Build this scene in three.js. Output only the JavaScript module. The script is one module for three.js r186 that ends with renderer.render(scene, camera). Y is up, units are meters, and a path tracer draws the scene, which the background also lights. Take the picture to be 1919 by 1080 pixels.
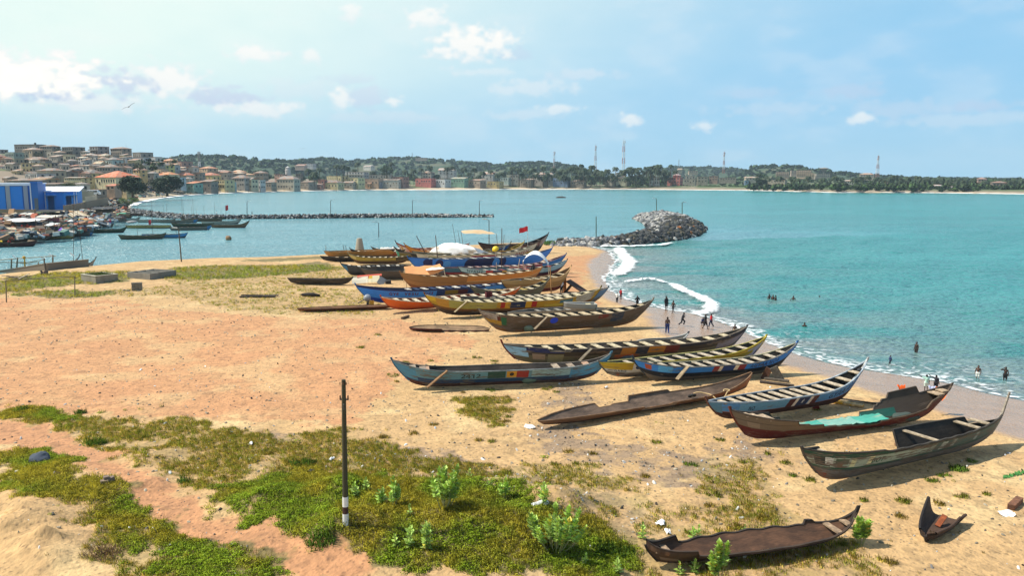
import * as THREE from 'three';
import { mergeGeometries, mergeVertices } from 'three/addons/utils/BufferGeometryUtils.js';
import { MarchingCubes } from 'three/addons/objects/MarchingCubes.js';

// ---------------------------------------------------------------- camera, sky, sun, exposure
const EYE = 16, FOC = 1470, HORIZON = 333, PITCH = Math.atan((540 - HORIZON) / FOC);
const scene = new THREE.Scene();
const camera = new THREE.PerspectiveCamera(2 * Math.atan(540 / FOC) * 180 / Math.PI, 1919 / 1080, 0.5, 12000);
camera.position.set(0, EYE, 0);
camera.rotation.x = -PITCH;
const renderer = new THREE.WebGLRenderer({ antialias: true });
renderer.toneMapping = THREE.LinearToneMapping;
renderer.toneMappingExposure = 1.2;
renderer.shadowMap.enabled = true;
const SUN = new THREE.Vector3(-0.76, 1, -0.05).normalize();
const sun = new THREE.DirectionalLight(new THREE.Color(1, 0.95, 0.85), 5);
sun.position.copy(SUN).multiplyScalar(300).add(new THREE.Vector3(0, 0, -100));
sun.target.position.set(0, 0, -100);
sun.castShadow = true;
Object.assign(sun.shadow.camera, { left: -130, right: 130, top: 130, bottom: -130, near: 10, far: 700 });
sun.shadow.mapSize.set(4096, 4096);
scene.add(sun, sun.target);
scene.fog = new THREE.FogExp2(new THREE.Color(0.62, 0.8, 0.92), 0.0001);

// ---------------------------------------------------------------- helpers
const rng = (s) => () => { s = (s + 0x6d2b79f5) | 0; let t = Math.imul(s ^ (s >>> 15), 1 | s); t = (t + Math.imul(t ^ (t >>> 7), 61 | t)) ^ t; return ((t ^ (t >>> 14)) >>> 0) / 4294967296; };
const hash = (x, y) => { let h = Math.imul(x, 374761393) + Math.imul(y, 668265263); h = Math.imul(h ^ (h >>> 13), 1274126177); return ((h ^ (h >>> 16)) >>> 0) / 4294967296; };
const vnoise = (x, y) => { const i = Math.floor(x), j = Math.floor(y), u = x - i, v = y - j, a = u * u * (3 - 2 * u), b = v * v * (3 - 2 * v); return (hash(i, j) * (1 - a) + hash(i + 1, j) * a) * (1 - b) + (hash(i, j + 1) * (1 - a) + hash(i + 1, j + 1) * a) * b; };
const fbm = (x, y, o = 4) => { let s = 0, a = 0.5, n = 0; for (let k = 0; k < o; k++) { s += a * vnoise(x, y); n += a; a *= 0.5; x = x * 2.03 + 17.1; y = y * 2.03 + 9.7; } return s / n; };
const hash3 = (x, y, z) => hash(x + Math.imul(z, 7919), y - Math.imul(z, 104729));
const vnoise3 = (x, y, z) => { const k = Math.floor(z), w = z - k, c = w * w * (3 - 2 * w), i = Math.floor(x), j = Math.floor(y), u = x - i, v = y - j, a = u * u * (3 - 2 * u), b = v * v * (3 - 2 * v); const L = (q) => (hash3(i, j, q) * (1 - a) + hash3(i + 1, j, q) * a) * (1 - b) + (hash3(i, j + 1, q) * (1 - a) + hash3(i + 1, j + 1, q) * a) * b; return L(k) * (1 - c) + L(k + 1) * c; };
const clamp = (x, a = 0, b = 1) => Math.min(b, Math.max(a, x)), lerp = (a, b, t) => a + (b - a) * t, sstep = (a, b, x) => { const t = clamp((x - a) / (b - a)); return t * t * (3 - 2 * t); };
const V = (x, y, z) => new THREE.Vector3(x, y, z);
// a place in the photograph (1919 x 1080) as a direction, as a point on a level plane, and as a point at a distance
const cp = Math.cos(PITCH), sp = Math.sin(PITCH);
const ray = (px, py) => { const u = (px - 959.5) / FOC, v = (540 - py) / FOC; return V(u, v * cp - sp, -v * sp - cp); };
const plane = (px, py, h = 0) => { const d = ray(px, py), t = (h - EYE) / d.y; return V(d.x * t, h, d.z * t); };
const at = (px, py, D) => { const d = ray(px, py), t = D / -d.z; return V(d.x * t, EYE + d.y * t, -D); };
const mpp = (D) => D / FOC;                                       // metres per photo pixel at a distance
const names = {};
const numbered = (n) => { const k = names[n] = (names[n] ?? -1) + 1; return k ? n + '_' + String(k).padStart(3, '0') : n; };
function tag(o, label, category, group, kind) { o.userData = {}; if (label) o.userData.label = label; if (category) o.userData.category = category; if (group) o.userData.group = group; if (kind) o.userData.kind = kind; return o; }
const top = (o, name) => { o.name = numbered(name); scene.add(o); return o; };
function thing(name, label, category, p, turn = 0, group) { const o = new THREE.Group(); top(o, name); if (p) o.position.copy(p); o.rotation.y = turn; return tag(o, label, category, group); }
function part(name, g, m, parent, label, kind) { const o = new THREE.Mesh(g, m); o.name = name; o.castShadow = o.receiveShadow = true; parent.add(o); if (label) o.userData.label = label; if (kind) o.userData.kind = kind; return o; }
function single(name, g, m, label, category, group, kind) { const o = new THREE.Mesh(g, m); o.castShadow = o.receiveShadow = true; top(o, name); return tag(o, label, category, group, kind); }
const struct = (name, g, m, label) => single(name, g, m, label, undefined, undefined, 'structure');
const lin = (hex) => new THREE.Color(hex);
const mats = {};
function mat(hex, rough = 0.9, extra = {}) { const k = hex + '|' + rough + '|' + Object.keys(extra).join(); return mats[k] ??= new THREE.MeshStandardMaterial({ color: lin(hex), roughness: rough, side: THREE.DoubleSide, ...extra }); }
const place = (g, x, y, z, rx = 0, ry = 0, rz = 0) => g.applyMatrix4(new THREE.Matrix4().compose(V(x, y, z), new THREE.Quaternion().setFromEuler(new THREE.Euler(rx, ry, rz)), V(1, 1, 1)));
function box(w, h, d, x = 0, y = 0, z = 0, rx = 0, ry = 0, rz = 0) { const g = new THREE.BoxGeometry(w, h, d); const u = g.attributes.uv, p = g.attributes.position, n = g.attributes.normal; for (let i = 0; i < u.count; i++) { const nx = Math.abs(n.getX(i)), ny = Math.abs(n.getY(i)); u.setXY(i, nx > .5 ? p.getZ(i) : p.getX(i), ny > .5 ? p.getZ(i) : p.getY(i)); } return place(g, x, y, z, rx, ry, rz); }
function bar(a, b, r0, r1 = r0, seg = 6) { const d = b.clone().sub(a), g = new THREE.CylinderGeometry(r1, r0, d.length(), seg); g.translate(0, d.length() / 2, 0); g.applyQuaternion(new THREE.Quaternion().setFromUnitVectors(V(0, 1, 0), d.normalize())); g.translate(a.x, a.y, a.z); return g; }
function beam(a, b, w, h) { const d = b.clone().sub(a), g = new THREE.BoxGeometry(d.length(), h, w); const q = new THREE.Quaternion().setFromRotationMatrix(new THREE.Matrix4().makeBasis(d.clone().normalize(), V(0, 1, 0), V(0, 0, 1))); const X = d.clone().normalize(), Z = X.clone().cross(V(0, 1, 0)).normalize(), Y = Z.clone().cross(X); q.setFromRotationMatrix(new THREE.Matrix4().makeBasis(X, Y, Z)); g.applyQuaternion(q); const c = a.clone().add(b).multiplyScalar(.5); g.translate(c.x, c.y, c.z); return g; }
const merge = (l) => mergeGeometries(l.map((g) => { const h = g.index ? g.toNonIndexed() : g; for (const k of Object.keys(h.attributes)) if (!['position', 'normal', 'uv', 'color'].includes(k)) h.deleteAttribute(k); return h; }));
function tint(g, c) { const n = g.attributes.position.count, a = new Float32Array(n * 3); for (let i = 0; i < n; i++) { a[3 * i] = c.r; a[3 * i + 1] = c.g; a[3 * i + 2] = c.b; } g.setAttribute('color', new THREE.BufferAttribute(a, 3)); return g; }
function dataTex(w, h, f, srgb = true, repeat = true) { const a = new Uint8Array(w * h * 4); const c = [0, 0, 0, 1]; for (let j = 0; j < h; j++) for (let i = 0; i < w; i++) { c[3] = 1; f(i / w, j / h, c, i, j); const k = 4 * (j * w + i); for (let q = 0; q < 4; q++) a[k + q] = clamp(c[q]) * 255; } const t = new THREE.DataTexture(a, w, h); t.magFilter = t.minFilter = THREE.LinearFilter; t.wrapS = t.wrapT = repeat ? THREE.RepeatWrapping : THREE.ClampToEdgeWrapping; if (srgb) t.colorSpace = THREE.SRGBColorSpace; t.needsUpdate = true; return t; }
const tileNoise = (u, v, n, o = 4, s = 0) => { let r = 0, a = 0.5, w = 0; for (let k = 0; k < o; k++) { const x = u * n, y = v * n, i = Math.floor(x), j = Math.floor(y), fx = x - i, fy = y - j, p = fx * fx * (3 - 2 * fx), q = fy * fy * (3 - 2 * fy), m = (t) => ((t % n) + n) % n, I = m(i), J = m(j), I1 = m(i + 1), J1 = m(j + 1), S = s + k * 101; r += a * ((hash(I + S, J) * (1 - p) + hash(I1 + S, J) * p) * (1 - q) + (hash(I + S, J1) * (1 - p) + hash(I1 + S, J1) * p) * q); w += a; a *= 0.5; n *= 2; } return r / w; };
const lump = (r, seed, d = 1, amp = 0.25) => { const g0 = new THREE.IcosahedronGeometry(1, d); const g = mergeVertices(g0.deleteAttribute('uv') && g0.deleteAttribute('normal') && g0); const p = g.attributes.position; for (let i = 0; i < p.count; i++) { const v = V().fromBufferAttribute(p, i), s = r * (1 - amp + 2 * amp * vnoise3(v.x * 1.4 + seed, v.y * 1.4, v.z * 1.4 + seed * 3)); p.setXYZ(i, v.x * s, v.y * s, v.z * s); } g.computeVertexNormals(); return g; };
function grid(xs, zs, f, uvf) { // f(x, z) -> y ; keeps every cell
  const nx = xs.length, nz = zs.length, p = new Float32Array(nx * nz * 3), u = new Float32Array(nx * nz * 2), id = [];
  for (let j = 0; j < nz; j++) for (let i = 0; i < nx; i++) { const k = j * nx + i; p[3 * k] = xs[i]; p[3 * k + 1] = f(xs[i], zs[j]); p[3 * k + 2] = zs[j]; const q = uvf ? uvf(xs[i], zs[j]) : [xs[i], zs[j]]; u[2 * k] = q[0]; u[2 * k + 1] = q[1]; }
  for (let j = 0; j < nz - 1; j++) for (let i = 0; i < nx - 1; i++) { const k = j * nx + i; id.push(k, k + nx, k + 1, k + 1, k + nx, k + nx + 1); }
  const g = new THREE.BufferGeometry(); g.setAttribute('position', new THREE.BufferAttribute(p, 3)); g.setAttribute('uv', new THREE.BufferAttribute(u, 2)); g.setIndex(id); g.computeVertexNormals();
  if (g.attributes.normal.getY(0) < 0) { for (let i = 0; i < id.length; i += 3) { const t = id[i]; id[i] = id[i + 1]; id[i + 1] = t; } g.setIndex(id); g.computeVertexNormals(); }
  return g;
}
const steps = (a, b, f) => { const r = [a]; while (r[r.length - 1] < b) r.push(Math.min(b, r[r.length - 1] + f(r[r.length - 1]))); return r; };

// ---------------------------------------------------------------- sky: clear air and fair-weather clouds
{
  const SW = 4096, SH = 2048, a = new Float32Array(SW * SH * 4);
  // clouds: [centre px, centre py, half width, half height, brightness, strength]
  const list = [[800, 36, 46, 22, 1, 1], [885, 82, 88, 34, 1, 1.15], [960, 102, 40, 14, .2, .6], [658, 24, 22, 16, 1, .8], [480, 100, 38, 13, 1, .7], [583, 108, 17, 14, 1, .8], [640, 182, 22, 22, 1, .85], [690, 184, 52, 22, .25, .9], [735, 190, 22, 12, 1, .8], [660, 150, 55, 10, .3, .5],
    [50, 140, 100, 34, 1, 1.2], [85, 172, 90, 14, .1, .9], [35, 134, 18, 10, .15, .8], [230, 152, 75, 18, .25, .95], [320, 155, 52, 30, .9, .8], [425, 183, 54, 16, .2, .9], [480, 205, 80, 13, .85, .6], [190, 195, 70, 14, .8, .5], [1090, 140, 75, 11, .55, .5], [1000, 165, 90, 18, .8, .5], [1045, 205, 45, 12, 1, .6], [990, 215, 80, 12, .7, .4], [1180, 225, 28, 13, 1, .7], [1318, 237, 20, 11, 1, .6],
    [1410, 175, 70, 12, .25, .45], [1600, 170, 60, 15, .18, .65], [1615, 223, 26, 11, 1, .7], [1690, 205, 90, 20, .3, .5], [1840, 197, 70, 10, .15, .7], [1800, 225, 140, 12, .6, .35], [1440, 205, 110, 13, .5, .35], [720, 220, 130, 12, .5, .4], [560, 165, 80, 20, .6, .35], [905, 135, 70, 10, .9, .4]]
    
    .map(([x, y, w, h, b, s]) => { if (x < 520) { s *= 1.5; w *= 1.25; h *= 1.2; } const d = ray(x, y), az = Math.atan2(d.x, -d.z), el = Math.atan2(d.y, Math.hypot(d.x, d.z)); return [az, el, w / FOC, h / FOC, b, s]; });
  const dir = V();
  for (let j = 0; j < SH; j++) {
    const el = ((j + .5) / SH - .5) * Math.PI, ce = Math.cos(el), se = Math.sin(el);
    for (let i = 0; i < SW; i++) {
      const lon = ((i + .5) / SW - .5) * 2 * Math.PI;                // u = atan2(z, x) / 2 pi + 0.5
      dir.set(Math.cos(lon) * ce, se, Math.sin(lon) * ce);
      const k = 4 * (j * SW + i); a[k + 3] = 1;
      if (se < -0.03) { a[k] = .3; a[k + 1] = .42; a[k + 2] = .5; continue; }
      const az = Math.atan2(dir.x, -dir.z), cg = dir.dot(SUN), h = clamp(se / .6);
      const lift = sstep(.12, .8, se);
      let r = lerp(.29, .045, lift), g = lerp(.54, .14, lift), b = lerp(.755, .38, lift);
      const glow = sstep(-.14, .46, cg) * (.55 + .45 * sstep(.02, .14, se)) * (1 - .8 * sstep(.25, .8, se)), halo = Math.pow(Math.max(0, cg), 24);
      r = lerp(r, .70, glow) + halo * .6; g = lerp(g, .83, glow) + halo * .6; b = lerp(b, .79, glow) + halo * .5;
      const hz = 1 - sstep(0, .13, se); r = lerp(r, .42, hz * .5); g = lerp(g, .63, hz * .5); b = lerp(b, .75, hz * .5);
      // scattered cloud away from the listed ones, in the same band and everywhere round
      if (se > -.02 && se < .6) {
        const q = 26, n = fbm(az * q * .6 + 40, el * q * 1.5 + 7, 5), n2 = fbm(az * 42, el * 80 + 3, 5);
        let white = 0, grey = 0;
        for (const [ca, cE, w, hh, br, st] of list) { const dx = (az - ca) / w, dy = (el - cE) / hh; const d2 = dx * dx + dy * dy; if (d2 > 4) continue; const edge = fbm(az * 95 + ca * 90, el * 150, 5) - .5, m = st * sstep(.72, .2, Math.sqrt(d2) * .62 - edge * .95); const low = clamp(.5 - dy * .55); white = Math.max(white, m * br * (1 - .25 * low)); grey = Math.max(grey, m * (1 - br * .8) * .8 + m * low * .22); }
        const outside = Math.abs(az) > .62 || el > .25 ? 1 : 0.15;
        const s = sstep(.52, .74, n) * outside * (1 - sstep(.35, .55, se)); white = Math.max(white, s * n2); grey = Math.max(grey, s * .35);
        const veil = (n - .5) * .11 * (1 - sstep(.25, .5, se)); r += veil * .8; g += veil * .45; b += veil * .2;
        r = lerp(r, .40, grey * .75); g = lerp(g, .51, grey * .75); b = lerp(b, .70, grey * .75);
        r = lerp(r, .82, white); g = lerp(g, .83, white); b = lerp(b, .81, white);
      }
      a[k] = r; a[k + 1] = g; a[k + 2] = b;
    }
  }
  const t = new THREE.DataTexture(a, SW, SH, THREE.RGBAFormat, THREE.FloatType);
  t.mapping = THREE.EquirectangularReflectionMapping; t.magFilter = t.minFilter = THREE.LinearFilter; t.colorSpace = THREE.LinearSRGBColorSpace; t.needsUpdate = true;
  scene.background = t; scene.environment = t;
}

// ---------------------------------------------------------------- the spit: shoreline, relief and ground paint
const seaShore = [[2700, 930], [2300, 838], [1919, 752], [1846, 738], [1777, 719], [1686, 704], [1587, 689], [1530, 676], [1487, 663], [1443, 645], [1397, 624], [1368, 612], [1335, 600], [1299, 588], [1255, 582], [1205, 573], [1160, 556], [1138, 540], [1132, 524], [1142, 505], [1152, 490], [1146, 477], [1130, 468], [1100, 462], [1050, 459]].map(([x, y]) => plane(x, y));
const harbourShore = [[1030, 456], [920, 460], [800, 467], [700, 473], [605, 480], [500, 485], [400, 487], [340, 490], [250, 494], [180, 501], [0, 517], [-300, 552], [-900, 640]].map(([x, y]) => plane(x, y));
const wetEdge = [[2700, 1010], [2300, 930], [1919, 842], [1869, 826], [1770, 785], [1690, 762], [1640, 746], [1600, 732], [1530, 709], [1480, 693], [1400, 668], [1330, 655], [1290, 650], [1255, 641], [1224, 628], [1216, 609], [1206, 588], [1165, 574], [1134, 562], [1117, 540], [1108, 522], [1102, 505], [1100, 492], [1118, 482], [1130, 470], [1100, 464], [1050, 460]].map(([x, y]) => plane(x, y, .25));
const spit = [...seaShore, ...harbourShore, V(-260, 0, 40), V(160, 0, 40)];
const inPoly = (P, x, z) => { let c = false; for (let i = 0, j = P.length - 1; i < P.length; j = i++) { const a = P[i], b = P[j]; if ((a.z > z) !== (b.z > z) && x < (b.x - a.x) * (z - a.z) / (b.z - a.z) + a.x) c = !c; } return c; };
const lineDist = (P, x, z) => { let m = 1e9; for (let i = 0; i < P.length - 1; i++) { const a = P[i], b = P[i + 1], ex = b.x - a.x, ez = b.z - a.z, t = clamp(((x - a.x) * ex + (z - a.z) * ez) / (ex * ex + ez * ez)), dx = x - a.x - t * ex, dz = z - a.z - t * ez; m = Math.min(m, dx * dx + dz * dz); } return Math.sqrt(m); };
const bumps = [];                                                  // [x, z, radius, height, roughness]
const ground0 = (x, z) => { const s = inPoly(spit, x, z) ? 1 : -1, ds = lineDist(seaShore, x, z), dh = lineDist(harbourShore, x, z); if (s < 0) return -Math.min(3, .16 * Math.min(ds, dh)); return Math.min(1.15 * (1 - Math.exp(-ds / 13)) + .1, 1.2 * (1 - Math.exp(-dh / 4.5)) + .02 ) * sstep(0, .8, Math.min(ds, dh)); };
function ground(x, z) {
  let y = ground0(x, z); if (y < 0) return y;
  const dry = sstep(.75, 1.05, y);
  y += dry * ((fbm(x * .12, z * .12 + 5, 3) - .5) * .35 + (fbm(x * .8, z * .8, 3) - .5) * .12);
  for (const [bx, bz, r, h, ro] of bumps) { const d2 = ((x - bx) ** 2 + (z - bz) ** 2) / (r * r); if (d2 < 6) y += h * Math.exp(-d2) * (1 - ro + 2 * ro * fbm(x * 2.6 + bx, z * 2.6, 4)); }
  return y;
}
function G(px, py) { let y = 1, p; for (let i = 0; i < 7; i++) { p = plane(px, py, y); y = ground(p.x, p.z); } p.y = y; return p; }
{
  const add = (px, py, r, h, ro) => { const p = plane(px, py, 1.2); bumps.push([p.x, p.z, r, h, ro]); };
  const R = rng(5);
  for (const b of [[40, 985, 1.0, .62, .7], [85, 1030, 1.0, .55, .8], [105, 1055, .7, .4, .7], [60, 960, .9, .35, .5], [10, 1010, .9, .45, .6], [30, 940, 1.3, .3, .5], [120, 950, .6, .2, .5]]) add(...b);
  for (const b of [[800, 1000, 5.5, .5, .1], [620, 950, 4.5, .4, .1], [950, 1010, 4, .4, .1], [700, 1040, 3, .25, .1], [200, 905, 5, .3, .1]]) add(...b);
  for (let i = 0; i < 46; i++) add(480 + R() * 620, 930 + R() * 110, .5 + R() * .8, .12 + R() * .2, .3);   // hummocks of the green ground cover
  for (let i = 0; i < 30; i++) add(80 + R() * 420, 850 + R() * 220, .5 + R() * .8, .08 + R() * .14, .4);
}
// what covers the ground where: painted as outlines in the world, looked up with a ragged edge
const MX0 = -140, MZ0 = -205, MW = 215, MH = 185, MS = 1400;
const maskCanvas = document.createElement('canvas'); maskCanvas.width = maskCanvas.height = MS;
const wx = (x) => (x - MX0) / MW * MS, wz = (z) => (z - MZ0) / MH * MS;
const layers = {
  // dense green cover, straw-coloured grass, orange path sand, grey litter soil, wet sand
  green: [[[398, 945], [470, 912], [560, 893], [650, 905], [760, 918], [860, 925], [960, 948], [1060, 985], [1130, 1010], [1195, 1050], [1215, 1100], [700, 1100], [650, 1062], [560, 1040], [480, 1005], [425, 972]],
    [[0, 842], [60, 850], [110, 868], [150, 890], [190, 920], [240, 945], [280, 975], [330, 1010], [420, 1045], [500, 1070], [560, 1110], [330, 1110], [300, 1060], [230, 1010], [180, 970], [100, 950], [60, 945], [0, 925]],
    [[290, 520], [330, 503], [420, 499], [560, 497], [605, 490], [635, 505], [560, 516], [440, 523], [330, 526]], [[-60, 560], [0, 525], [100, 512], [240, 510], [250, 528], [180, 534], [90, 540], [0, 552]], [[20, 552], [95, 545], [220, 549], [190, 558], [100, 561]], [[0, 768], [40, 764], [155, 784], [150, 800], [90, 790], [0, 780]], [[440, 490], [600, 480], [608, 486], [500, 492]]],
  straw: [[[170, 775], [240, 800], [330, 793], [420, 800], [520, 822], [640, 812], [740, 812], [740, 850], [640, 905], [560, 893], [470, 912], [400, 940], [360, 935], [300, 900], [250, 875], [200, 835]], [[0, 842], [60, 850], [110, 868], [170, 905], [250, 960], [340, 1020], [460, 1065], [560, 1110], [300, 1110], [190, 1060], [150, 1000], [100, 955], [0, 935]], [[238, 800], [330, 793], [420, 800], [520, 825], [600, 824], [735, 812], [745, 825], [700, 838], [760, 850], [820, 862], [900, 880], [960, 910], [900, 935], [760, 920], [650, 905], [560, 893], [440, 915], [330, 905], [280, 880], [240, 850]],
    [[0, 768], [155, 780], [165, 812], [200, 830], [250, 850], [240, 880], [200, 872], [150, 828], [80, 800], [0, 788]], [[900, 880], [1100, 880], [1240, 940], [1320, 980], [1300, 1100], [1190, 1100], [1120, 1010], [1000, 950]], [[320, 552], [430, 535], [560, 538], [690, 545], [720, 575], [690, 592], [560, 592], [430, 585], [380, 568]], [[300, 522], [640, 500], [660, 520], [560, 536], [330, 535]], [[1180, 990], [1320, 960], [1440, 970], [1560, 1000], [1640, 1040], [1720, 1100], [1200, 1100]], [[850, 745], [940, 735], [960, 800], [900, 800]], [[1280, 850], [1420, 860], [1480, 990], [1330, 990]], [[180, 548], [430, 530], [430, 545], [250, 560]]],
  path: [[[-80, 560], [200, 560], [330, 585], [560, 600], [760, 600], [900, 640], [730, 720], [660, 800], [430, 790], [250, 785], [-60, 755]], [[-40, 790], [60, 795], [130, 815], [190, 855], [240, 890], [300, 918], [400, 985], [520, 1020], [620, 1052], [720, 1095], [560, 1110], [420, 1045], [330, 1000], [250, 945], [170, 890], [110, 855], [0, 835]], [[1060, 478], [1120, 470], [1150, 480], [1110, 492], [1095, 510], [1080, 540], [1130, 565], [1050, 560], [1050, 500]]],
  litter: [[[640, 830], [760, 838], [860, 860], [960, 890], [1080, 905], [1180, 950], [1240, 1010], [1200, 1040], [1080, 960], [940, 930], [800, 900], [650, 880]], [[1000, 780], [1160, 830], [1320, 850], [1420, 920], [1300, 930], [1150, 890], [1020, 850]], [[480, 800], [560, 815], [540, 860], [470, 850]], [[150, 1000], [230, 1000], [270, 1060], [180, 1050]], [[1040, 700], [1120, 720], [1110, 800], [1030, 790]], [[1370, 800], [1480, 850], [1440, 880], [1340, 850]]],
};
layers.trail = [[[-60, 795], [60, 797], [130, 818], [190, 858], [240, 892], [300, 920], [400, 985], [520, 1022], [620, 1054], [760, 1110], [600, 1110], [420, 1046], [330, 1002], [262, 955], [195, 900], [110, 855], [0, 832], [-60, 830]]];
const mask = {};
function rasterMask(polys, blur) {
  const c = maskCanvas.getContext('2d'); c.globalCompositeOperation = 'source-over'; c.filter = 'none'; c.fillStyle = '#000'; c.fillRect(0, 0, MS, MS); c.fillStyle = '#fff';
  for (const P of polys) { c.beginPath(); P.forEach((p, i) => c[i ? 'lineTo' : 'moveTo'](wx(p.x), wz(p.z))); c.closePath(); c.fill(); }
  const d = c.getImageData(0, 0, MS, MS).data, n = MS * MS; let a = new Float32Array(n), b = new Float32Array(n); for (let i = 0; i < n; i++) a[i] = d[4 * i] / 255;
  for (let pass = 0; pass < 2; pass++) for (let ax = 0; ax < 2; ax++) { for (let j = 0; j < MS; j++) { let s = 0; const I = (i) => { i = clamp(i, 0, MS - 1); return ax ? i * MS + j : j * MS + i; }; for (let i = -blur; i <= blur; i++) s += a[I(i)]; for (let i = 0; i < MS; i++) { b[I(i)] = s / (2 * blur + 1); s += a[I(i + blur + 1)] - a[I(i - blur)]; } } [a, b] = [b, a]; }
  return a;
}
for (const k in layers) mask[k] = rasterMask(layers[k].map((P) => P.map(([x, y]) => plane(x, y, 1.1))), 5);
mask.wet = rasterMask([[...wetEdge, V(90, 0, -205), V(90, 0, 40)]], 7);
mask.sea = rasterMask([[...seaShore, V(90, 0, -205), V(90, 0, 40)]], 2);
const look = (k, x, z) => { const i = clamp(Math.floor(wx(x)), 0, MS - 1), j = clamp(Math.floor(wz(z)), 0, MS - 1); return mask[k][j * MS + i]; };
const trail = (x, z) => sstep(.3, .62, look('trail', x + (fbm(x * .9, z * .9 + 31, 3) - .5) * 1.1, z + (fbm(x * .9 + 77, z * .9, 3) - .5) * 1.1));
const ragged = (k, x, z) => { const a = fbm(x * .9, z * .9 + 31, 4) - .5, b = fbm(x * .9 + 77, z * .9, 4) - .5; return sstep(.32, .62, look(k, x + a * 3.2, z + b * 3.2) + (fbm(x * 2.3, z * 2.3, 3) - .5) * .35); };

{
  // colour and gloss of the ground: sand, trodden orange sand, soil under the plants, litter soil, damp and wet sand
  const S = 2048, gloss = new Uint8Array(S * S * 4), col = new Uint8Array(S * S * 4), GX0 = -96, GW = 148, GZ0 = -200, GH = 174;
  const s8 = (x) => 255 * Math.pow(clamp(x), 1 / 2.2);
  for (let j = 0; j < S; j++) for (let i = 0; i < S; i++) {
    const x = GX0 + (i + .5) / S * GW, z = GZ0 + (j + .5) / S * GH, k = 4 * (j * S + i);
    const n1 = fbm(x * .22, z * .22, 4), n2 = fbm(x * 1.3 + 9, z * 1.3, 4), n3 = hash(i, j), sp = vnoise(x * 5.5, z * 5.5);
    let r = .60, g = .375, b = .165;
    const p = ragged('path', x, z) * (.7 + .5 * n1); r = lerp(r, .60, p); g = lerp(g, .30, p); b = lerp(b, .13, p);
    const tr = trail(x, z); r = lerp(r, .56, tr); g = lerp(g, .27, tr); b = lerp(b, .12, tr);
    const pale = (1 - tr) * sstep(.5, .75, fbm(x * .35 + 50, z * .35, 4)) * (1 - p * .6); r = lerp(r, .70, pale); g = lerp(g, .48, pale); b = lerp(b, .225, pale);
    const lt = ragged('litter', x, z) * sstep(.25, .6, n2); r = lerp(r, .27, lt * .8); g = lerp(g, .185, lt * .8); b = lerp(b, .12, lt * .8);
    const st = ragged('straw', x, z) * sstep(.32, .6, n2); r = lerp(r, .34, st * .6); g = lerp(g, .24, st * .6); b = lerp(b, .08, st * .6);
    const gr = ragged('green', x, z); r = lerp(r, .15, gr * .8); g = lerp(g, .13, gr * .8); b = lerp(b, .035, gr * .8);
    let v = .84 + .3 * (n2 - .5) + .14 * (n3 - .5) + .2 * (sp - .5);
    const dryness = 1 - look('wet', x, z);
    if (dryness > .5) { const fp = vnoise(x * 3.4 + 9, z * 3.4); if (fp > .72 && n2 > .45) v *= .86; if (n3 > .945 && hash(i >> 1, j) > .3) v *= .42; else if (vnoise(x * 2.6, z * 2.6) > .78) v *= .78; if (n3 < .008) v *= 1.35; }
    r *= v; g *= v; b *= v;
    const wet = sstep(.15, .85, look('wet', x, z) + (fbm(x * .5, z * .5, 4) - .5) * .5), sheen = wet;
    const band = .86 + .28 * fbm(x * .25 + z * .2, z * .9 - x * .5, 4); r = lerp(r, .37 * band, wet); g = lerp(g, .24 * band, wet); b = lerp(b, .155 * band, wet);
    col[k] = s8(r); col[k + 1] = s8(g); col[k + 2] = s8(b); col[k + 3] = 255;
    gloss[k] = gloss[k + 1] = gloss[k + 2] = 255 * lerp(.97, .1 + .24 * n2, sheen); gloss[k + 3] = 255;
  }
  const T = (a, srgb) => { const t = new THREE.DataTexture(a, S, S); t.magFilter = t.minFilter = THREE.LinearFilter; t.wrapS = t.wrapT = THREE.ClampToEdgeWrapping; if (srgb) t.colorSpace = THREE.SRGBColorSpace; t.needsUpdate = true; return t; };
  const bump = dataTex(512, 512, (u, v, c) => { const h = .55 * tileNoise(u, v, 12, 4) + .45 * Math.pow(tileNoise(u, v, 26, 3, 9), 1.5); c[0] = c[1] = c[2] = h; }, false);
  bump.channel = 1;
  const m = new THREE.MeshStandardMaterial({ map: T(col, true), roughnessMap: T(gloss, false), roughness: 1, bumpMap: bump, bumpScale: .085 });
  const xs = steps(-420, 130, (x) => x < -110 ? 12 : x < -45 ? .6 : x < 45 ? .3 : x < 60 ? 1 : 10), zs = steps(-206, 60, (z) => z < -110 ? .7 : z < -60 ? .45 : z < -24 ? .24 : 6);
  const g = grid(xs, zs, ground, (x, z) => [(x - GX0) / GW, (z - GZ0) / GH]);
  const p = g.attributes.position, u1 = new Float32Array(p.count * 2); for (let i = 0; i < p.count; i++) { u1[2 * i] = p.getX(i) / 3.1; u1[2 * i + 1] = p.getZ(i) / 3.1; }
  g.setAttribute('uv1', new THREE.BufferAttribute(u1, 2));
  const ix = g.index.array, keep = []; for (let i = 0; i < ix.length; i += 3) if (Math.max(p.getY(ix[i]), p.getY(ix[i + 1]), p.getY(ix[i + 2])) > -.9) keep.push(ix[i], ix[i + 1], ix[i + 2]);
  g.setIndex(keep);
  struct('beach_ground', g, m);
}

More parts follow.
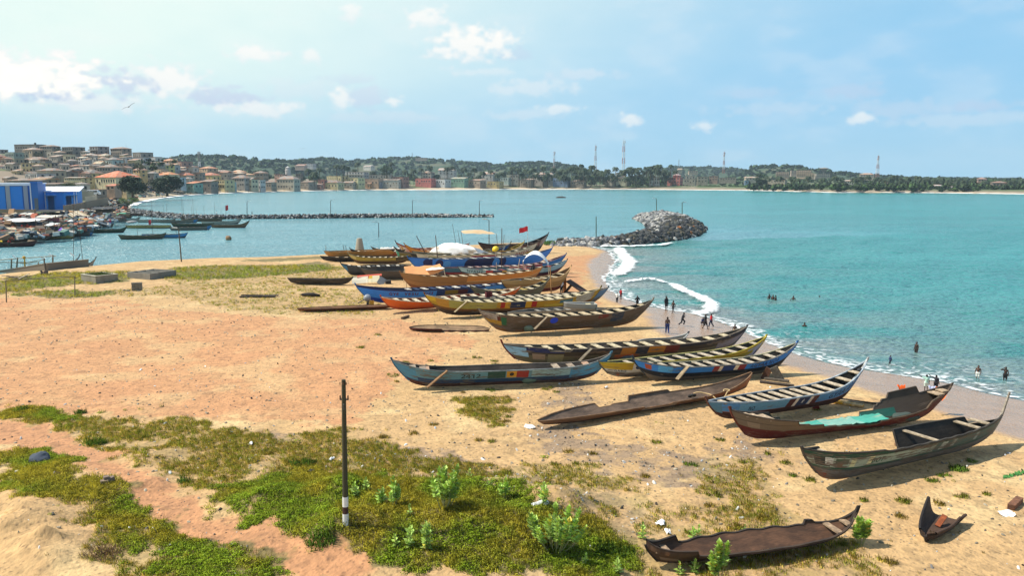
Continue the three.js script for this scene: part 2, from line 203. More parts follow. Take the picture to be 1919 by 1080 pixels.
// ---------------------------------------------------------------- sea
const farShore = [[-900, 480], [-300, 470], [0, 457], [70, 452], [140, 441], [190, 428], [225, 414], [238, 400], [246, 389], [262, 381], [300, 373], [350, 367], [420, 363], [480, 361.3], [560, 359], [700, 357], [840, 356.5], [960, 355.6], [1200, 355.8], [1400, 357.5], [1500, 360], [1570, 361.8], [1640, 361.5], [1750, 362.3], [1919, 364.5], [2150, 367], [2700, 372]].map(([x, y]) => plane(x, y));
const farLand = [...farShore, V(2600, 0, -700), V(4200, 0, -7000), V(-4200, 0, -7000), V(-2600, 0, -300)];
const seaGreen = (x, z) => { // how much open-sea turquoise against the paler harbour
  const ds = lineDist(seaShore, x, z), inside = inPoly([...seaShore, V(400, 0, -330), V(700, 0, 100)], x, z); const east = sstep(-40, 190, x + (z + 330) * .12); return Math.max(inside ? 1 : 0, east * sstep(30, 120, ds)); };
{
  const xs = steps(-3000, 3000, (x) => { const a = Math.abs(x); return a < 100 ? 1.2 : a < 300 ? 4 : a < 800 ? 14 : 90; }), zs = steps(-1700, 70, (z) => { const a = -z; return a < 30 ? 6 : a < 150 ? .9 : a < 340 ? 2 : a < 900 ? 8 : 40; });
  const swell = (x, z) => { const d = Math.min(25, lineDist(seaShore, x, z)); const a = .17 * sstep(1, 16, d); return x > -20 && z > -260 ? a * (Math.sin((x * .75 + z * .62) * .55 + 2.6 * fbm(x * .05, z * .05, 2)) * .8 + (fbm(x * .35, z * .5, 3) - .5) * 1.5) - .02 : -.02; };
  const g = grid(xs, zs, swell, (x, z) => [x / 46, z / 46]);
  const p = g.attributes.position, c = new Float32Array(p.count * 3);
  for (let i = 0; i < p.count; i++) {
    const x = p.getX(i), z = p.getZ(i), e = seaGreen(x, z), ds = lineDist(seaShore, x, z), n = fbm(x * .02 + 4, z * .045, 4), n2 = fbm(x * .09, z * .2 + 3, 4);
    let r = lerp(.115, .028, e), gg = lerp(.28, .22, e), b = lerp(.315, .205, e);
    const k = .8 + .4 * n + .3 * (n2 - .5); r *= k; gg *= k; b *= k;
    const sandy = Math.exp(-Math.max(0, ds - 4) / 19) * (inPoly(spit, x, z) ? 1 : sstep(.25, .7, .55 + (n2 - .5) * 1.1)); r = lerp(r, .205, sandy * .85); gg = lerp(gg, .215, sandy * .85); b = lerp(b, .2, sandy * .85);
    c[3 * i] = r; c[3 * i + 1] = gg; c[3 * i + 2] = b;
  }
  g.setAttribute('color', new THREE.BufferAttribute(c, 3));
  const bump = dataTex(2048, 2048, (u, v, cc) => { // wind ripples a metre or two long, longer across the wind than along it
    const w = tileNoise(u, v, 3, 3, 40) * .08; const h = .5 * tileNoise(u + w * .3, v * 2, 11, 3) + .35 * tileNoise(u * 2 + w, v * 4, 19, 3, 60) + .22 * tileNoise(u * 3, v * 5, 32, 2, 90); cc[0] = cc[1] = cc[2] = h / 1.07; }, false);
  const m = new THREE.MeshPhysicalMaterial({ color: 0xffffff, vertexColors: true, roughness: .2, ior: 1.33, bumpMap: bump, bumpScale: 1.6 });
  struct('sea_water', g, m);
}
// foam: the swash line, the lace of the spent wave behind it and two breakers
{
  const line = []; { const P = seaShore; for (let i = 0; i < P.length - 1; i++) { const n = Math.max(1, Math.round(P[i].distanceTo(P[i + 1]) / .6)); for (let k = 0; k < n; k++) line.push(P[i].clone().lerp(P[i + 1], k / n)); } line.push(P[P.length - 1]); }
  for (let it = 0; it < 6; it++) for (let i = 1; i < line.length - 1; i++) line[i].multiplyScalar(.5).addScaledVector(line[i - 1], .25).addScaledVector(line[i + 1], .25);
  const N = line.length, out = line.map((p, i) => { const a = line[Math.max(0, i - 6)], b = line[Math.min(N - 1, i + 6)], t = b.clone().sub(a).normalize(); return V(-t.z, 0, t.x); });
  for (const o of out) if (o.x < 0 && o.z < 0.2) o.multiplyScalar(1);
  if (inPoly(spit, line[40].x + out[40].x * 4, line[40].z + out[40].z * 4)) out.forEach((o) => o.multiplyScalar(-1));
  for (let it = 0; it < 24; it++) for (let i = 1; i < N - 1; i++) out[i].multiplyScalar(.5).addScaledVector(out[i - 1], .25).addScaledVector(out[i + 1], .25).normalize();
  const W0 = -2.2, W1 = 24, nw = 40, tw = 512, tl = 2048;
  const breakers = [[[[1158, 467], [1168, 480], [1180, 492], [1172, 506], [1158, 516]], 1.7], [[[1262, 536], [1283, 549], [1312, 560], [1333, 573], [1328, 586], [1306, 592]], 1.15], [[[1130, 463], [1180, 464], [1240, 461], [1285, 452], [1318, 440]], 1.1], [[[1175, 530], [1215, 525], [1250, 533]], .6]].map(([P, w]) => [P.map(([x, y]) => plane(x, y)), w]);
  const W = (i, w) => { const f = clamp(i, 0, N - 1), a = Math.floor(f), b = Math.min(N - 1, a + 1), t = f - a; return V(lerp(line[a].x, line[b].x, t) + lerp(out[a].x, out[b].x, t) * w, 0, lerp(line[a].z, line[b].z, t) + lerp(out[a].z, out[b].z, t) * w); };
  const foamAt = (x, z, w) => {
    const n = fbm(x * .5, z * .5, 4), fine = fbm(x * 2.4, z * 2.4, 4), cell = Math.abs(fbm(x * .9 + 3, z * .9, 3) - .5) * 2;
    const e = w + (n - .5) * 2.4; let f = Math.exp(-((e - .1) ** 2) / .08) * sstep(.32, .55, fine);
    f = Math.max(f, sstep(.55, .0, Math.abs(e - 1.3) / 2.0) * sstep(.46, .66, fine) * .7);
    const patch = sstep(.42, .62, fbm(x * .13 + 8, z * .16, 3)); f = Math.max(f, Math.exp(-Math.max(0, w - .5) / 4.5) * patch * sstep(.2, .06, cell) * sstep(.38, .62, fine) * .6 * (w > 0 ? 1 : 0));
    let br = 0; for (const [P, wd] of breakers) { const d = lineDist(P, x, z) + (fine - .5) * wd * .9 + (n - .5) * wd * 1.1; br = Math.max(br, sstep(wd, wd * .35, d)); }
    return [clamp(Math.max(f, br * sstep(.3, .54, .55 * fine + .4 * n + br * .1) * (.8 + .4 * fine))), br];
  };
  const rows = []; for (let i = 0; i < N; i += 1) rows.push(i);
  const p = [], u = [], id = [];
  rows.forEach((i) => { for (let k = 0; k <= nw; k++) { const w = lerp(W0, W1, Math.pow(k / nw, 1.5)), q = W(i, w), f = foamAt(q.x, q.z, w); const gy = Math.max(0.04, ground(q.x, q.z)); p.push(q.x, gy + .05 + f[1] * .3 * (.4 + fbm(q.x * 1.5, q.z * 1.5, 3)) + sstep(2, 8, w) * .1, q.z); u.push(i / (N - 1), (w - W0) / (W1 - W0)); } });
  for (let r = 0; r < rows.length - 1; r++) for (let k = 0; k < nw; k++) { const a = r * (nw + 1) + k, b = a + nw + 1; id.push(a, b, a + 1, a + 1, b, b + 1); }
  const g = new THREE.BufferGeometry(); g.setAttribute('position', new THREE.Float32BufferAttribute(p, 3)); g.setAttribute('uv', new THREE.Float32BufferAttribute(u, 2)); g.setIndex(id); g.computeVertexNormals();
  const am = dataTex(tl, tw, (s, t, c) => { const w = lerp(W0, W1, t), q = W(s * (N - 1), w); const f = foamAt(q.x, q.z, w)[0] * sstep(0, .06, t) * sstep(1, .85, t) * sstep(0, .01, s) * sstep(1, .99, s); c[0] = c[1] = c[2] = f; }, false, false);
  single('sea_foam', g, new THREE.MeshStandardMaterial({ color: lin('#f2f4f2'), roughness: .8, alphaMap: am, transparent: true, side: THREE.DoubleSide }), 'white surf foam lacing the edge of the beach', undefined, undefined, 'stuff');
}

// ---------------------------------------------------------------- land across the water
const anchors = [[0, 285, 740], [100, 283, 760], [180, 285, 770], [240, 290, 770], [290, 300, 760], [330, 310, 790], [-200, 300, 740], [0, 310, 630], [100, 315, 630], [200, 314, 650], [300, 325, 690], [380, 324, 850], [430, 330, 880], [0, 335, 545], [60, 340, 540], [120, 347, 530], [200, 350, 540], [260, 348, 570], [340, 347, 630], [400, 346, 720], [0, 392, 330], [140, 388, 350], [203, 376, 430], [230, 365, 480], [300, 362, 560], [480, 346, 900], [600, 346, 1010], [800, 346, 1090], [1000, 347, 1150], [1200, 346, 1180], [1400, 348, 1130], [1600, 350, 960], [1900, 352, 900], [2300, 353, 850], [600, 337, 1700], [1000, 336, 1800], [1400, 336, 1700], [1800, 338, 1500]].map(([x, y, D]) => at(x, y, D));
function landY(x, z) { const d = inPoly(farLand, x, z) ? lineDist(farShore, x, z) : -1; if (d < 0) return -2; let s = 0, w = 0; for (const a of anchors) { const k = 1 / Math.pow((x - a.x) ** 2 + (z - a.z) ** 2 + 400, 1.6); s += k * a.y; w += k; } return Math.min(Math.max(2, s / w - 1.2), .2 + d * .11 + Math.max(0, d - 40) * .12); }
{
  const xs = steps(-1500, 1900, (x) => x > -330 && x < -90 ? 3.5 : x > -520 && x < 900 ? 8 : 40), zs = steps(-2600, -170, (z) => z < -1300 ? 60 : z < -620 ? 7 : 4);
  const g = grid(xs, zs, (x, z) => { const y = landY(x, z); return y > .5 ? y + (fbm(x * .05, z * .05, 3) - .5) * 1.2 * sstep(2, 8, y) : y; });
  const p = g.attributes.position, c = new Float32Array(p.count * 3), ix = g.index.array, keep = [];
  for (let i = 0; i < p.count; i++) { const x = p.getX(i), z = p.getZ(i), d = inPoly(farLand, x, z) ? lineDist(farShore, x, z) : 0, n = fbm(x * .06, z * .06, 4); let r = .5, gg = .39, b = .26; const t = Math.max(sstep(13, 26, d + (n - .5) * 14), x < -95 && z > -400 ? 1 : 0, x > 120 ? sstep(4, 9, d + (n - .5) * 12) : 0); r = lerp(r, .26, t); gg = lerp(gg, .2, t); b = lerp(b, .14, t); const gr = sstep(.45, .6, n + (x > 140 ? .22 : x > -300 ? .02 : -.12)) * sstep(12, 30, d); r = lerp(r, .07, gr); gg = lerp(gg, .105, gr); b = lerp(b, .03, gr); c.set([r, gg, b], 3 * i); }
  for (let i = 0; i < ix.length; i += 3) if (Math.max(p.getY(ix[i]), p.getY(ix[i + 1]), p.getY(ix[i + 2])) > -1.5) keep.push(ix[i], ix[i + 1], ix[i + 2]);
  g.setIndex(keep); g.setAttribute('color', new THREE.BufferAttribute(c, 3));
  struct('town_ground', g, new THREE.MeshStandardMaterial({ vertexColors: true, roughness: 1 }));
  // the white line of small waves on the far beach
  const q = [], id = []; let n = 0; const R = rng(3);
  for (let i = 8; i < farShore.length - 1; i++) { const a = farShore[i], b = farShore[i + 1], m = Math.ceil(a.distanceTo(b) / 5), t = b.clone().sub(a).normalize(); for (let k = 0; k <= m; k++) { const s = a.clone().lerp(b, k / m), w = 1 + 3 * fbm(s.x * .04, s.z * .04, 3), o = (fbm(s.x * .03 + 9, s.z * .03, 2) - .5) * 4; for (const d of [-1.5, w]) q.push(s.x - t.z * (d + o - 2), d < 0 ? .55 : .22, s.z + t.x * (d + o - 2)); if (k) id.push(n - 2, n - 1, n, n, n - 1, n + 1); n += 2; } }
  const s = new THREE.BufferGeometry(); s.setAttribute('position', new THREE.Float32BufferAttribute(q, 3)); s.setIndex(id); s.computeVertexNormals();
  single('surf_line', s, mat('#f4f5f2', .8), 'thin white line of surf along the far beach', undefined, undefined, 'stuff');
}

// ---------------------------------------------------------------- hills behind the town
const leafTex = null;
function crownClump(seed, leaves = 70, size = .36) { // a ragged clump of leaf faces through a ball's volume
  const R = rng(seed), p = [], n = [];
  for (let i = 0; i < leaves; i++) { const d = V(R() - .5, R() - .42, R() - .5).normalize(), r = .55 + .45 * Math.sqrt(R()), c = d.clone().multiplyScalar(r); c.y *= .8; const a = V(R() - .5, R() - .5, R() - .5).normalize(), b = d.clone().add(V(R() - .5, R() - .5, R() - .5).multiplyScalar(1.2)).cross(a).normalize(), e = a.clone().cross(b), s = size * (.6 + .8 * R()); const A = c.clone().addScaledVector(b, s), B = c.clone().addScaledVector(e, s * .55), C = c.clone().addScaledVector(b, -s * .8), D = c.clone().addScaledVector(e, -s * .6); for (const q of [A, B, C, A, C, D]) { p.push(q.x, q.y, q.z); n.push(d.x, d.y, d.z); } }
  const g = new THREE.BufferGeometry(); g.setAttribute('position', new THREE.Float32BufferAttribute(p, 3)); g.setAttribute('normal', new THREE.Float32BufferAttribute(n, 3)); return g;
}
const leafMat = new THREE.MeshStandardMaterial({ color: 0xffffff, roughness: .9, side: THREE.DoubleSide }), bladeMat = new THREE.MeshPhysicalMaterial({ color: 0xffffff, roughness: 1, specularIntensity: .1, side: THREE.DoubleSide, transmission: .35, thickness: 0 });
const instanced = (name, g, m, list, label, kind = 'stuff') => { const o = new THREE.InstancedMesh(g, m, list.length), M = new THREE.Matrix4(), q = new THREE.Quaternion(), e = new THREE.Euler(); list.forEach((t, i) => { M.compose(t.p, q.setFromEuler(e.set(t.rx || 0, t.ry || 0, t.rz || 0)), t.s.isVector3 ? t.s : V(t.s, t.s, t.s)); o.setMatrixAt(i, M); if (t.c) o.setColorAt(i, t.c); }); o.castShadow = o.receiveShadow = true; top(o, name); return tag(o, label, undefined, undefined, kind); };
const forest = [];
{
  const hills = [
    [2000, [[285, 330], [305, 303], [325, 295.5], [350, 292], [380, 291.5], [430, 292.5], [470, 297.5], [520, 299.5], [570, 302], [625, 312], [650, 330]], 'low wooded hill behind the houses at left'],
    [2300, [[545, 320], [562, 302], [588, 297], [612, 295], [640, 300], [668, 308], [700, 325]], 'small round wooded hill behind the minaret'],
    [2450, [[610, 318], [640, 305], [680, 299], [720, 297], [748, 293.5], [770, 294], [800, 297], [835, 299], [870, 303], [910, 304], [945, 311], [1000, 326]], 'long wooded ridge behind the middle of the town'],
    [2300, [[900, 326], [930, 310], [960, 304.5], [1000, 303], [1040, 305], [1075, 310], [1100, 322]], 'wooded hill with a bare scar behind the palms'],
    [2700, [[1190, 328], [1240, 316], [1268, 311.5], [1320, 312], [1370, 315], [1410, 319], [1460, 328]], 'faint flat hill behind the red house'],
    [1900, [[1370, 332], [1398, 322], [1420, 312.5], [1450, 309], [1480, 312], [1510, 318.5], [1560, 326], [1640, 331], [1720, 334], [1960, 337], [2100, 340]], 'low hill with apartment blocks at the right end of the shore'],
  ];
  const R = rng(77);
  for (const [D, pts, label] of hills) {
    const P = pts.map(([x, y]) => at(x, y + 4.2, D)), ridge = (x) => { for (let i = 0; i < P.length - 1; i++) if (x >= P[i].x && x <= P[i + 1].x) { const t = (x - P[i].x) / (P[i + 1].x - P[i].x), s = t * t * (3 - 2 * t); return lerp(P[i].y, P[i + 1].y, lerp(t, s, .6)); } return 4; };
    const x0 = P[0].x, x1 = P[P.length - 1].x, dep = 420, fy = (x, z) => { const k = (z + D) / dep; return lerp(2, ridge(x), Math.pow(Math.max(0, Math.cos(clamp(Math.abs(k)) * Math.PI / 2)), 1.3)) + (fbm(x * .012, z * .012, 3) - .5) * 8 * sstep(.05, .5, Math.abs(k)); };
    const g = grid(steps(x0, x1, () => 16), steps(-D - dep, -D + dep, () => 28), fy), p = g.attributes.position, c = new Float32Array(p.count * 3);
    for (let i = 0; i < p.count; i++) { const n = fbm(p.getX(i) * .02, p.getZ(i) * .02, 3), bare = sstep(.62, .7, n); c.set([lerp(.035, .2, bare * .4), lerp(.062, .15, bare * .4), lerp(.024, .08, bare * .4)], 3 * i); }
    g.setAttribute('color', new THREE.BufferAttribute(c, 3)); struct('hill', g, new THREE.MeshStandardMaterial({ vertexColors: true, roughness: 1 }), label);
    const n = Math.round((x1 - x0) * 1.7);
    for (let i = 0; i < n; i++) { const x = lerp(x0, x1, R()), k = R() < .3 ? (R() - .6) * .25 : R() * .95, z = -D + k * dep, y = fy(x, z); if (fbm(x * .02, z * .02, 3) > .62 && R() < .8) continue; const s = 4 + 6 * R() * R(); const d = .7 + .7 * R(); forest.push({ p: V(x, y + s * .35, z), s: V(s, s * (.7 + .4 * R()), s), ry: R() * 6, c: new THREE.Color(.035 * d, .068 * d, .022 * d) }); }
  }
  instanced('hillside_forest', crownClump(4, 60, .5), leafMat, forest, 'dark green trees covering the far hills');
  const belt = []; // trees and scrub between and behind the houses of the far shore
  const B = (px0, px1, py0, py1, D0, D1, n, s0, s1, br = 1) => { for (let i = 0; i < n; i++) { const t = R(), D = lerp(D0, D1, t), px = lerp(px0, px1, R()), q = at(px, lerp(py0, py1, t), D), s = lerp(s0, s1, R() * R()), d = br * (.6 + .8 * R()); q.y = Math.max(landY(q.x, q.z) + s * .3, Math.min(q.y, 40)); belt.push({ p: q, s: V(s, s * (.7 + .5 * R()), s), ry: R() * 6, c: new THREE.Color(.04 * d, .075 * d * (.9 + .25 * R()), .02 * d) }); } };
  B(480, 960, 344, 338, 1120, 1650, 260, 3, 8); B(960, 1420, 344, 338, 1170, 1650, 240, 3, 8); B(300, 500, 330, 322, 920, 1500, 90, 3, 7);
  B(1400, 1940, 352, 342, 860, 1500, 520, 2.5, 6); B(1560, 1940, 353, 347, 800, 1000, 300, 2, 5.5); B(1150, 1440, 352, 349, 1070, 1130, 130, 1, 2.6, 1.7); B(1420, 1660, 355, 350, 890, 1010, 190, 1.2, 3.4, 1.6); B(1660, 1940, 357, 352, 800, 880, 130, 1, 2.6, 1.3); B(140, 330, 318, 300, 640, 760, 30, 1.5, 3.2);
  instanced('shore_trees', crownClump(9, 64, .45), leafMat, belt, 'green trees and scrub along the far shore');
}

// ---------------------------------------------------------------- houses
const plasterTex = dataTex(256, 256, (u, v, c) => { const n = tileNoise(u, v, 4, 5), s = tileNoise(u * 1, v * .25, 16, 3, 30), k = .74 + .3 * n + .18 * (s - .5); c[0] = k; c[1] = k * .985; c[2] = k * .96; });
const roofTex = dataTex(256, 256, (u, v, c) => { const n = tileNoise(u, v, 5, 5, 12), q = tileNoise(u, v * .3, 20, 2, 50), rust = sstep(.55, .75, n); c[0] = .72 + .3 * n + .1 * q; c[1] = (.72 + .3 * n) * (1 - rust * .34) + .06 * q; c[2] = (.72 + .3 * n) * (1 - rust * .52) + .04 * q; });
const ribTex = dataTex(64, 4, (u, v, c) => { c[0] = c[1] = c[2] = .5 + .5 * Math.sin(u * Math.PI * 16); }, false);
for (const t of [plasterTex, roofTex]) t.repeat.set(.11, .11); ribTex.repeat.set(.5, .5);
const pale = (hex, k) => lin(hex).lerp(lin('#c2bcb0'), k);
const wallM = (hex) => mats['w' + hex] ??= new THREE.MeshStandardMaterial({ color: pale(hex, .36), map: plasterTex, roughness: .95, side: THREE.DoubleSide });
const roofM = (hex) => mats['r' + hex] ??= new THREE.MeshStandardMaterial({ color: pale(hex, .36), map: roofTex, roughness: .8, bumpMap: ribTex, bumpScale: .05, side: THREE.DoubleSide });
const glassM = mat('#20262c', .35), doorM = mat('#3a2a20', .8), trimM = mat('#d8d2c4', .9), darkM = mat('#15130f', 1);
function roofShape(type, w, d, h, o = .5) { // eaves at y = 0, overhang o, given a 12 cm edge
  const W2 = w / 2 + o, D2 = d / 2 + o, t = .14; let ridge;
  const tri = [], quad = (a, b, c, e) => { tri.push(a, b, c, a, c, e); };
  if (type === 'flat') return box(w + o, .22, d + o, 0, .11, 0);
  const A = V(-W2, t, -D2), B = V(W2, t, -D2), C = V(W2, t, D2), E = V(-W2, t, D2);
  if (type === 'shed') { A.y = B.y = h; }
  const a = V(-W2, 0, -D2), b = V(W2, 0, -D2), c = V(W2, 0, D2), e = V(-W2, 0, D2); if (type === 'shed') { a.y = b.y = h - t; }
  quad(a, b, B, A); quad(b, c, C, B); quad(c, e, E, C); quad(e, a, A, E); quad(a, e, c, b);
  if (type === 'shed') quad(A, B, C, E);
  else { const along = w >= d, inset = type === 'gable' ? 0 : Math.min(W2, D2) * .92; const r0 = along ? V(-W2 + inset, h, 0) : V(0, h, -D2 + inset), r1 = along ? V(W2 - inset, h, 0) : V(0, h, D2 - inset); if (along) { quad(E, C, r1, r0); quad(B, A, r0, r1); tri.push(A, E, r0, C, B, r1); } else { quad(C, B, r0, r1); quad(A, E, r1, r0); tri.push(B, A, r0, E, C, r1); } }
  const p = [], u = []; for (let i = 0; i < tri.length; i += 3) { const n = tri[i + 1].clone().sub(tri[i]).cross(tri[i + 2].clone().sub(tri[i])), ax = Math.abs(n.x) > Math.abs(n.z); for (const q of tri.slice(i, i + 3)) { p.push(q.x, q.y, q.z); u.push(ax ? q.z : q.x, ax ? q.x : q.z); } }
  const g = new THREE.BufferGeometry(); g.setAttribute('position', new THREE.Float32BufferAttribute(p, 3)); g.setAttribute('uv', new THREE.Float32BufferAttribute(u, 2)); g.computeVertexNormals(); return g;
}
const hr = rng(2024);
const shoreY = (px) => { const P = [[0, 457], [70, 452], [140, 441], [190, 428], [225, 414], [238, 400], [246, 389], [262, 381], [300, 373], [350, 367], [420, 363], [480, 361.3], [560, 359], [700, 357], [840, 356.5], [960, 355.6], [1200, 355.8], [1400, 357.5], [1500, 360], [1570, 361.8], [1640, 361.5], [1750, 362.3], [1919, 364.5]]; for (let i = 0; i < P.length - 1; i++) if (px < P[i + 1][0]) return lerp(P[i][1], P[i + 1][1], clamp((px - P[i][0]) / (P[i + 1][0] - P[i][0]))); return 364; };
const behindShore = (px, y, D) => { const s = shoreY(px), d = -plane(px, s).z; return Math.max(D, d + 14 + Math.max(0, s - 6 - y) * 2.6); };
// px of the left and right wall, eaves, foot; distance; wall colour; roof kind, its rise in px and its colour; storeys; windows across
function house(x0, x1, y0, y1, D, wall, type, rise, roof, floors, nw, label, opt = {}) {
  D = behindShore((x0 + x1) / 2, y1, D);
  const k = mpp(D), w = (x1 - x0) * k, h = (y1 - y0) * k, d = opt.d ?? clamp(w * .75, 6, 13), yaw = opt.yaw ?? -.42 + (hr() - .5) * .5 + (x0 > 1000 ? .1 : 0);
  const f = at((x0 + x1) / 2, y1, D); f.z -= d / 2;
  const t = thing(opt.name || 'house', label, opt.cat || 'house', f, yaw, opt.group || 'houses of the town across the water'), W = w * (opt.keep ?? .86);
  part('wall', box(W, h + 5, d, 0, h / 2 - 2.5, 0), wallM(wall), t);
  if (opt.upper) part('upper_wall', box(W + .1, h * .5, d + .1, 0, h * .75 + .02, 0), wallM(opt.upper), t);
  const r = part('roof', place(roofShape(type, W, d, rise * k, type === 'flat' ? .4 : .5), 0, h, 0), roofM(roof), t);
  const wl = [], fh = h / floors, ww = Math.min(1.7, W / nw * .5), wh = Math.min(1.9, fh * .52);
  const pane = new THREE.BoxGeometry(ww, wh, .16), door = new THREE.BoxGeometry(1.1, Math.min(2.1, fh * .7), .16), sill = box(ww + .4, .16, .3, 0, -wh / 2 - .08, 0);
  const doorAt = Math.floor(hr() * nw);
  for (let q = 0; q < floors; q++) for (let i = 0; i < nw; i++) {
    const x = ((i + .5) / nw - .5) * W * .92, y = fh * (q + .52);
    if (q === 0 && i === doorAt && !opt.nodoor) { const m = part('door', door, doorM, t); m.position.set(x, Math.min(2.1, fh * .7) / 2, d / 2 + .03); continue; }
    const m = part('window', pane, opt.columns ? mat('#80705e', .8) : glassM, t); m.position.set(x, y, d / 2 + .03); const s = part('sill', sill, trimM, m); s.position.z = .02;
  }
  const ns = Math.max(1, Math.min(2, nw - 1)); for (const sd of [-1, 1]) for (let q = 0; q < floors; q++) for (let i = 0; i < ns; i++) { const m = part('window', pane, glassM, t); m.rotation.y = Math.PI / 2; m.position.set(sd * (W / 2 + .03), fh * (q + .52), ((i + .5) / ns - .5) * d * .8); }
  if (opt.balcony) { for (let q = 1; q < floors; q++) part('balcony', merge([box(W, .2, 1.6, 0, fh * q, d / 2 + .8), box(W, .9, .12, 0, fh * q + .55, d / 2 + 1.54)]), wallM(opt.balcony), t); }
  if (opt.parapet) part('parapet', merge([box(W + .2, .9, .25, 0, h + .66, d / 2 + .1), box(.25, .9, d, -W / 2, h + .66, 0), box(.25, .9, d - .02, W / 2, h + .66, 0)]), wallM(wall), t);
  if (hr() < .4 && D < 900) part('aerial', bar(V(W * .3, h, -d * .2), V(W * .3, h + rise * k + 2.5 + hr() * 2, -d * .2), .07, .04, 4), mat('#6a6a68', .7), t);
  if (opt.tank) { part('water_tank', place(new THREE.CylinderGeometry(1, 1, 1.8, 12), W * .2, h + 1.1 + (type === 'flat' ? 0 : rise * k * .5), -1), mat('#17181a', .6), t); }
  if (opt.columns) { for (let i = 0; i <= nw; i++) part('column', new THREE.BoxGeometry(.35, h, .35).translate((i / nw - .5) * W * .96, h / 2, d / 2 + 1.4), wallM(wall), t); }
  return t;
}
const C1 = (x0, x1, y0, y1, ...r) => house(x0 / 4, x1 / 4, 240 + y0 / 4, 240 + y1 / 4, ...r), C2 = (x0, x1, y0, y1, ...r) => house(480 + x0 / 4, 480 + x1 / 4, 240 + y0 / 4, 240 + y1 / 4, ...r), C3 = (x0, x1, y0, y1, ...r) => house(960 + x0 / 4, 960 + x1 / 4, 240 + y0 / 4, 240 + y1 / 4, ...r), C4 = (x0, x1, y0, y1, ...r) => house(1440 + x0 / 4, 1440 + x1 / 4, 240 + y0 / 4, 240 + y1 / 4, ...r);
// the hill at left, back to front
C1(92, 318, 126, 176, 790, '#5b5a58', 'flat', 0, '#4a4743', 1, 8, 'long flat dark grey block on the crest at far left', { tank: 1 });
C1(-60, 30, 164, 190, 780, '#7f8a92', 'flat', 0, '#5a5650', 1, 3, 'low grey flat house cut by the left frame edge on the crest');
C1(160, 300, 166, 205, 765, '#a8906c', 'hip', 5, '#8f8a84', 1, 4, 'tan hip roofed house below the long dark crest block');
C1(290, 430, 140, 190, 770, '#8b7f74', 'hip', 3, '#7d7a74', 2, 5, 'grey brown two storey block with arches right of the long crest block', { d: 10 });
C1(350, 438, 176, 210, 755, '#a59a8c', 'flat', 0, '#77736c', 1, 2, 'pale windowless annex below the grey brown crest block');
C1(460, 603, 146, 205, 775, '#565a5c', 'flat', 0, '#4a4a4a', 2, 5, 'dark grey concrete block with balconies beside the crest tree', { balcony: '#6b6f70' });
C1(605, 665, 180, 200, 760, '#b9b3a6', 'shed', 2, '#b7b0a4', 1, 2, 'low pale shed roofed house in the gap between crest blocks');
C1(668, 788, 142, 196, 775, '#8d8086', 'flat', 0, '#66605c', 2, 3, 'pinkish grey two storey block standing alone against the sky', { balcony: '#8a8d92' });
C1(820, 968, 158, 232, 775, '#8a7563', 'hip', 3.5, '#8a8580', 3, 5, 'brown three storey concrete house with a ridged grey roof on the crest', { d: 11 });
C1(988, 1118, 186, 228, 765, '#77777a', 'flat', 0, '#6d6254', 1, 4, 'unfinished grey upper storey with open bays on the crest', { columns: 1 });
C1(990, 1110, 222, 256, 755, '#c9ced8', 'flat', 0, '#9a9a9a', 1, 4, 'white lower house under the unfinished grey storey');
C1(1116, 1198, 220, 258, 760, '#c7cbd2', 'flat', 0, '#9a9a98', 1, 2, 'small white flat house at the right end of the crest');
C1(35, 155, 186, 272, 690, '#9c9a78', 'flat', 0, '#4c7a74', 2, 5, 'two storey house with teal upper floor and beige ground floor', { upper: '#6f9a92', d: 9 });
C1(-40, 24, 218, 280, 680, '#b06a48', 'hip', 4, '#9a5236', 2, 2, 'rust orange house cut by the left frame edge');
C1(165, 345, 236, 262, 700, '#8b7d6d', 'hip', 5, '#75675c', 1, 5, 'brown roofed house above the yellow two storey house');
C1(360, 500, 218, 255, 700, '#8f8c88', 'gable', 4, '#9c988f', 1, 4, 'low grey gabled house with white windows below the dark concrete block');
C1(510, 582, 230, 268, 690, '#c9b05c', 'hip', 5, '#85807a', 1, 2, 'yellow house with a grey hip roof left of the white square house');
C1(585, 655, 226, 272, 680, '#dcd8dc', 'hip', 3, '#dcd6bc', 2, 2, 'white two storey house with a pyramid roof on the slope');
C1(610, 720, 206, 240, 715, '#9d988e', 'hip', 4, '#a8a297', 1, 3, 'grey hip roofed house below the lone pinkish block');
C1(700, 782, 270, 292, 660, '#ddd6c2', 'gable', 5, '#cfc29c', 1, 2, 'small cream gabled house in the middle of the slope');
C1(735, 830, 212, 260, 700, '#a8995c', 'hip', 5, '#b5ae96', 2, 2, 'olive yellow house under a pale hip roof below the crest');
C1(780, 896, 240, 282, 665, '#9ec2c8', 'hip', 5, '#77787a', 1, 4, 'pale blue house with a grey roof below the brown crest house');
C1(890, 985, 222, 255, 715, '#d3d2d4', 'shed', 3, '#b7b3ac', 1, 3, 'white shed roofed house under the brown crest house');
C1(148, 352, 266, 332, 625, '#cdbb7c', 'flat', 0, '#8a846e', 2, 5, 'wide yellow two storey house with square windows on the left slope', { d: 11 });
C1(0, 98, 288, 352, 610, '#c5c8d6', 'hip', 3.5, '#7f7a78', 2, 3, 'white two storey house with arched windows at the left edge', { d: 10 });
C1(380, 510, 262, 330, 640, '#5d6778', 'flat', 0, '#565b66', 2, 3, 'slate blue house right of the wide yellow house');
C1(505, 585, 288, 330, 640, '#c49a86', 'shed', 3, '#b98c74', 1, 2, 'pinkish terracotta house in the middle of the left slope');
C1(592, 722, 284, 320, 625, '#c6c6c6', 'shed', 3, '#b0a592', 1, 3, 'white and grey shed roofed house above the dark hip roof');
C1(720, 870, 296, 330, 615, '#8d857a', 'hip', 5, '#7b7772', 1, 5, 'long grey roofed house above the big orange roof');
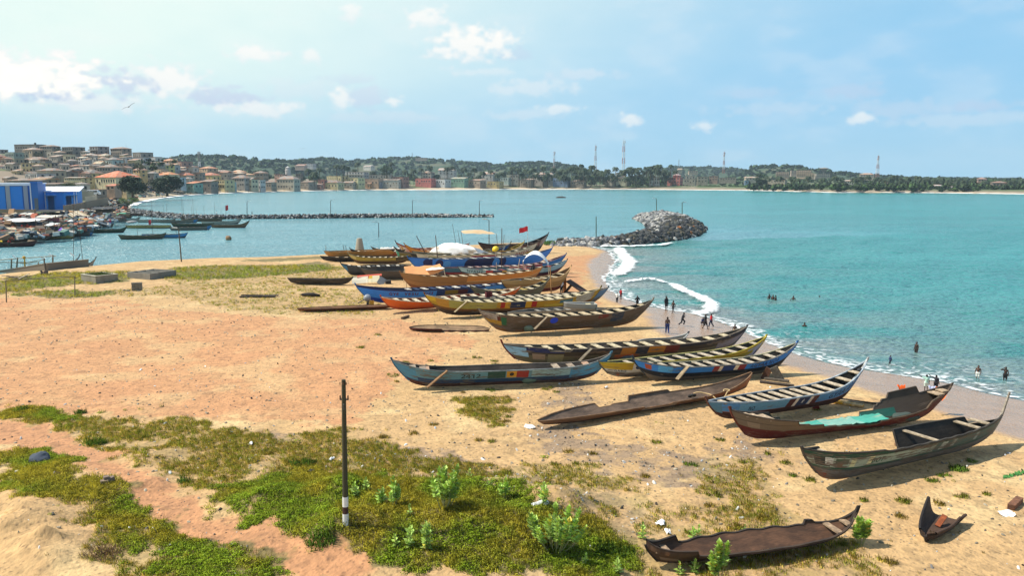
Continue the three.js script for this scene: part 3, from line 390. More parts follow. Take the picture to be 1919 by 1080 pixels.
C1(870, 990, 268, 312, 640, '#8a6f58', 'flat', 0, '#7d6653', 2, 3, 'brown flat house among bushes right of the pale blue house');
C1(265, 458, 322, 378, 575, '#b0a88e', 'hip', 5, '#7a7673', 1, 5, 'beige house with a broad grey hip roof on the lower slope', { d: 11 });
C1(455, 560, 332, 372, 585, '#4f4b4a', 'gable', 4, '#45424a', 1, 2, 'dark gabled house right of the broad grey hip roof');
C1(555, 602, 322, 352, 600, '#c07a58', 'shed', 2, '#c4744c', 1, 1, 'narrow orange walled house between two dark roofs');
C1(600, 742, 342, 372, 575, '#d9bf6e', 'hip', 8, '#5f5d5c', 1, 5, 'yellow house with a dark grey hip roof left of the big orange roof');
C1(178, 362, 342, 380, 555, '#b7bcc2', 'flat', 0, '#a7a69e', 1, 5, 'low white grey house with a flat overhanging roof');
C1(998, 1086, 318, 368, 590, '#d8a23e', 'hip', 5, '#a5745a', 2, 2, 'ochre yellow two storey house with a rusty roof behind the round trees');
C1(1180, 1298, 282, 336, 640, '#e6d868', 'hip', 5, '#6f6a66', 2, 3, 'bright yellow two storey house with a grey hip roof on the shoulder of the hill', { d: 10, yaw: -.7, keep: .72 });
C1(1217, 1310, 248, 275, 700, '#dca860', 'hip', 4.5, '#c98a54', 1, 2, 'ochre house with an orange hip roof at the end of the hill');
C1(1280, 1422, 254, 292, 690, '#a5685a', 'flat', 0, '#6d5a50', 1, 5, 'reddish pink house with an open verandah at the end of the hill', { columns: 1 });
C1(1110, 1215, 262, 300, 690, '#9a8f7c', 'shed', 2, '#b3aa98', 1, 3, 'dim house under a pale shed roof behind the bright yellow house');
C1(1310, 1400, 300, 322, 680, '#c8b8a0', 'gable', 2, '#d8c8ae', 1, 3, 'cream low house right of the bright yellow house');
C1(200, 392, 386, 420, 480, '#8c7a5a', 'gable', 2, '#c9a868', 1, 6, 'long low house with a straw coloured roof behind the blue warehouses');
C1(455, 692, 376, 424, 510, '#d2cb96', 'gable', 2.2, '#8f8b7f', 2, 8, 'long cream two storey house left of the big orange roof', { d: 9 });
C1(0, 300, 396, 440, 420, '#6d675f', 'hip', 4, '#76706a', 1, 6, 'broad weathered grey roof behind the tall blue warehouse', { d: 14 });
C1(300, 456, 424, 470, 400, '#4d4740', 'shed', 3, '#57524c', 1, 4, 'dark wooden shed beside the blue warehouse');
C1(690, 990, 372, 428, 505, '#e3d8a8', 'hip', 12, '#e0762f', 1, 8, 'large cream hall with a big bright orange hip roof', { d: 18, yaw: -.5, keep: .8, cat: 'hall', name: 'hall' });
C1(795, 880, 436, 462, 470, '#b08a70', 'shed', 3.5, '#d8754a', 1, 2, 'small shack with a bright orange lean-to roof below the big hall');
C1(1145, 1312, 352, 392, 610, '#d7c6a0', 'hip', 6, '#dd9a52', 1, 4, 'cream house with a light orange hip roof above the round trees');
C1(1310, 1432, 356, 392, 640, '#b5a486', 'hip', 6.5, '#cf7a4c', 1, 3, 'tan house with an orange hip roof right of the round trees');
C1(1318, 1382, 372, 432, 620, '#a9c4d4', 'flat', 0, '#9fb4bd', 2, 2, 'tall light blue house behind the teal beach house');
C1(1380, 1496, 418, 460, 570, '#3f9f90', 'shed', 4, '#d08650', 1, 3, 'teal house with an orange roof on the beach');
C1(1500, 1632, 356, 400, 660, '#e0c86a', 'hip', 5, '#c2714a', 1, 3, 'yellow house with a red roof and a deep verandah', { columns: 1 });
C1(1432, 1505, 346, 392, 700, '#8a6b50', 'flat', 0, '#7a6656', 2, 2, 'brown block left of the yellow verandah house');
C1(1490, 1612, 304, 330, 800, '#c7a27c', 'hip', 4, '#cfa27c', 1, 3, 'peach hip roofed house high behind the beach houses');
C1(1560, 1732, 328, 352, 800, '#cfc7b0', 'hip', 3, '#97928c', 1, 5, 'long pale house with a grey roof on the skyline');
C1(1728, 1832, 332, 358, 790, '#c8b070', 'hip', 4.5, '#d0b898', 1, 3, 'yellowish house with a pale pyramid roof behind the beach houses');
C1(1500, 1612, 404, 466, 600, '#6f5a4a', 'shed', 4, '#8e7f72', 1, 3, 'brown shack with a slanted board roof on the beach');
C1(1610, 1735, 392, 458, 640, '#d8c884', 'flat', 0, '#b5a878', 2, 4, 'cream two storey complex with balconies by the beach', { balcony: '#d8c884' });
C1(1690, 1760, 408, 460, 600, '#7fb3b8', 'flat', 0, '#8fb0b0', 1, 2, 'small turquoise hut by the beach');
C1(1735, 1872, 378, 442, 680, '#8f8d8c', 'hip', 6, '#77726d', 2, 5, 'grey two storey house with a grey hip roof by the beach');
C1(1842, 1925, 388, 458, 700, '#d6cba6', 'gable', 4, '#8b857c', 2, 3, 'cream two storey house at the bend of the beach');
C1(1790, 1900, 352, 378, 780, '#b7a888', 'hip', 3, '#c9b48c', 1, 3, 'straw roofed house behind the grey beach house');
// along the far beach, left to right
C2(0, 62, 392, 462, 760, '#d7d6d8', 'flat', 0, '#a8a49c', 2, 3, 'white two storey house at the water left of the minaret');
C2(-20, 76, 340, 400, 830, '#8a765e', 'hip', 4, '#7d7268', 2, 3, 'brown house behind the white waterside house');
C2(60, 140, 410, 460, 800, '#8b7a62', 'shed', 3, '#6e655c', 1, 3, 'low brown sheds left of the grey hip roofed house');
C2(145, 325, 386, 460, 800, '#b5ab96', 'hip', 6, '#8b8681', 2, 6, 'grey cream two storey house with a wide grey hip roof below the minaret', { d: 12 });
C2(140, 222, 350, 385, 860, '#c98672', 'flat', 0, '#8d5c50', 2, 3, 'pink house behind the wide grey hip roof');
C2(300, 345, 345, 400, 850, '#5c4a40', 'flat', 0, '#57493f', 2, 2, 'dark brown house right of the minaret');
C2(330, 440, 408, 455, 830, '#5f5348', 'shed', 3, '#6d6259', 1, 4, 'dark shacks left of the big beach palm');
C2(465, 522, 388, 432, 890, '#b8452f', 'flat', 0, '#8a3a2c', 1, 2, 'red brown house right of the big beach palm');
C2(520, 692, 362, 392, 930, '#d2c68e', 'flat', 0, '#b4aa82', 1, 6, 'long cream house behind the ochre beach house', { columns: 1 });
C2(480, 655, 412, 456, 880, '#c7b87a', 'hip', 5, '#5d5550', 1, 5, 'ochre beach house with a dark hip roof');
C2(445, 500, 425, 456, 875, '#a85a48', 'shed', 2, '#7d6659', 1, 2, 'small reddish shack on the beach left of the ochre house');
C2(655, 742, 412, 448, 890, '#a49a86', 'gable', 3, '#8c857a', 1, 3, 'small grey beach house right of the dark hip roof');
C2(682, 806, 376, 440, 930, '#d9d08e', 'flat', 0, '#b9b183', 2, 3, 'pale yellow two storey house at the beach');
C2(660, 842, 332, 372, 1000, '#c6c6ca', 'flat', 0, '#a9a7a3', 2, 6, 'white grey long two storey house behind the pale yellow one', { balcony: '#d5d5d8' });
C2(806, 942, 384, 440, 950, '#c79a72', 'flat', 0, '#9a7f66', 1, 4, 'salmon house with ochre shutters at the beach', { upper: '#c99876' });
C2(832, 862, 420, 442, 935, '#cc8a2c', 'shed', 2, '#8f6a3c', 1, 1, 'small ochre kiosk on the beach', { name: 'kiosk', cat: 'kiosk' });
C2(890, 942, 412, 444, 935, '#4a6488', 'shed', 2, '#66747e', 1, 2, 'small dark blue kiosk on the beach', { name: 'kiosk', cat: 'kiosk' });
C2(840, 1022, 352, 384, 1030, '#bfb9ae', 'flat', 0, '#a5a095', 1, 7, 'long pale flat house behind the salmon house');
C2(945, 1092, 392, 440, 960, '#bdbcb4', 'shed', 3, '#a8a297', 1, 5, 'grey white long beach house with a verandah', { columns: 1 });
C2(920, 1030, 362, 386, 1000, '#cfc9bd', 'flat', 0, '#8b857c', 1, 4, 'white low house above the grey verandah house');
C2(1030, 1135, 370, 432, 990, '#8a3a30', 'flat', 0, '#7a3c34', 2, 3, 'dark red house among the palms');
C2(1190, 1345, 380, 422, 1010, '#d0302e', 'flat', 0, '#a8322e', 1, 6, 'bright red long house on the beach');
C2(1250, 1332, 338, 376, 1060, '#9d9a94', 'hip', 4, '#a59f95', 2, 3, 'grey house behind the bright red long house');
C2(1352, 1452, 386, 424, 1010, '#c9d2da', 'flat', 0, '#b3b8bb', 1, 4, 'small white house right of the bright red long house');
C2(1362, 1502, 318, 350, 1090, '#d5d6da', 'gable', 4, '#b8b6b2', 2, 4, 'white two storey house high behind the palms');
C2(1455, 1588, 382, 422, 1010, '#5aa68a', 'shed', 3, '#9bb5a5', 1, 5, 'sea green long house on the beach');
C2(1592, 1722, 396, 432, 1010, '#8a6f5c', 'shed', 3, '#8d7564', 1, 4, 'brown beach houses right of the sea green one');
C2(1690, 1795, 348, 388, 1080, '#d2d2d2', 'gable', 5, '#b5aeac', 1, 3, 'white gabled house behind the palms at mid shore');
C2(1735, 1852, 402, 440, 1010, '#c0a548', 'flat', 0, '#93803f', 1, 4, 'mustard beach house among palms');
C2(1795, 1925, 372, 402, 1080, '#a9c4c2', 'flat', 0, '#9ab0ae', 1, 5, 'pale turquoise flat house behind the palms');
C2(380, 442, 268, 292, 1750, '#b9bcc6', 'flat', 0, '#a5a8b0', 2, 3, 'pale block high on the hillside');
C2(290, 378, 284, 300, 1700, '#a88a7c', 'shed', 3, '#a08074', 1, 4, 'pinkish long house on the hillside');
C2(800, 890, 288, 302, 1750, '#c6cccc', 'gable', 2, '#c6cccc', 1, 4, 'white long shed on the hillside behind the palms');
C2(1190, 1290, 224, 234, 2250, '#b29a8a', 'flat', 0, '#b29a8a', 1, 4, 'tiny brick house on the ridge under a mast');
C3(-20, 60, 352, 408, 1080, '#b8b4ac', 'flat', 0, '#9c978d', 2, 3, 'pale grey house behind the left of the palm row');
C3(60, 165, 392, 428, 1040, '#8d7f70', 'shed', 3, '#7f7468', 1, 4, 'brown low house under the left palms');
C3(160, 265, 350, 410, 1080, '#a5a09a', 'hip', 4, '#9b9690', 2, 4, 'grey two storey house in the palm row');
C3(268, 312, 352, 405, 1085, '#b0aca6', 'hip', 4, '#98928a', 2, 2, 'narrow grey house left of the blue house');
C3(305, 442, 376, 420, 1040, '#3f7fc0', 'flat', 0, '#6f93b5', 1, 6, 'bright blue long house under the palms');
C3(440, 560, 402, 430, 1040, '#7a6a5c', 'shed', 3, '#75695e', 1, 5, 'dark low sheds right of the bright blue house');
C3(700, 782, 372, 408, 1080, '#bdb4a2', 'hip', 4, '#a59c8c', 1, 3, 'tan house behind the palm trunks at mid shore');
C3(780, 880, 378, 408, 1060, '#d8d4ae', 'hip', 4, '#c5bfa2', 1, 4, 'cream house in the gap of the palm row');
C3(775, 840, 336, 372, 1120, '#cfcfd0', 'flat', 0, '#bdbcba', 2, 2, 'white upper house in the gap of the palm row');
C3(1028, 1112, 374, 424, 1080, '#dcdcdc', 'flat', 0, '#c4c4c2', 2, 4, 'white flat roofed house left of the red house at right');
C3(1168, 1282, 372, 418, 1090, '#c8262e', 'flat', 0, '#a52a30', 2, 4, 'crimson two storey house at the right end of the palm row', { d: 12 });
C3(1205, 1270, 356, 372, 1097, '#b8424a', 'hip', 3, '#b0949a', 1, 2, 'pinkish roof storey on the crimson house');
C3(1285, 1385, 384, 414, 1120, '#b5a896', 'flat', 0, '#9b9082', 1, 4, 'tan low house right of the crimson house');
C3(1300, 1380, 362, 384, 1180, '#bfb4a8', 'flat', 0, '#a89c90', 1, 3, 'pale house behind the tan low house');
C3(1385, 1475, 368, 408, 1150, '#a8977f', 'flat', 0, '#9b8d78', 2, 3, 'tan two storey house above green scrub');
C3(1480, 1552, 362, 396, 1150, '#8a5d4a', 'flat', 0, '#7d5a4c', 2, 3, 'brown brick house on the open rise');
C3(1550, 1690, 374, 392, 1200, '#8d8272', 'flat', 0, '#80776a', 1, 6, 'long dim house on the open rise');
C3(1740, 1775, 394, 412, 1080, '#4a8ec0', 'flat', 0, '#5a94be', 1, 1, 'tiny blue kiosk on the open rise', { name: 'kiosk', cat: 'kiosk' });
C3(1745, 1850, 374, 394, 1180, '#c9bda8', 'gable', 2, '#bfb29e', 1, 4, 'pale long house near the dark bush');
C3(1320, 1395, 324, 336, 1800, '#b89a84', 'flat', 0, '#b89a84', 1, 4, 'brick long house on the far flat hill');
C3(1240, 1275, 312, 326, 1850, '#b8a48c', 'gable', 2, '#b8a48c', 1, 1, 'tiny tan house on the far flat hill');
C4(58, 165, 332, 362, 1500, '#b8927a', 'flat', 0, '#c5b09a', 3, 6, 'pinkish apartment block at the left of the group on the hill', { balcony: '#c5a68e', cat: 'apartment block' });
C4(168, 215, 320, 345, 1560, '#b49484', 'flat', 0, '#b4a090', 3, 2, 'small brick apartment block behind the others', { cat: 'apartment block' });
C4(215, 332, 320, 362, 1500, '#c4a282', 'flat', 0, '#d6c0a2', 4, 6, 'tall peach apartment block in the middle of the group', { balcony: '#cfae8e', cat: 'apartment block' });
C4(290, 352, 340, 368, 1440, '#d3b088', 'flat', 0, '#d3b898', 3, 3, 'peach apartment block in front of the tall one', { balcony: '#d9b890', cat: 'apartment block' });
C4(352, 468, 344, 366, 1500, '#a09484', 'flat', 0, '#a89c8c', 2, 6, 'grey long block right of the apartment group', { cat: 'apartment block' });
C4(575, 655, 398, 416, 960, '#cfcfc8', 'gable', 2, '#c2c0b8', 1, 4, 'white long house half hidden among right shore palms');
C4(690, 800, 350, 370, 1300, '#b0a294', 'hip', 3, '#ae9c8c', 2, 5, 'pale house at the foot of the red and white mast');
C4(878, 905, 402, 416, 930, '#c48a70', 'hip', 2, '#b06a54', 1, 1, 'tiny red roofed hut among right shore palms');
C4(1250, 1300, 434, 446, 860, '#d2d0c8', 'shed', 2, '#cfd2d6', 1, 2, 'white hut by the right beach scrub');
C4(1330, 1392, 446, 474, 850, '#b5aa90', 'shed', 3, '#8e959a', 1, 2, 'tan hut at the right beach');
C4(1575, 1640, 384, 402, 1000, '#a87c72', 'hip', 3, '#a88078', 1, 3, 'pinkish roofed house among the trees at far right');
C4(1690, 1800, 412, 440, 880, '#8a6f66', 'hip', 3, '#7f6258', 1, 4, 'dull brown house among the trees at far right');
C4(0, 150, 392, 410, 1100, '#a39682', 'flat', 0, '#b0a48e', 1, 6, 'long low pale building left of the right shore trees');
{ // more of the crowded slope: small roofs showing between the others
  const cols = ['#b5a996', '#8d857c', '#cabf9a', '#9aa0a6', '#b09078', '#d2ccc0', '#7b746c', '#c2aa6a'], roofs = ['#8a857f', '#a8907a', '#757069', '#b5a68e', '#9a6a50', '#8f8c88'];
  const wc = ['sand coloured', 'grey', 'cream', 'blue grey', 'clay brown', 'off white', 'smoke grey', 'yellow ochre'], rc = ['grey', 'rust streaked', 'dark grey', 'straw coloured', 'red brown', 'ash grey'], ty = ['hip', 'gable', 'shed', 'flat'];
  const R = rng(31); let k = 0;
  for (const [x, y, w, D, near] of [[20, 318, 20, 600, 'right of the white house at left'], [70, 322, 18, 600, 'below the wide yellow house'], [128, 300, 18, 680, 'above the slate blue house'], [140, 325, 20, 600, 'under the terracotta house'], [160, 335, 16, 570, 'beside the dark gabled house'], [205, 320, 20, 640, 'left of the brown flat house'], [222, 308, 16, 690, 'among bushes under the crest'], [250, 312, 20, 690, 'left of the end of the hill'], [262, 330, 18, 620, 'under the bright yellow house'], [285, 335, 18, 610, 'above the second round tree'], [300, 326, 22, 680, 'under the reddish verandah house'], [322, 320, 22, 720, 'right of the cream low house'], [340, 330, 20, 720, 'over the orange hip roof'], [358, 322, 20, 790, 'below the peach skyline house'], [372, 334, 18, 730, 'left of the yellow verandah house'], [395, 338, 22, 740, 'right of the yellow verandah house'], [420, 334, 22, 800, 'over the cream complex'], [448, 336, 20, 830, 'beside the pale pyramid roof'], [465, 340, 22, 820, 'over the bend of the beach'], [50, 352, 26, 500, 'behind the tall blue warehouse'], [15, 345, 24, 520, 'behind the broad grey roof at left'], [150, 356, 22, 470, 'below the long cream house near the yard'], [182, 366, 20, 450, 'below the long cream house'], [235, 362, 18, 500, 'left of the first round tree'], [92, 345, 20, 540, 'right of the low white grey house'], [110, 296, 18, 720, 'under the crest tree'], [40, 296, 18, 720, 'above the teal upper floor'], [180, 300, 16, 710, 'right of the white pyramid roof'], [10, 306, 14, 660, 'right of the rust orange house'], [62, 308, 14, 650, 'right of the teal upper floor'], [85, 312, 13, 640, 'left of the slate blue house'], [100, 330, 14, 590, 'above the broad grey hip roof'], [118, 318, 13, 630, 'right of the slate blue house'], [134, 312, 13, 650, 'above the pinkish terracotta house'], [146, 344, 14, 560, 'over the long cream house'], [160, 312, 13, 650, 'above the white and grey shed roof'], [176, 322, 14, 620, 'above the long grey roof'], [192, 308, 13, 670, 'right of the small cream gabled house'], [212, 302, 14, 700, 'under the three storey crest house'], [232, 300, 13, 720, 'left of the white lower crest house'], [236, 324, 13, 630, 'right of the long grey roof'], [246, 338, 14, 600, 'right of the big orange hall'], [270, 318, 13, 660, 'beside the olive tree'], [296, 342, 14, 640, 'below the light orange hip roof'], [312, 334, 14, 660, 'between the two orange hip roofs'], [352, 344, 13, 690, 'left of the brown block'], [386, 350, 14, 720, 'below the yellow verandah house'], [30, 330, 14, 590, 'below the white house at left'], [55, 336, 14, 560, 'left of the low white grey house'], [75, 346, 14, 530, 'below the low white grey house'], [118, 352, 14, 510, 'left of the long cream house'], [165, 352, 13, 530, 'left of the big orange hall']]) {
    const a = k % 8, b = (k * 5 + 2) % 6, c = (k * 3 + 1) % 4; k++;
    house(x - w / 2, x + w / 2, y - 7 - R() * 4, y + 3, D, cols[a], ty[c], 3.5, roofs[b], 1, 2 + (k % 2), `small ${wc[a]} house, ${rc[b]} ${ty[c]} roof, ${near}`);
  }
}
// blue warehouses
{
  const D = 330, k = mpp(D), f = at(24, 395, D), blue = mat('#0888e8', .5, { bumpMap: ribTex, bumpScale: .06 }), dkb = mat('#0a66b8', .5), wh = mat('#dfe3ea', .7), open = mat('#5d6670', .8), gap = mat('#9aa0aa', .8);
  const t = thing('blue_warehouse', 'tall blue warehouse with white pillars at the left edge', 'warehouse', f, .3);
  const w = 104 * k, h = 49 * k; part('wall', box(w, h + 3, 12, -w * .06, h / 2 - 1.5, -6), mat('#0a62b4', .5), t);
  part('roof', box(w + .8, .5, 12.6, -w * .06, h + .27, -6), wh, t);
  for (const x of [-56, -28, 1, 30]) part('pillar', box(7 * k, h + .04, .5, (x - 5) * k, h / 2, .26), gap, t);
  part('eaves_board', box(w + .5, 3.4 * k, .6, -w * .06, h - 1.2 * k, .34), wh, t);
  for (const x of [-42, -14, 14]) part('cladding_panel', box(20 * k, h - 4 * k, .2, (x - 5) * k, h / 2 - 2 * k, .12), blue, t);
  const tw = thing('blue_warehouse', 'narrow blue end block rising beside the tall warehouse', 'warehouse', at(66, 394, D - 2), .3); part('wall', box(12 * k, 53 * k + 3, 8, 2 * k, 26 * k - 1.5, -4), dkb, tw); part('trim', box(1.6 * k, 50 * k, .3, -4 * k, 25 * k, .16), wh, tw); part('door', box(6 * k, 22 * k, .2, 4 * k, 11 * k, .12), open, tw); part('roof', box(12.5 * k, .3, 8.4, 2 * k, 53.1 * k - .9, -4), dkb, tw);
  const s = thing('blue_warehouse', 'lower blue warehouse with a sloping white roof and two open doorways', 'warehouse', at(110, 391, D + 12), .42), W = 68 * k, H = 32 * k;
  const bl = mat('#1090ea', .5); part('wall', box(W, H + 3, 18, 0, H / 2 - 1.5, -15), bl, s); for (const [x0, x1] of [[-34, -16.5], [-5.5, 14.5], [23.5, 34]]) part('front_wall', box((x1 - x0) * k, H + 3, .3, (x0 + x1) / 2 * k, H / 2 - 1.5, -.15), bl, s); for (const [x0, x1] of [[-16.5, -5.5], [14.5, 23.5]]) part('lintel', box((x1 - x0) * k, H - 24 * k, .3, (x0 + x1) / 2 * k, (H + 24 * k) / 2, -.15), bl, s); for (const x of [-33.7, 33.7]) part('side_wall', box(.3, H + 3, 5.7, x * k, H / 2 - 1.5, -3.15), bl, s);
  const r = roofShape('shed', W + 1, 25, 9 * k, .6); part('roof', place(r, 0, H + .02, -12), wh, s);
  for (const x of [-10, 27]) part('canopy', box(18 * k, .25, 3, x * k, 25.5 * k, 1.6), mat('#3a86c8', .5), s);
  for (const x of [-33, -27, -20, 29, 33]) part('pillar', box(1.7 * k, H, .4, x * k, H / 2, .2), wh, s);
  for (const [x, ww] of [[-30, 4], [-23.5, 4.6], [3, 13]]) part('cladding_panel', box(ww * k, H - 2 * k, .16, x * k, H / 2, .1), blue, s);
}
// boundary walls of the yard
function wallRun(pts, h, m, label, seg = 0) { const t = thing('boundary_wall', label, 'wall', pts[0].clone()); const o = pts[0]; for (let i = 0; i < pts.length - 1; i++) { const a = pts[i].clone().sub(o), b = pts[i + 1].clone().sub(o); a.y += h / 2 - .8; b.y += h / 2 - .8; part('wall', beam(a, b, .3, h + 1.6), m, t); const n = Math.floor(a.distanceTo(b) / (seg || 5)); if (seg) for (let k = 0; k <= n; k++) part('pier', place(new THREE.BoxGeometry(.5, h + 1.8, .5), lerp(a.x, b.x, k / n), lerp(a.y, b.y, k / n) + .1, lerp(a.z, b.z, k / n)), m, t); } return t; }
wallRun([at(-10, 404, 300), at(68, 405, 300)], 2.4, wallM('#8c7650'), 'long ochre wall in front of the tall blue warehouse', 6);
wallRun([at(122, 400, 312), at(160, 393, 345), at(203, 381, 415)], 3, wallM('#9a7c58'), 'brown pillared wall running back from the warehouses', 4);
wallRun([at(162, 380, 420), at(182, 377, 425)], 3, wallM('#e2d9c2'), 'short cream wall inside the yard', 4);
wallRun([at(146, 370, 430), at(176, 371, 430)], 3.5, wallM('#b9b2a2'), 'grey wall behind the lower blue warehouse', 8);
{ // minibus in the yard
  const D = 440, f = at(177, 366, D), t = thing('minibus', 'white minibus parked in the yard behind the cream wall', 'minibus', f, .1), wm = mat('#e6e6e4', .4), gm = mat('#1c2228', .2);
  const s = new THREE.Shape(); s.moveTo(-3.2, .5); s.lineTo(-3.2, 2.5); s.quadraticCurveTo(-3.15, 2.75, -2.8, 2.75); s.lineTo(2, 2.75); s.quadraticCurveTo(2.4, 2.7, 2.8, 1.7); s.lineTo(3.4, 1.4); s.lineTo(3.4, .5); s.closePath();
  part('body', new THREE.ExtrudeGeometry(s, { depth: 2, bevelEnabled: true, bevelSize: .08, bevelThickness: .08 }).translate(0, 0, -1), wm, t);
  for (const x of [-2.4, -1, .4, 1.6]) part('window', box(1.1, .75, .06, x, 2.05, 1.11), gm, t); part('windscreen', box(.06, .9, 1.7, 2.62, 2.15, 0, 0, 0, .37), gm, t);
  for (const x of [-2.1, 2.3]) for (const z of [-.9, .95]) part('wheel', place(new THREE.CylinderGeometry(.42, .42, .3, 14), x, .42, z, Math.PI / 2), mat('#141414', .9), t);
}
{ // round tower of the mosque
  const D = 960, k = mpp(D), f = at(540.5, 330, D), t = thing('minaret', 'white round tower rising behind the grey hip roofed house', 'minaret', f), m = wallM('#e8e8ec'), pr = [[4.6, -4], [4.5, 0], [4.1, 9], [4.6, 9.2], [4.6, 10], [3.6, 10.2], [3.3, 13.5], [3.6, 13.8], [2.4, 14.6], [.9, 15.6], [0, 16.6]].map(([r, y]) => new THREE.Vector2(r * .8, y * .72));
  part('tower', new THREE.LatheGeometry(pr, 20), m, t); for (const a of [-.5, .3, 1]) part('window', place(new THREE.BoxGeometry(.6, 1.1, .3), Math.sin(a) * 2.75, 9, Math.cos(a) * 2.75, 0, a), glassM, t);
}
// lattice masts
function mast(px, y0, y1, D, w0, w1, bands, label, dishes = 0) {
  const f = at(px, y1, D), h = (y1 - y0) * mpp(D), t = thing('radio_mast', label, 'radio mast', f), n = bands.length;
  for (let b = 0; b < n; b++) { const g = [], a0 = b / n, a1 = (b + 1) / n, r = (q) => lerp(w0, w1, q); for (const [sx, sz] of [[-1, -1], [1, -1], [1, 1], [-1, 1]]) g.push(bar(V(sx * r(a0), a0 * h, sz * r(a0)), V(sx * r(a1), a1 * h, sz * r(a1)), .24, .2, 5)); const m = 3; for (let k = 0; k < m; k++) { const q0 = lerp(a0, a1, k / m), q1 = lerp(a0, a1, (k + 1) / m); for (const [ax, az, bx, bz] of [[-1, 1, 1, 1], [1, 1, 1, -1], [1, -1, -1, -1], [-1, -1, -1, 1]]) { g.push(bar(V(ax * r(q0), q0 * h, az * r(q0)), V(bx * r(q1), q1 * h, bz * r(q1)), .13, .13, 4)); g.push(bar(V(ax * r(q0), q0 * h, az * r(q0)), V(bx * r(q0), q0 * h, bz * r(q0)), .12, .12, 4)); } } part('lattice', merge(g), mat(bands[b], .7), t); }
  part('spike', bar(V(0, h, 0), V(0, h * 1.06, 0), .12), mat('#8a8a8a', .7), t);
  for (let i = 0; i < dishes; i++) part('antenna', place(new THREE.BoxGeometry(.8, 3.2, .5), Math.cos(i * 2.1) * (w1 + 1), h * (.93 - .045 * (i % 3)), Math.sin(i * 2.1) * (w1 + 1)), mat('#d9dcde', .6), t);
}
const RW = ['#b07a6c', '#d8d8d8', '#b07a6c', '#d8d8d8', '#b07a6c'];
mast(1168, 264, 318, 1250, 2.2, 1.3, ['#e8e8e8', '#b8705c', '#e8e8e8', '#c07a66', '#e4e4e4'], 'tallest red and white mast with antennas above the palms', 9);
mast(1115.5, 274, 320, 1350, 1.9, .7, RW, 'slim red and white mast left of the tallest', 3);
mast(1038.5, 285, 318, 1500, 1.8, 1, RW, 'short red and white mast over the wooded hill', 4);
mast(1355.5, 286, 325, 1500, 1.9, .7, RW, 'red and white mast right of the crimson house', 3);
mast(1643, 293, 332, 1350, 2.6, .5, RW, 'red and white mast over the right shore trees', 4);
mast(1271.5, 300, 316, 2300, 1.4, .6, ['#777', '#999'], 'small grey mast left of the flat hill'); mast(773, 287, 298, 2400, 1.2, .5, ['#777', '#999'], 'thin grey mast on the long ridge');
mast(374.5, 285, 312, 1150, 1.3, 1, ['#d8d8d8', '#8a8580', '#8a8580'], 'grey mast with a white foot in front of the left hill', 3);
{ // funnel shaped water tower
  const D = 1600, f = at(1542.5, 333, D), t = thing('water_tower', 'brown funnel shaped water tower on the right hill', 'water tower', f), m = wallM('#8a7a70'); part('shaft', new THREE.CylinderGeometry(1.6, 2, 11, 14).translate(0, 5.5, 0), m, t); part('tank', new THREE.LatheGeometry([[1.6, 10.5], [4, 13], [9, 17.6], [9.2, 18.4], [8, 18.8], [0, 20.2]].map(([x, y]) => new THREE.Vector2(x, y)), 24), m, t);
}
// ---------------------------------------------------------------- trees one can tell apart
function palmCrown(seed) {
  const R = rng(seed), p = [], c = [];
  const n = 24; for (let i = 0; i < n; i++) {
    const az = i / n * Math.PI * 2 + (R() - .5) * .4, up = .75 - 1.15 * R(), L = .85 + .3 * R(), dir = V(Math.cos(az), 0, Math.sin(az)), side = V(-dir.z, 0, dir.x), K = 6; let prev; const sh = .7 + .6 * R();
    for (let k = 0; k <= K; k++) { const s = k / K, y = up * s - (.9 + .25 * up) * s * s, x = dir.clone().multiplyScalar(L * s * (1 - .18 * s)).setY(y * .95), w = .15 * Math.sin(Math.PI * Math.min(1, .12 + s * .88)) ** .7 + .01, a = x.clone().addScaledVector(side, w).add(V(0, -w * .75, 0)), b = x.clone().addScaledVector(side, -w).add(V(0, -w * .75, 0)); const now = [a, x, b]; if (prev) { const gap = k % 2 ? .45 : 1; for (const [A, B, C, D] of [[prev[0], now[0], now[1], prev[1]], [prev[1], now[1], now[2], prev[2]]]) { const B2 = B === now[0] ? B.clone().lerp(now[1], 1 - gap) : B; for (const q of [A, B2, C, A, C, D]) { p.push(q.x, q.y, q.z); c.push(.024 * sh, .042 * sh, .012 * sh); } } } prev = now; }
  }
  const g = new THREE.BufferGeometry(); g.setAttribute('position', new THREE.Float32BufferAttribute(p, 3)); g.setAttribute('color', new THREE.Float32BufferAttribute(c, 3)); g.computeVertexNormals(); return g;
}
const foliage = new THREE.MeshStandardMaterial({ vertexColors: true, roughness: .8, side: THREE.DoubleSide });
const palmGeo = [1, 2, 3, 4, 5].map((s) => palmCrown(s * 13)), palmTrunk = [0, .6, -.7, 1.1].map((b) => new THREE.TubeGeometry(new THREE.CatmullRomCurve3([V(b * .06, -.2, 0), V(b * .03, .3, 0), V(-b * .01, .7, 0), V(0, 1, 0)]), 8, .016, 6));
const trunkM = mat('#5a4a3a', .95); let palmN = 0; const pr = rng(8);
const nth = (i) => i + (i % 100 > 10 && i % 100 < 14 ? 'th' : ['th', 'st', 'nd', 'rd'][i % 10] || 'th');
const row = (l, f) => l.sort((a, b) => a[0] - b[0]).forEach(([x, y], i) => f(x, y, nth(i + 1)));
function palm(px, py, yb, D, label, group, crown = 1) { const h = (yb - py) * mpp(D) - 1.5, f = at(px, yb, D), t = thing('palm_tree', label, 'palm tree', f, pr() * 6.28, group), tr = part('trunk', palmTrunk[palmN % 4], trunkM, t); tr.scale.set(h, h, h); const c = part('crown', palmGeo[palmN++ % 5], foliage, t); c.position.y = h; const s = crown * (5.3 + pr() * 1.5); c.scale.set(s, s, s); return t; }
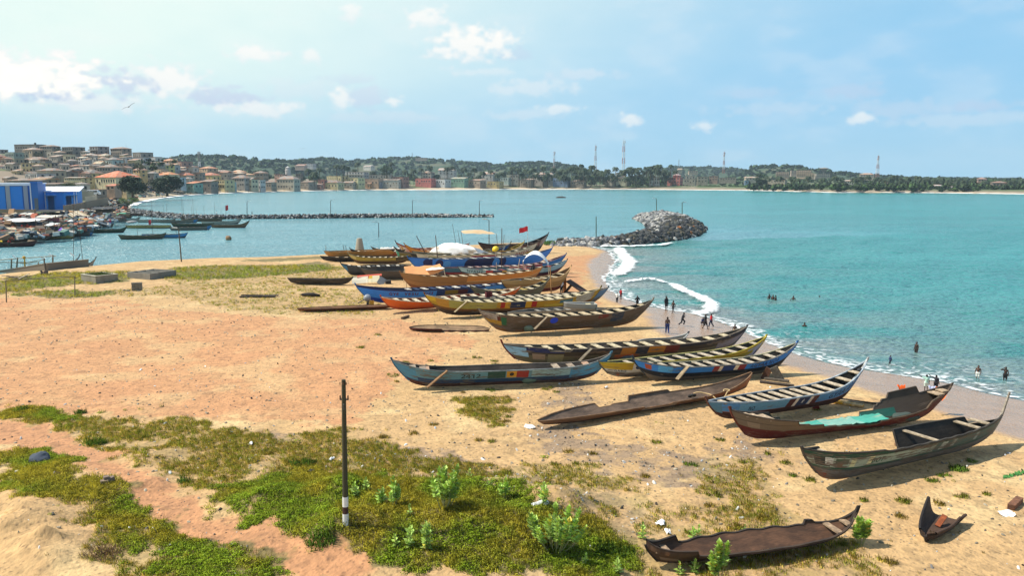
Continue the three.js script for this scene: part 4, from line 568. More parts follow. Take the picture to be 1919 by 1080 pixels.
for (const [x, y, D, l] of [[672, 303.5, 1050, 'tall palm standing clear above the town roofs at left of the shore'], [590, 321, 830, 'big palm on the beach in front of the brown shacks'], [735, 303.5, 1050, 'palm rising out of the round green trees behind the town'], [632, 308, 1000, 'left palm of the trio right of the minaret'], [644, 308, 1000, 'middle palm of the trio right of the minaret'], [652, 311, 1000, 'right palm of the trio right of the minaret'], [600, 314, 960, 'palm behind the big beach palm'], [579, 315, 970, 'palm left of and behind the big beach palm'], [1256, 308, 1080, 'tall palm at the right end of the dense palm row'], [1265, 318, 1075, 'shorter palm beside the white and crimson houses'], [1089, 307.5, 1090, 'palm standing highest in the left part of the dense row'], [1153, 312.5, 1090, 'palm just left of the tallest mast']]) palm(x, y, l.includes('beach in') ? 352 : 347, D, l);
row([[760, 318], [768, 324], [776, 316], [790, 314], [806, 311], [838, 312.5], [848, 310.5], [870, 314], [880, 322], [889, 314], [905, 320], [920, 318], [933, 324], [943, 322], [955, 320], [665, 316], [700, 320], [820, 326], [898, 327], [862, 326]], (x, y, n) => palm(x, y, 347, 1060 + pr() * 40, `${n} coconut palm from the left among the middle shore houses`, 'coconut palms among the middle shore houses'));
row([[961, 312], [972, 314], [985, 316], [992, 319], [1000, 314], [1018, 311.5], [1026, 323], [1036, 314], [1047, 320], [1053, 316], [1060, 318], [1066, 314], [1071, 311.5], [1075, 318], [1080, 312.5], [1085, 318], [1094, 314], [1098, 319], [1104, 316], [1109, 309.5], [1114, 321], [1117, 317], [1122, 324], [1125, 319], [1132, 322], [1137, 317], [1147, 324], [1164, 318], [1168, 324], [1172, 316.5], [1177, 318], [1180, 312.5], [1185, 320], [1188, 314], [1193, 319], [1197, 313.5], [1204, 318], [1210, 312], [1214, 319], [1218, 311], [1223, 316], [1227, 309], [1231, 318], [1234, 308], [1239, 320], [1245, 317], [1250, 322], [978, 324], [1010, 322], [1042, 326], [966, 327], [983, 330], [996, 328], [1004, 325], [1014, 330], [1022, 328], [1032, 325], [1050, 329], [1057, 326], [1063, 330], [1078, 328], [1087, 326], [1092, 330], [1101, 327], [1107, 330], [1119, 328], [1128, 326], [1135, 330], [1141, 327], [1152, 329], [1160, 326], [1174, 330], [1182, 327], [1191, 329], [1200, 326], [1207, 330], [1216, 328], [1221, 326], [1236, 329], [1247, 328]], (x, y, n) => palm(x, y, 348, 1065 + pr() * 40, `${n} coconut palm from the left in the dense far shore row`, 'coconut palms of the dense row on the far shore', 1.12));
row([[1459, 329], [1482, 331], [1493, 332.5], [1513, 329.5], [1540, 333], [1563, 328.5], [1575, 333], [1600, 332.5], [1612, 330], [1625, 327.5], [1640, 331], [1652, 333], [1665, 331.5], [1674, 327.5], [1686, 332], [1700, 330.5], [1718, 329.5], [1726, 333], [1735, 332.5], [1750, 334], [1762, 331.5], [1776, 335], [1790, 334.5], [1806, 336], [1822, 333], [1842, 337], [1860, 336.5], [1878, 335.5], [1888, 337], [1899, 334], [1912, 335]], (x, y, n) => palm(x, y, 352, 880 + pr() * 60, `${n} coconut palm from the left in the right shore belt`, 'coconut palms of the right shore belt'));
function broadTree(name, cx, cy, rx, ry, D, seed, hue, label, n = 26, trunkTo) { // px centre and half size of the crown
  const k = mpp(D), c0 = at(cx, cy, D), R = rng(seed), parts = [], base = trunkTo ? at(cx, trunkTo, D).y : c0.y - ry * k * 1.35, t = thing(name, label, 'tree', V(c0.x, base, c0.z)), H = c0.y - base;
  for (let i = 0; i < n; i++) { const a = R() * 6.28, e = Math.asin(R() * 2 - 1), r = Math.cbrt(.25 + .75 * R()) * .8, q = V(Math.cos(a) * Math.cos(e) * r * rx * k, H + Math.sin(e) * r * ry * k, Math.sin(a) * Math.cos(e) * r * rx * k * .9), s = (.28 + .2 * R()) * Math.min(rx, ry * 1.3) * k, d = (.65 + .7 * R()), g = crownClump(seed * 31 + i, 130, .17); g.scale(s, s * .85, s); g.translate(q.x, q.y, q.z); parts.push(tint(g, new THREE.Color(hue[0] * d, hue[1] * d, hue[2] * d))); }
  part('crown', merge(parts), foliage, t); const tr = [bar(V(0, -1, 0), V(0, H * .8, 0), .5 * k * rx / 6, .3 * k * rx / 6, 8)]; for (let i = 0; i < 4; i++) tr.push(bar(V(0, H * .45, 0), V(Math.cos(i * 1.6) * rx * k * .5, H, Math.sin(i * 1.6) * rx * k * .5), .2 * k * rx / 6, .08 * k * rx / 6, 6)); part('trunk', merge(tr), trunkM, t);
}
broadTree('broad_tree', 248.5, 349, 29, 17, 452, 3, [.03, .054, .018], 'round dark tree in front of the big orange roofed hall', 46, 368);
broadTree('broad_tree', 313, 346, 32, 17, 560, 4, [.028, .052, .018], 'wide dark tree above the start of the town beach', 48, 366);
broadTree('broad_tree', 129, 351, 17, 8, 430, 5, [.05, .085, .025], 'bushy green tree beside the dark shed behind the blue warehouses', 26, 361);
broadTree('broad_tree', 239, 377, 25, 7, 395, 6, [.13, .22, .045], 'low light green leaning tree above the harbour boats', 26, 386);
broadTree('broad_tree', 113, 282, 6, 7, 760, 7, [.04, .075, .025], 'small tree between two concrete blocks on the crest', 12, 291);
broadTree('broad_tree', 74, 290, 11, 5, 720, 8, [.035, .065, .025], 'dark tree on the slope beside the teal house', 14, 296);
broadTree('broad_tree', 725, 320, 15, 9, 1030, 9, [.05, .085, .03], 'round green tree under the palm in the middle of the town', 20, 336);
broadTree('broad_tree', 262, 312, 10, 7, 600, 10, [.10, .10, .03], 'olive tree left of the bright yellow house', 14, 322);
broadTree('broad_tree', 1428, 336, 14, 11, 1000, 11, [.04, .085, .025], 'large dark bush on the open rise right of the houses', 18, 350);
broadTree('broad_tree', 1412, 352, 14, 5, 960, 12, [.06, .11, .03], 'low bright bush at the water below the large dark bush', 14, 357);

// ---------------------------------------------------------------- canoes
const NW = 1024, NH = 256, wearN = new Float32Array(NW * NH), wearF = new Float32Array(NW * NH);
for (let j = 0; j < NH; j++) for (let i = 0; i < NW; i++) { wearN[j * NW + i] = tileNoise(i / NW, j / NH, 8, 6, 3) * .65 + .35 * tileNoise(i / NW, j / NH * .6, 34, 3, 77); wearF[j * NW + i] = tileNoise(i / NW * .5, j / NH * 2, 60, 3, 200); }
// paint: bands up the side, blocks along it, writing; worn through to grey wood, rust and dirt. u runs from the left end, v from the keel up
function hullPaint(spec, seed, W = 1024, Hc = 128) {
  const c = document.createElement('canvas'); c.width = W; c.height = Hc; const x = c.getContext('2d'); x.fillStyle = spec.base; x.fillRect(0, 0, W, Hc);
  for (const [v0, v1, col] of spec.bands || []) { x.fillStyle = col; x.fillRect(0, (1 - v1) * Hc, W, (v1 - v0) * Hc); }
  for (const [u0, u1, v0, v1, col] of spec.blocks || []) { x.fillStyle = col; x.fillRect(u0 * W, (1 - v1) * Hc, (u1 - u0) * W, (v1 - v0) * Hc); }
  for (const [u, v, ru, rv, col] of spec.spots || []) { x.fillStyle = col; x.beginPath(); x.ellipse(u * W, (1 - v) * Hc, ru * W, rv * Hc, 0, 0, 7); x.fill(); }
  for (const [u, v, r, col] of spec.stars || []) { x.fillStyle = col; x.beginPath(); for (let k = 0; k < 10; k++) { const a = k * Math.PI / 5 - Math.PI / 2, q = (k % 2 ? .4 : 1) * r * Hc; x.lineTo(u * W + Math.cos(a) * q * .62, (1 - v) * Hc + Math.sin(a) * q); } x.fill(); }
  for (const [s, u0, u1, v0, v1, col] of spec.texts || []) { x.save(); x.fillStyle = col; const h = (v1 - v0) * Hc; x.font = 'bold ' + Math.round(h * 1.3) + 'px sans-serif'; const w = x.measureText(s).width; x.translate(u0 * W, (1 - v0) * Hc); x.scale((u1 - u0) * W / w, 1); x.fillText(s, 0, 0); x.restore(); }
  const im = x.getImageData(0, 0, W, Hc), d = im.data, wear = spec.wear ?? .4, ox = (seed * 379) % NW, oy = (seed * 131) % NH, wood = spec.wood || [96, 84, 74];
  for (let j = 0; j < Hc; j++) for (let i = 0; i < W; i++) {
    const k = 4 * (j * W + i), q = ((j * 2 + oy) % NH) * NW + (i + ox) % NW, n = wearN[q], f = wearF[q], v = 1 - j / Hc, e = sstep(1 - wear * .62 - .16, 1 - wear * .62 - .03, n + (f - .5) * .35 + (v < .3 ? .06 : 0));
    const wc = .68 + .7 * f, rust = sstep(.6, .72, wearN[(q + 5003) % (NW * NH)]) * (spec.rust ?? .35), dk = sstep(.58, .8, wearF[(q + 77) % (NW * NH)]) * .4 * wear;
    for (let m = 0; m < 3; m++) { let p = lerp(d[k + m] * (.86 + .28 * f), wood[m] * wc, e); p = lerp(p, [118, 62, 28][m], rust * e); p = lerp(p, [34, 29, 26][m], dk); d[k + m] = clamp(p, 0, 255); }
  }
  x.putImageData(im, 0, 0); const t = new THREE.CanvasTexture(c); t.colorSpace = THREE.SRGBColorSpace; t.magFilter = THREE.LinearFilter; t.wrapS = t.wrapT = THREE.ClampToEdgeWrapping; return t;
}
const woodTex = dataTex(512, 128, (u, v, c) => { const g = tileNoise(u * 1, v * 1, 6, 4, 5), f = tileNoise(u * .5, v, 50, 3, 15), k = .55 + .5 * g + .35 * (f - .5); c[0] = k; c[1] = k * .97; c[2] = k * .93; });
const woodM = (hex) => mats['b' + hex] ??= new THREE.MeshStandardMaterial({ color: lin(hex), map: woodTex, roughness: .9, side: THREE.DoubleSide });
let boatSeed = 1; const BOATS = {};
const aboard = (key, s, up) => { const b = BOATS[key]; b.t.updateMatrixWorld(true); return b.t.localToWorld(V((s - .5) * b.L, b.K(s) + up, 0)); };
function canoe(o) {
  const seed = boatSeed++, R = rng(seed * 97), [x1, t1, g1, x2, t2, g2] = o.px;
  const lay = o.float ? (x, y) => plane(x, y, 0) : G, P1 = lay(x1, g1), P2 = lay(x2, g2), X = P2.clone().sub(P1), L = X.length(); X.normalize();
  const h1 = at(x1, t1, -P1.z).y - P1.y, h2 = at(x2, t2, -P2.z).y - P2.y, lift = o.float ? -.4 : (o.lift ?? .1);
  const t = thing(o.name || 'fishing_canoe', o.label, o.cat || 'canoe', P1.clone().add(P2).multiplyScalar(.5), 0, o.group);
  const Z = X.clone().cross(V(0, 1, 0)).normalize(), Y = Z.clone().cross(X).normalize(); t.quaternion.setFromRotationMatrix(new THREE.Matrix4().makeBasis(X, Y, Z)); if (o.heel) t.rotateX(o.heel);
  const H = o.H ?? 1.25, B = o.B ?? 1.9, a = o.a ?? .42, b = o.b ?? .42, p1 = o.p1 ?? 2.6, p2 = o.p2 ?? 2.6, nt = o.nt ?? (o.cutN ? 96 : 44), rake1 = o.rake1 ?? Math.min(h1 * .55, 1.5), rake2 = o.rake2 ?? Math.min(h2 * .55, 1.7);
  const S = (s) => lift + H + (s < a ? (h1 - H - lift) * Math.pow((a - s) / a, p1) : 0) + (s > 1 - b ? (h2 - H - lift) * Math.pow((s - 1 + b) / b, p2) : 0);
  const K = (s) => lift + (o.k1 ?? .3) * h1 * Math.pow(Math.max(0, 1 - s / .22), 2) + (o.k2 ?? .34) * h2 * Math.pow(Math.max(0, 1 - (1 - s) / .26), 2);
  const hb = (s) => B / 2 * Math.pow(Math.max(0, 1 - Math.pow(Math.abs(2 * s - 1), o.fine ?? 2.5)), .85) + (o.end ?? .035);
  const laps = [0, .1, .22, .36, .4, .401, .55, .68, .7, .701, .85, 1], fv = (v) => .42 * Math.pow(v, .45) + .58 * Math.pow(v, .95) + (v > .7 ? .02 : v > .4 ? .01 : 0);
  const xAt = (s, v) => (s - .5) * L + (s < .5 ? rake1 : -rake2) * Math.pow(Math.abs(2 * s - 1), 5) * Math.pow(Math.max(0, 1 - v), 1.3);
  const cut = (side, s) => Math.max(.02, (side > 0 ? o.cutN : o.cutF)?.(s) ?? 1), th = .055;
  const pt = (side, s, v, inner) => { const k = K(s) + (inner ? .1 : 0), y = k + (S(s) - K(s) - (inner ? .1 : 0)) * v, w = Math.max(.012, hb(s) * fv(Math.min(1.2, v)) - (inner ? th : 0)); return [xAt(s, v), y, side * w]; };
  const ts = [...Array(nt + 1)].map((_, i) => { const q = i / nt; return o.cutN ? q : .5 - .5 * Math.cos(Math.PI * (.12 + .76 * q)) / Math.cos(Math.PI * .12); });
  const sheet = (inner) => { const p = [], u = [], id = []; let n = 0; for (const side of [1, -1]) for (let i = 0; i < nt; i++) for (let k = 0; k < laps.length - 1; k++) { const s0 = ts[i], s1 = ts[i + 1], c0 = cut(side, s0), c1 = cut(side, s1); const q = [[s0, laps[k] * c0], [s1, laps[k] * c1], [s1, laps[k + 1] * c1], [s0, laps[k + 1] * c0]]; for (const [s, v] of q) { const P = pt(side, s, v, inner); p.push(...P); u.push(inner && !o.paintIn ? s * L * .25 : s, inner && !o.paintIn ? v * .6 : v); } if (side > 0 !== inner) id.push(n, n + 1, n + 2, n, n + 2, n + 3); else id.push(n, n + 2, n + 1, n, n + 3, n + 2); n += 4; }
    const g = new THREE.BufferGeometry(); g.setAttribute('position', new THREE.Float32BufferAttribute(p, 3)); g.setAttribute('uv', new THREE.Float32BufferAttribute(u, 2)); g.setIndex(id); const m = mergeVertices(g, 1e-4); m.computeVertexNormals(); return m; };
  const pm = o.shared ? (mats['hp' + o.shared.id] ??= new THREE.MeshStandardMaterial({ map: hullPaint(o.shared, seed, 512, 64), roughness: .75, side: THREE.DoubleSide })) : new THREE.MeshStandardMaterial({ map: hullPaint(o.paint, seed, o.tw || 1024, o.th2 || 128), roughness: o.gloss ?? .75, side: THREE.DoubleSide });
  part('hull', sheet(false), pm, t); part('lining', sheet(true), o.paintIn ? new THREE.MeshStandardMaterial({ map: hullPaint(o.paintIn, seed + 50, 1024, 128), roughness: .85, side: THREE.DoubleSide }) : woodM(o.inner || '#4a433d'), t);
  if (o.floor) { const [s0, s1, v, col] = o.floor, p = [], u = [], id = [], N = 30; for (let i = 0; i <= N; i++) { const s = lerp(s0, s1, i / N), y = K(s) + (S(s) - K(s)) * v, w = hb(s) * fv(v) - th * .8; for (let k = 0; k <= 4; k++) { const q = k / 2 - 1; p.push(xAt(s, v), y + .05 * Math.abs(q) + (hash(i, k) - .5) * .11, q * w); u.push(s, k / 4); } if (i) for (let k = 0; k < 4; k++) { const A = (i - 1) * 5 + k; id.push(A, A + 1, A + 5, A + 5, A + 1, A + 6); } } const g = new THREE.BufferGeometry(); g.setAttribute('position', new THREE.Float32BufferAttribute(p, 3)); g.setAttribute('uv', new THREE.Float32BufferAttribute(u, 2)); g.setIndex(id); g.computeVertexNormals(); part('floor', g, new THREE.MeshStandardMaterial({ map: hullPaint(col, seed + 60, 1024, 128), roughness: .8, side: THREE.DoubleSide }), t); }
  // rails along the top of each side where the side still stands
  for (const side of [1, -1]) {
    const p = [], id = [], u = []; let n = 0; const hw = o.rw ?? .05, hh = .05;
    for (let i = 0; i <= nt; i++) { const s = ts[i], c = cut(side, s), P = pt(side, s, c, false), z0 = P[2] + side * .015, z1 = P[2] - side * (th + hw * .6), y0 = P[1] - hh, y1 = P[1] + .018; const zz = side > 0 ? Math.max(.002, z1) : Math.min(-.002, z1); for (const [y, z] of [[y0, z0], [y1, z0], [y1, zz], [y0, zz]]) { p.push(P[0], y, z); u.push(s * L * .25, y); } if (i) for (let k = 0; k < 4; k++) { const A = n - 4 + k, A2 = n - 4 + (k + 1) % 4; id.push(A, A + 4, A2, A2, A + 4, A2 + 4); } n += 4; }
    const g = new THREE.BufferGeometry(); g.setAttribute('position', new THREE.Float32BufferAttribute(p, 3)); g.setAttribute('uv', new THREE.Float32BufferAttribute(u, 2)); g.setIndex(id); const g2 = g.toNonIndexed(); g2.computeVertexNormals(); part('gunwale', g2, woodM(side > 0 ? o.rail || '#7d7468' : o.railF || o.rail || '#7d7468'), t);
  }
  // stem posts
  const post = (s, ext, col, w = .11) => { const vs = s < .5 ? [0, .25, .5, .75, 1] : [0, .25, .5, .75, 1], pts = vs.map((v) => { const q = pt(1, s, v, false); return V(q[0], q[1], 0); }); const d = pts[4].clone().sub(pts[3]).normalize(); pts[4].addScaledVector(d, .06); if (ext) { pts.push(pts[4].clone().addScaledVector(d.clone().add(V(0, .25, 0)).normalize(), ext)); } const p = [], id = [], out = s < .5 ? -1 : 1; pts.forEach((q, i) => { const last = i === pts.length - 1, ww = w * (last ? .55 : 1) * .5; for (const [dx, dz] of [[.05, ww], [.05, -ww], [-.1, -ww], [-.1, ww]]) p.push(q.x + out * dx, q.y, dz); if (i) for (let k = 0; k < 4; k++) { const A = 4 * (i - 1) + k, B2 = 4 * (i - 1) + (k + 1) % 4; id.push(A, B2, A + 4, B2, B2 + 4, A + 4); } }); const m = 4 * (pts.length - 1); id.push(m, m + 1, m + 2, m, m + 2, m + 3); const g = new THREE.BufferGeometry(); g.setAttribute('position', new THREE.Float32BufferAttribute(p, 3)); g.setAttribute('uv', new THREE.Float32BufferAttribute(p.filter((_, i) => i % 3 < 2), 2)); g.setIndex(id); const n = g.toNonIndexed(); n.computeVertexNormals(); part('stem_post', n, woodM(col), t); };
  if (o.post1 !== false) post(0, o.ext1 ?? .0, o.post1 || '#5e564e'); if (o.post2 !== false) post(1, o.ext2 ?? .0, o.post2 || '#5e564e');
  // thwarts
  const T = o.thw; if (T) { const list = T.at || [...Array(T.n)].map((_, i) => lerp(T.from ?? .12, T.to ?? .88, i / Math.max(1, T.n - 1))), tw = T.w ?? .3, ty = T.y ?? .1; list.forEach((s, i) => { const y = S(s) - ty - (T.n > 3 ? .03 * R() : 0), v = clamp((y - K(s)) / (S(s) - K(s))), w = hb(s) * fv(v) - th * .6; if (w < .08) return; const m = part('thwart', box(tw, .06, 2 * w), woodM(T.cols ? T.cols[i % T.cols.length] : T.col || '#d9c8ac'), t); m.position.set(xAt(s, v), y, 0); m.rotation.y = (R() - .5) * .05; m.rotation.z = s < a ? -.04 : s > 1 - b ? .08 : 0; }); }
  // an oar board slung over the side near the stern
  if (o.board) { const [s, l, col] = o.board, P = pt(1, s, 1.0, false), A = V(P[0] + l * .42, P[1] + .02, P[2] + .1), Bq = V(P[0] - l * .42, P[1] - l * .62, P[2] + .42); part('steering_board', beam(A, Bq, .3, .07), woodM(col || '#9c8a70'), t); }
  for (const [s, h, lean = 0] of o.masts || []) part('mast', bar(V((s - .5) * L, K(s) + .1, 0), V((s - .5) * L + lean, h, 0), .05, .03, 6), woodM('#5c4a38'), t);
  const out = { t, L, S, K, hb }; BOATS[o.px.join()] = out; return out;
}
const blackWhite = ['#dccbb0', '#e3d5bd', '#cdbb9e'];
const onBeach = undefined;
canoe({ label: 'weathered canoe with dark green rail and a tall pale bow post, nearest at right', px: [1497, 842, 921, 1872, 775, 830], H: 1.5, B: 2.1, ext2: 1.25, post2: '#b3aca0', ext1: .12, p1: 3.2, p2: 2.4, k2: .32, lift: .08, tw: 2048, th2: 256, nt: 72,
  cutF: (s) => s < .12 ? 1 : s < .5 ? .3 : s < .505 ? 1.02 : s < .86 ? 1.02 : .72, cutN: (s) => s < .3 ? 1.04 : .97 + .02 * Math.sin(s * 90),
  paint: { base: '#8f9a8a', bands: [[0, .36, '#706a66'], [.36, .42, '#3b4a48'], [.42, .48, '#184a35'], [.48, .84, '#9aa898'], [.84, 1.1, '#174534']], blocks: [[0, .08, 0, .22, '#8a2c14'], [0, .2, 0, .08, '#9a5a30'], [.03, .09, .5, .84, '#2f332e'], [.07, .1, .55, .84, '#cfd2cc'], [.11, .16, .6, .8, '#38513f'], [.12, .14, .52, .66, '#b06428'], [.17, .19, .5, .84, '#c9c99a'], [.24, .26, .5, .84, '#d4cfa2'], [.34, .4, .84, 1.1, '#2a2622'], [.4, 1, .86, 1.1, '#22302a'], [.72, .75, .55, .8, '#a8705a'], [.68, .7, .55, .8, '#9a5840'], [.55, .98, .46, .84, '#4b5f58'], [.58, .61, .5, .84, '#a9b3ab'], [.64, .66, .5, .84, '#9aa39b'], [.78, .8, .5, .82, '#8a9690']], texts: [['BOT', .255, .31, .56, .78, '#17442f']], wear: .62, rust: .4 }, inner: '#3a342e', rail: '#4b463f', railF: '#3a352f', thw: { at: [.1, .8, .87, .55], w: .28, col: '#c9b9a0' } });
canoe({ label: 'wrecked canoe with broken away sides, turquoise inside and dark red bottom', name: 'wrecked_canoe', px: [1364, 768, 836, 1778, 719, 787], H: 1.15, B: 2.1, lift: .1, p1: 2.6, p2: 2.2, k1: .2, k2: .4, ext1: .15, post1: '#7d3a22', post2: '#5b4d42', tw: 2048, th2: 256,
  cutN: (s) => s < .24 ? 1 : s < .3 ? .8 : s < .36 ? .72 : s < .42 ? .55 : s < .5 ? .48 : s < .56 ? .42 : s < .62 ? .34 : s < .66 ? .5 : s < .86 ? .58 : .9, cutF: (s) => s < .2 ? 1 : s < .24 ? .8 : s < .6 ? .46 : s < .67 ? .66 : s < .69 ? .85 : s < .71 ? .95 : s < .74 ? 1.08 : s < .75 ? .9 : s < .87 ? 1.32 : 1,
  paint: { base: '#7d6a58', bands: [[0, .46, '#5c1712'], [.46, 1.6, '#75634f']], blocks: [[0, .24, .7, .74, '#5a4c3f'], [.05, .1, .48, .7, '#8d7a64'], [.5, 1, .46, .8, '#4e1d18']], wear: .45, rust: .2, wood: [110, 92, 76] }, floor: [.22, .68, .47, { base: '#46a08c', blocks: [[.4, .55, 0, 1, '#77a898']], wear: .36, rust: .35, wood: [150, 150, 130] }], paintIn: { base: '#43382e', blocks: [[.2, .68, 0, .6, '#4aa694'], [.6, .76, .3, .66, '#1d5a4c']], wear: .35 }, rail: '#6f5f50', railF: '#5a4f46', thw: { at: [.065, .1, .15, .92, .95], w: .5, col: '#cdb79c' } });
canoe({ label: 'sky blue canoe with thirteen white thwarts and a white star on its striped side', px: [1322, 752, 800, 1618, 676, 752], H: 1.2, B: 2.0, ext1: .3, post1: '#7a4a36', post2: '#cfd6dc', ext2: .2, p2: 2.6, k2: .42, lift: .16, tw: 2048, th2: 128, railF: '#aebccb', rail: '#a9bccf',
  paint: { base: '#4f8fc8', bands: [[0, .4, '#3a1716'], [.4, .44, '#8a5a50'], [.44, 1, '#4a86bf']], blocks: [[0, .06, .3, 1, '#4d7d9c'], [.42, .46, .4, 1, '#4a1a1c'], [.46, .48, .4, 1, '#d8cdc2'], [.48, .55, .4, 1, '#1d2c55'], [.555, .575, .4, 1, '#d8cdc2'], [.575, .61, .4, 1, '#521e20'], [.15, .42, .44, 1, '#5d93b8']], stars: [[.515, .68, .2, '#e6e6e6']], texts: [['NO', .2, .235, .5, .76, '#16243e'], ['GYAA AKO', .69, .92, .52, .84, '#15305c']], wear: .3, rust: .25 }, inner: '#2e2a27', thw: { n: 13, from: .09, to: .92, w: .38, col: '#dccdb6', y: .06 } });
canoe({ label: 'low brown dugout with broken sides lying before the blue canoes', name: 'dugout_canoe', px: [1008, 789, 806, 1406, 700, 738], H: .62, B: 1.7, lift: .05, fine: 3.5, k1: .4, k2: .3, a: .3, b: .3, rake1: .4, rake2: .5, post1: false, post2: false, end: .06,
  cutN: (s) => s < .42 ? .95 : s < .55 ? .72 : s < .75 ? .9 : 1.05, cutF: (s) => s < .28 ? 1.15 : s < .34 ? .75 : s < .58 ? .85 + (s > .42 ? .5 : 0) : s < .62 ? 1.35 : 1.1,
  paint: { base: '#7a5238', bands: [[0, .3, '#4d2f20'], [.3, 1.5, '#7d5a40']], blocks: [[.42, .58, .3, 1.4, '#9a8f82'], [.75, 1, .2, 1.4, '#9a5a34']], wear: .4, rust: .5 }, inner: '#857060', rail: '#8a6a4c' });
canoe({ label: 'bright blue and black canoe with writing along its bow, third from the yellow striped one', px: [1184, 673, 723, 1489, 642, 699], H: 1.15, B: 1.9, ext1: .25, post1: '#3d4a55', post2: '#2f6fb8', ext2: .12, k2: .36, lift: .14, tw: 2048, th2: 128, rail: '#8a8a88', railF: '#c7c2a0', board: [.235, 1.3, '#b5a284'],
  paint: { base: '#2e7fd0', bands: [[0, .28, '#5f554a'], [.28, .56, '#0d1320'], [.56, 1, '#2f7ccb']], blocks: [[.05, .085, .6, .9, '#a04a30'], [.43, .465, .56, 1, '#8e2a28'], [.465, .485, .56, 1, '#d8ccb8'], [.485, .56, .56, 1, '#1c3a78'], [.56, .585, .56, 1, '#d8ccb8'], [.585, .63, .56, 1, '#7e2a30'], [.12, .2, .58, .95, '#4fa0d8']], texts: [['AGYAA NO4', .66, .86, .62, .9, '#123468']], wear: .34, rust: .3 }, inner: '#4c4844', thw: { n: 12, from: .1, to: .9, w: .4, col: '#d6cbb8', y: .07 } });
canoe({ label: 'yellow canoe with striped rail and a round painted emblem at its stern', px: [1121, 679, 718, 1432, 630, 682], H: 1.2, B: 1.9, post1: '#8a8478', post2: '#c6b52c', ext1: .15, ext2: .1, lift: .14, k2: .34, rail: '#c9b73a', railF: '#d5cd86', board: [.25, 1.2, '#a89a80'],
  paint: { base: '#bfa42c', bands: [[0, .34, '#8a8478'], [.34, .52, '#c9c8c0'], [.52, 1, '#b99a24']], blocks: [[.16, .25, .4, 1, '#d3d3ce'], [.85, .98, .3, .85, '#8d94a8'], [.93, 1, 0, .5, '#233a7a'], [.3, .9, .5, .75, '#8a8020']], spots: [[.205, .7, .036, .24, '#e8e4da'], [.19, .7, .016, .14, '#223a66'], [.22, .74, .016, .14, '#c98a28'], [.08, .2, .012, .12, '#c0522a']], texts: [['GARO', .06, .13, .36, .52, '#33405a']], wear: .36, rust: .25 }, inner: '#57524c', thw: { n: 11, from: .16, to: .92, w: .38, col: '#d9cdb8', y: .07 } });
canoe({ label: 'long dark canoe with cream thwarts, pale blue stern panel and red stern post', px: [940, 644, 690, 1396, 612, 663], H: 1.3, B: 2.1, ext1: .3, post1: '#8a2a24', post2: '#5b6470', ext2: .12, lift: .1, p2: 3.2, k2: .3, tw: 2048, th2: 128, rail: '#9a9084', railF: '#a89c8c', board: [.29, 1.4, '#8a8272'],
  cutN: (s) => s < .16 ? 1 : s > .16 && s < .25 ? .82 : 1,
  paint: { base: '#2e2c28', bands: [[0, .5, '#5e5a44'], [.5, .78, '#3a3228'], [.78, 1, '#181e30']], blocks: [[0, .085, .35, .92, '#8bb8d6'], [.08, .22, .7, 1, '#15245c'], [.1, .15, .25, .6, '#8d7a68'], [.16, .22, .1, .6, '#7d7a5c'], [.44, .5, .3, .95, '#a06a24'], [.55, .62, .5, .95, '#a87020'], [.62, .68, .4, .95, '#5e1f18'], [.5, .55, .4, .95, '#1d2638'], [.42, .52, .1, .45, '#a8521c'], [.86, 1, .2, .7, '#7d7884']], wear: .45, rust: .45 }, inner: '#5f564c', thw: { n: 13, from: .1, to: .9, w: .52, col: '#e6d9b8', y: .06 } });
canoe({ label: 'long faded blue canoe with a number on its side and mostly empty inside', px: [735, 674, 730, 1144, 662, 714], H: 1.25, B: 1.9, post1: '#3f7ea8', post2: '#5e9cc0', ext1: .12, ext2: .12, lift: .06, p1: 3.4, p2: 3.4, b: .3, k1: .25, k2: .25, tw: 2048, th2: 256, rail: '#8f9ea4', railF: '#8a8078', board: [.195, 1.7, '#a07c58'],
  paint: { base: '#4f7f96', bands: [[0, .24, '#4a1f18'], [.24, .48, '#1f3f66'], [.48, 1, '#5c8a9c']], blocks: [[0, .1, .3, 1, '#4b88a8'], [.42, .5, .5, 1, '#1e4640'], [.505, .55, .52, .97, '#c08a24'], [.55, .605, .5, .97, '#8e2a22'], [.66, .7, .8, 1, '#2e74b8'], [.8, 1, .3, 1, '#4f90b4'], [.62, .8, .5, 1, '#8fb0b4']], spots: [[.528, .74, .01, .12, '#30261a']], texts: [['2412', .3, .39, .55, .84, '#1d3238']], wear: .5, rust: .4 }, inner: '#4d4540', thw: { at: [.09, .135, .15, .74, .81, .88], w: .45, cols: ['#b9aa98', '#a89888', '#c9a890'], y: .08 } });
canoe({ label: 'brown canoe with black and white thwarts carrying a small grey dinghy', px: [898, 582, 632, 1221, 562, 612], H: 1.55, B: 2.2, ext1: .15, post1: '#a39788', post2: '#b0a698', ext2: .25, lift: .22, p2: 2.8, k1: .28, k2: .36, tw: 2048, th2: 128, rail: '#8f8474', board: [.3, 1.7, '#a59680'],
  paint: { base: '#5a4634', bands: [[0, .18, '#7a5230'], [.18, .6, '#54432f'], [.6, 1, '#5e4c3c']], blocks: [[0, .09, .62, 1, '#a59c92'], [0, .1, .35, .62, '#a87f1e'], [.1, .13, .4, .85, '#1b5a34'], [.08, .1, .6, .85, '#5a2a1c'], [.64, .7, .7, 1, '#6e2a20'], [.72, .8, .4, .95, '#2a3446']], spots: [[.385, .74, .022, .2, '#1c3fd0']], wear: .5, rust: .55 }, inner: '#23211f', thw: { n: 13, from: .11, to: .93, w: .58, col: '#ddccaa', y: .05 } });
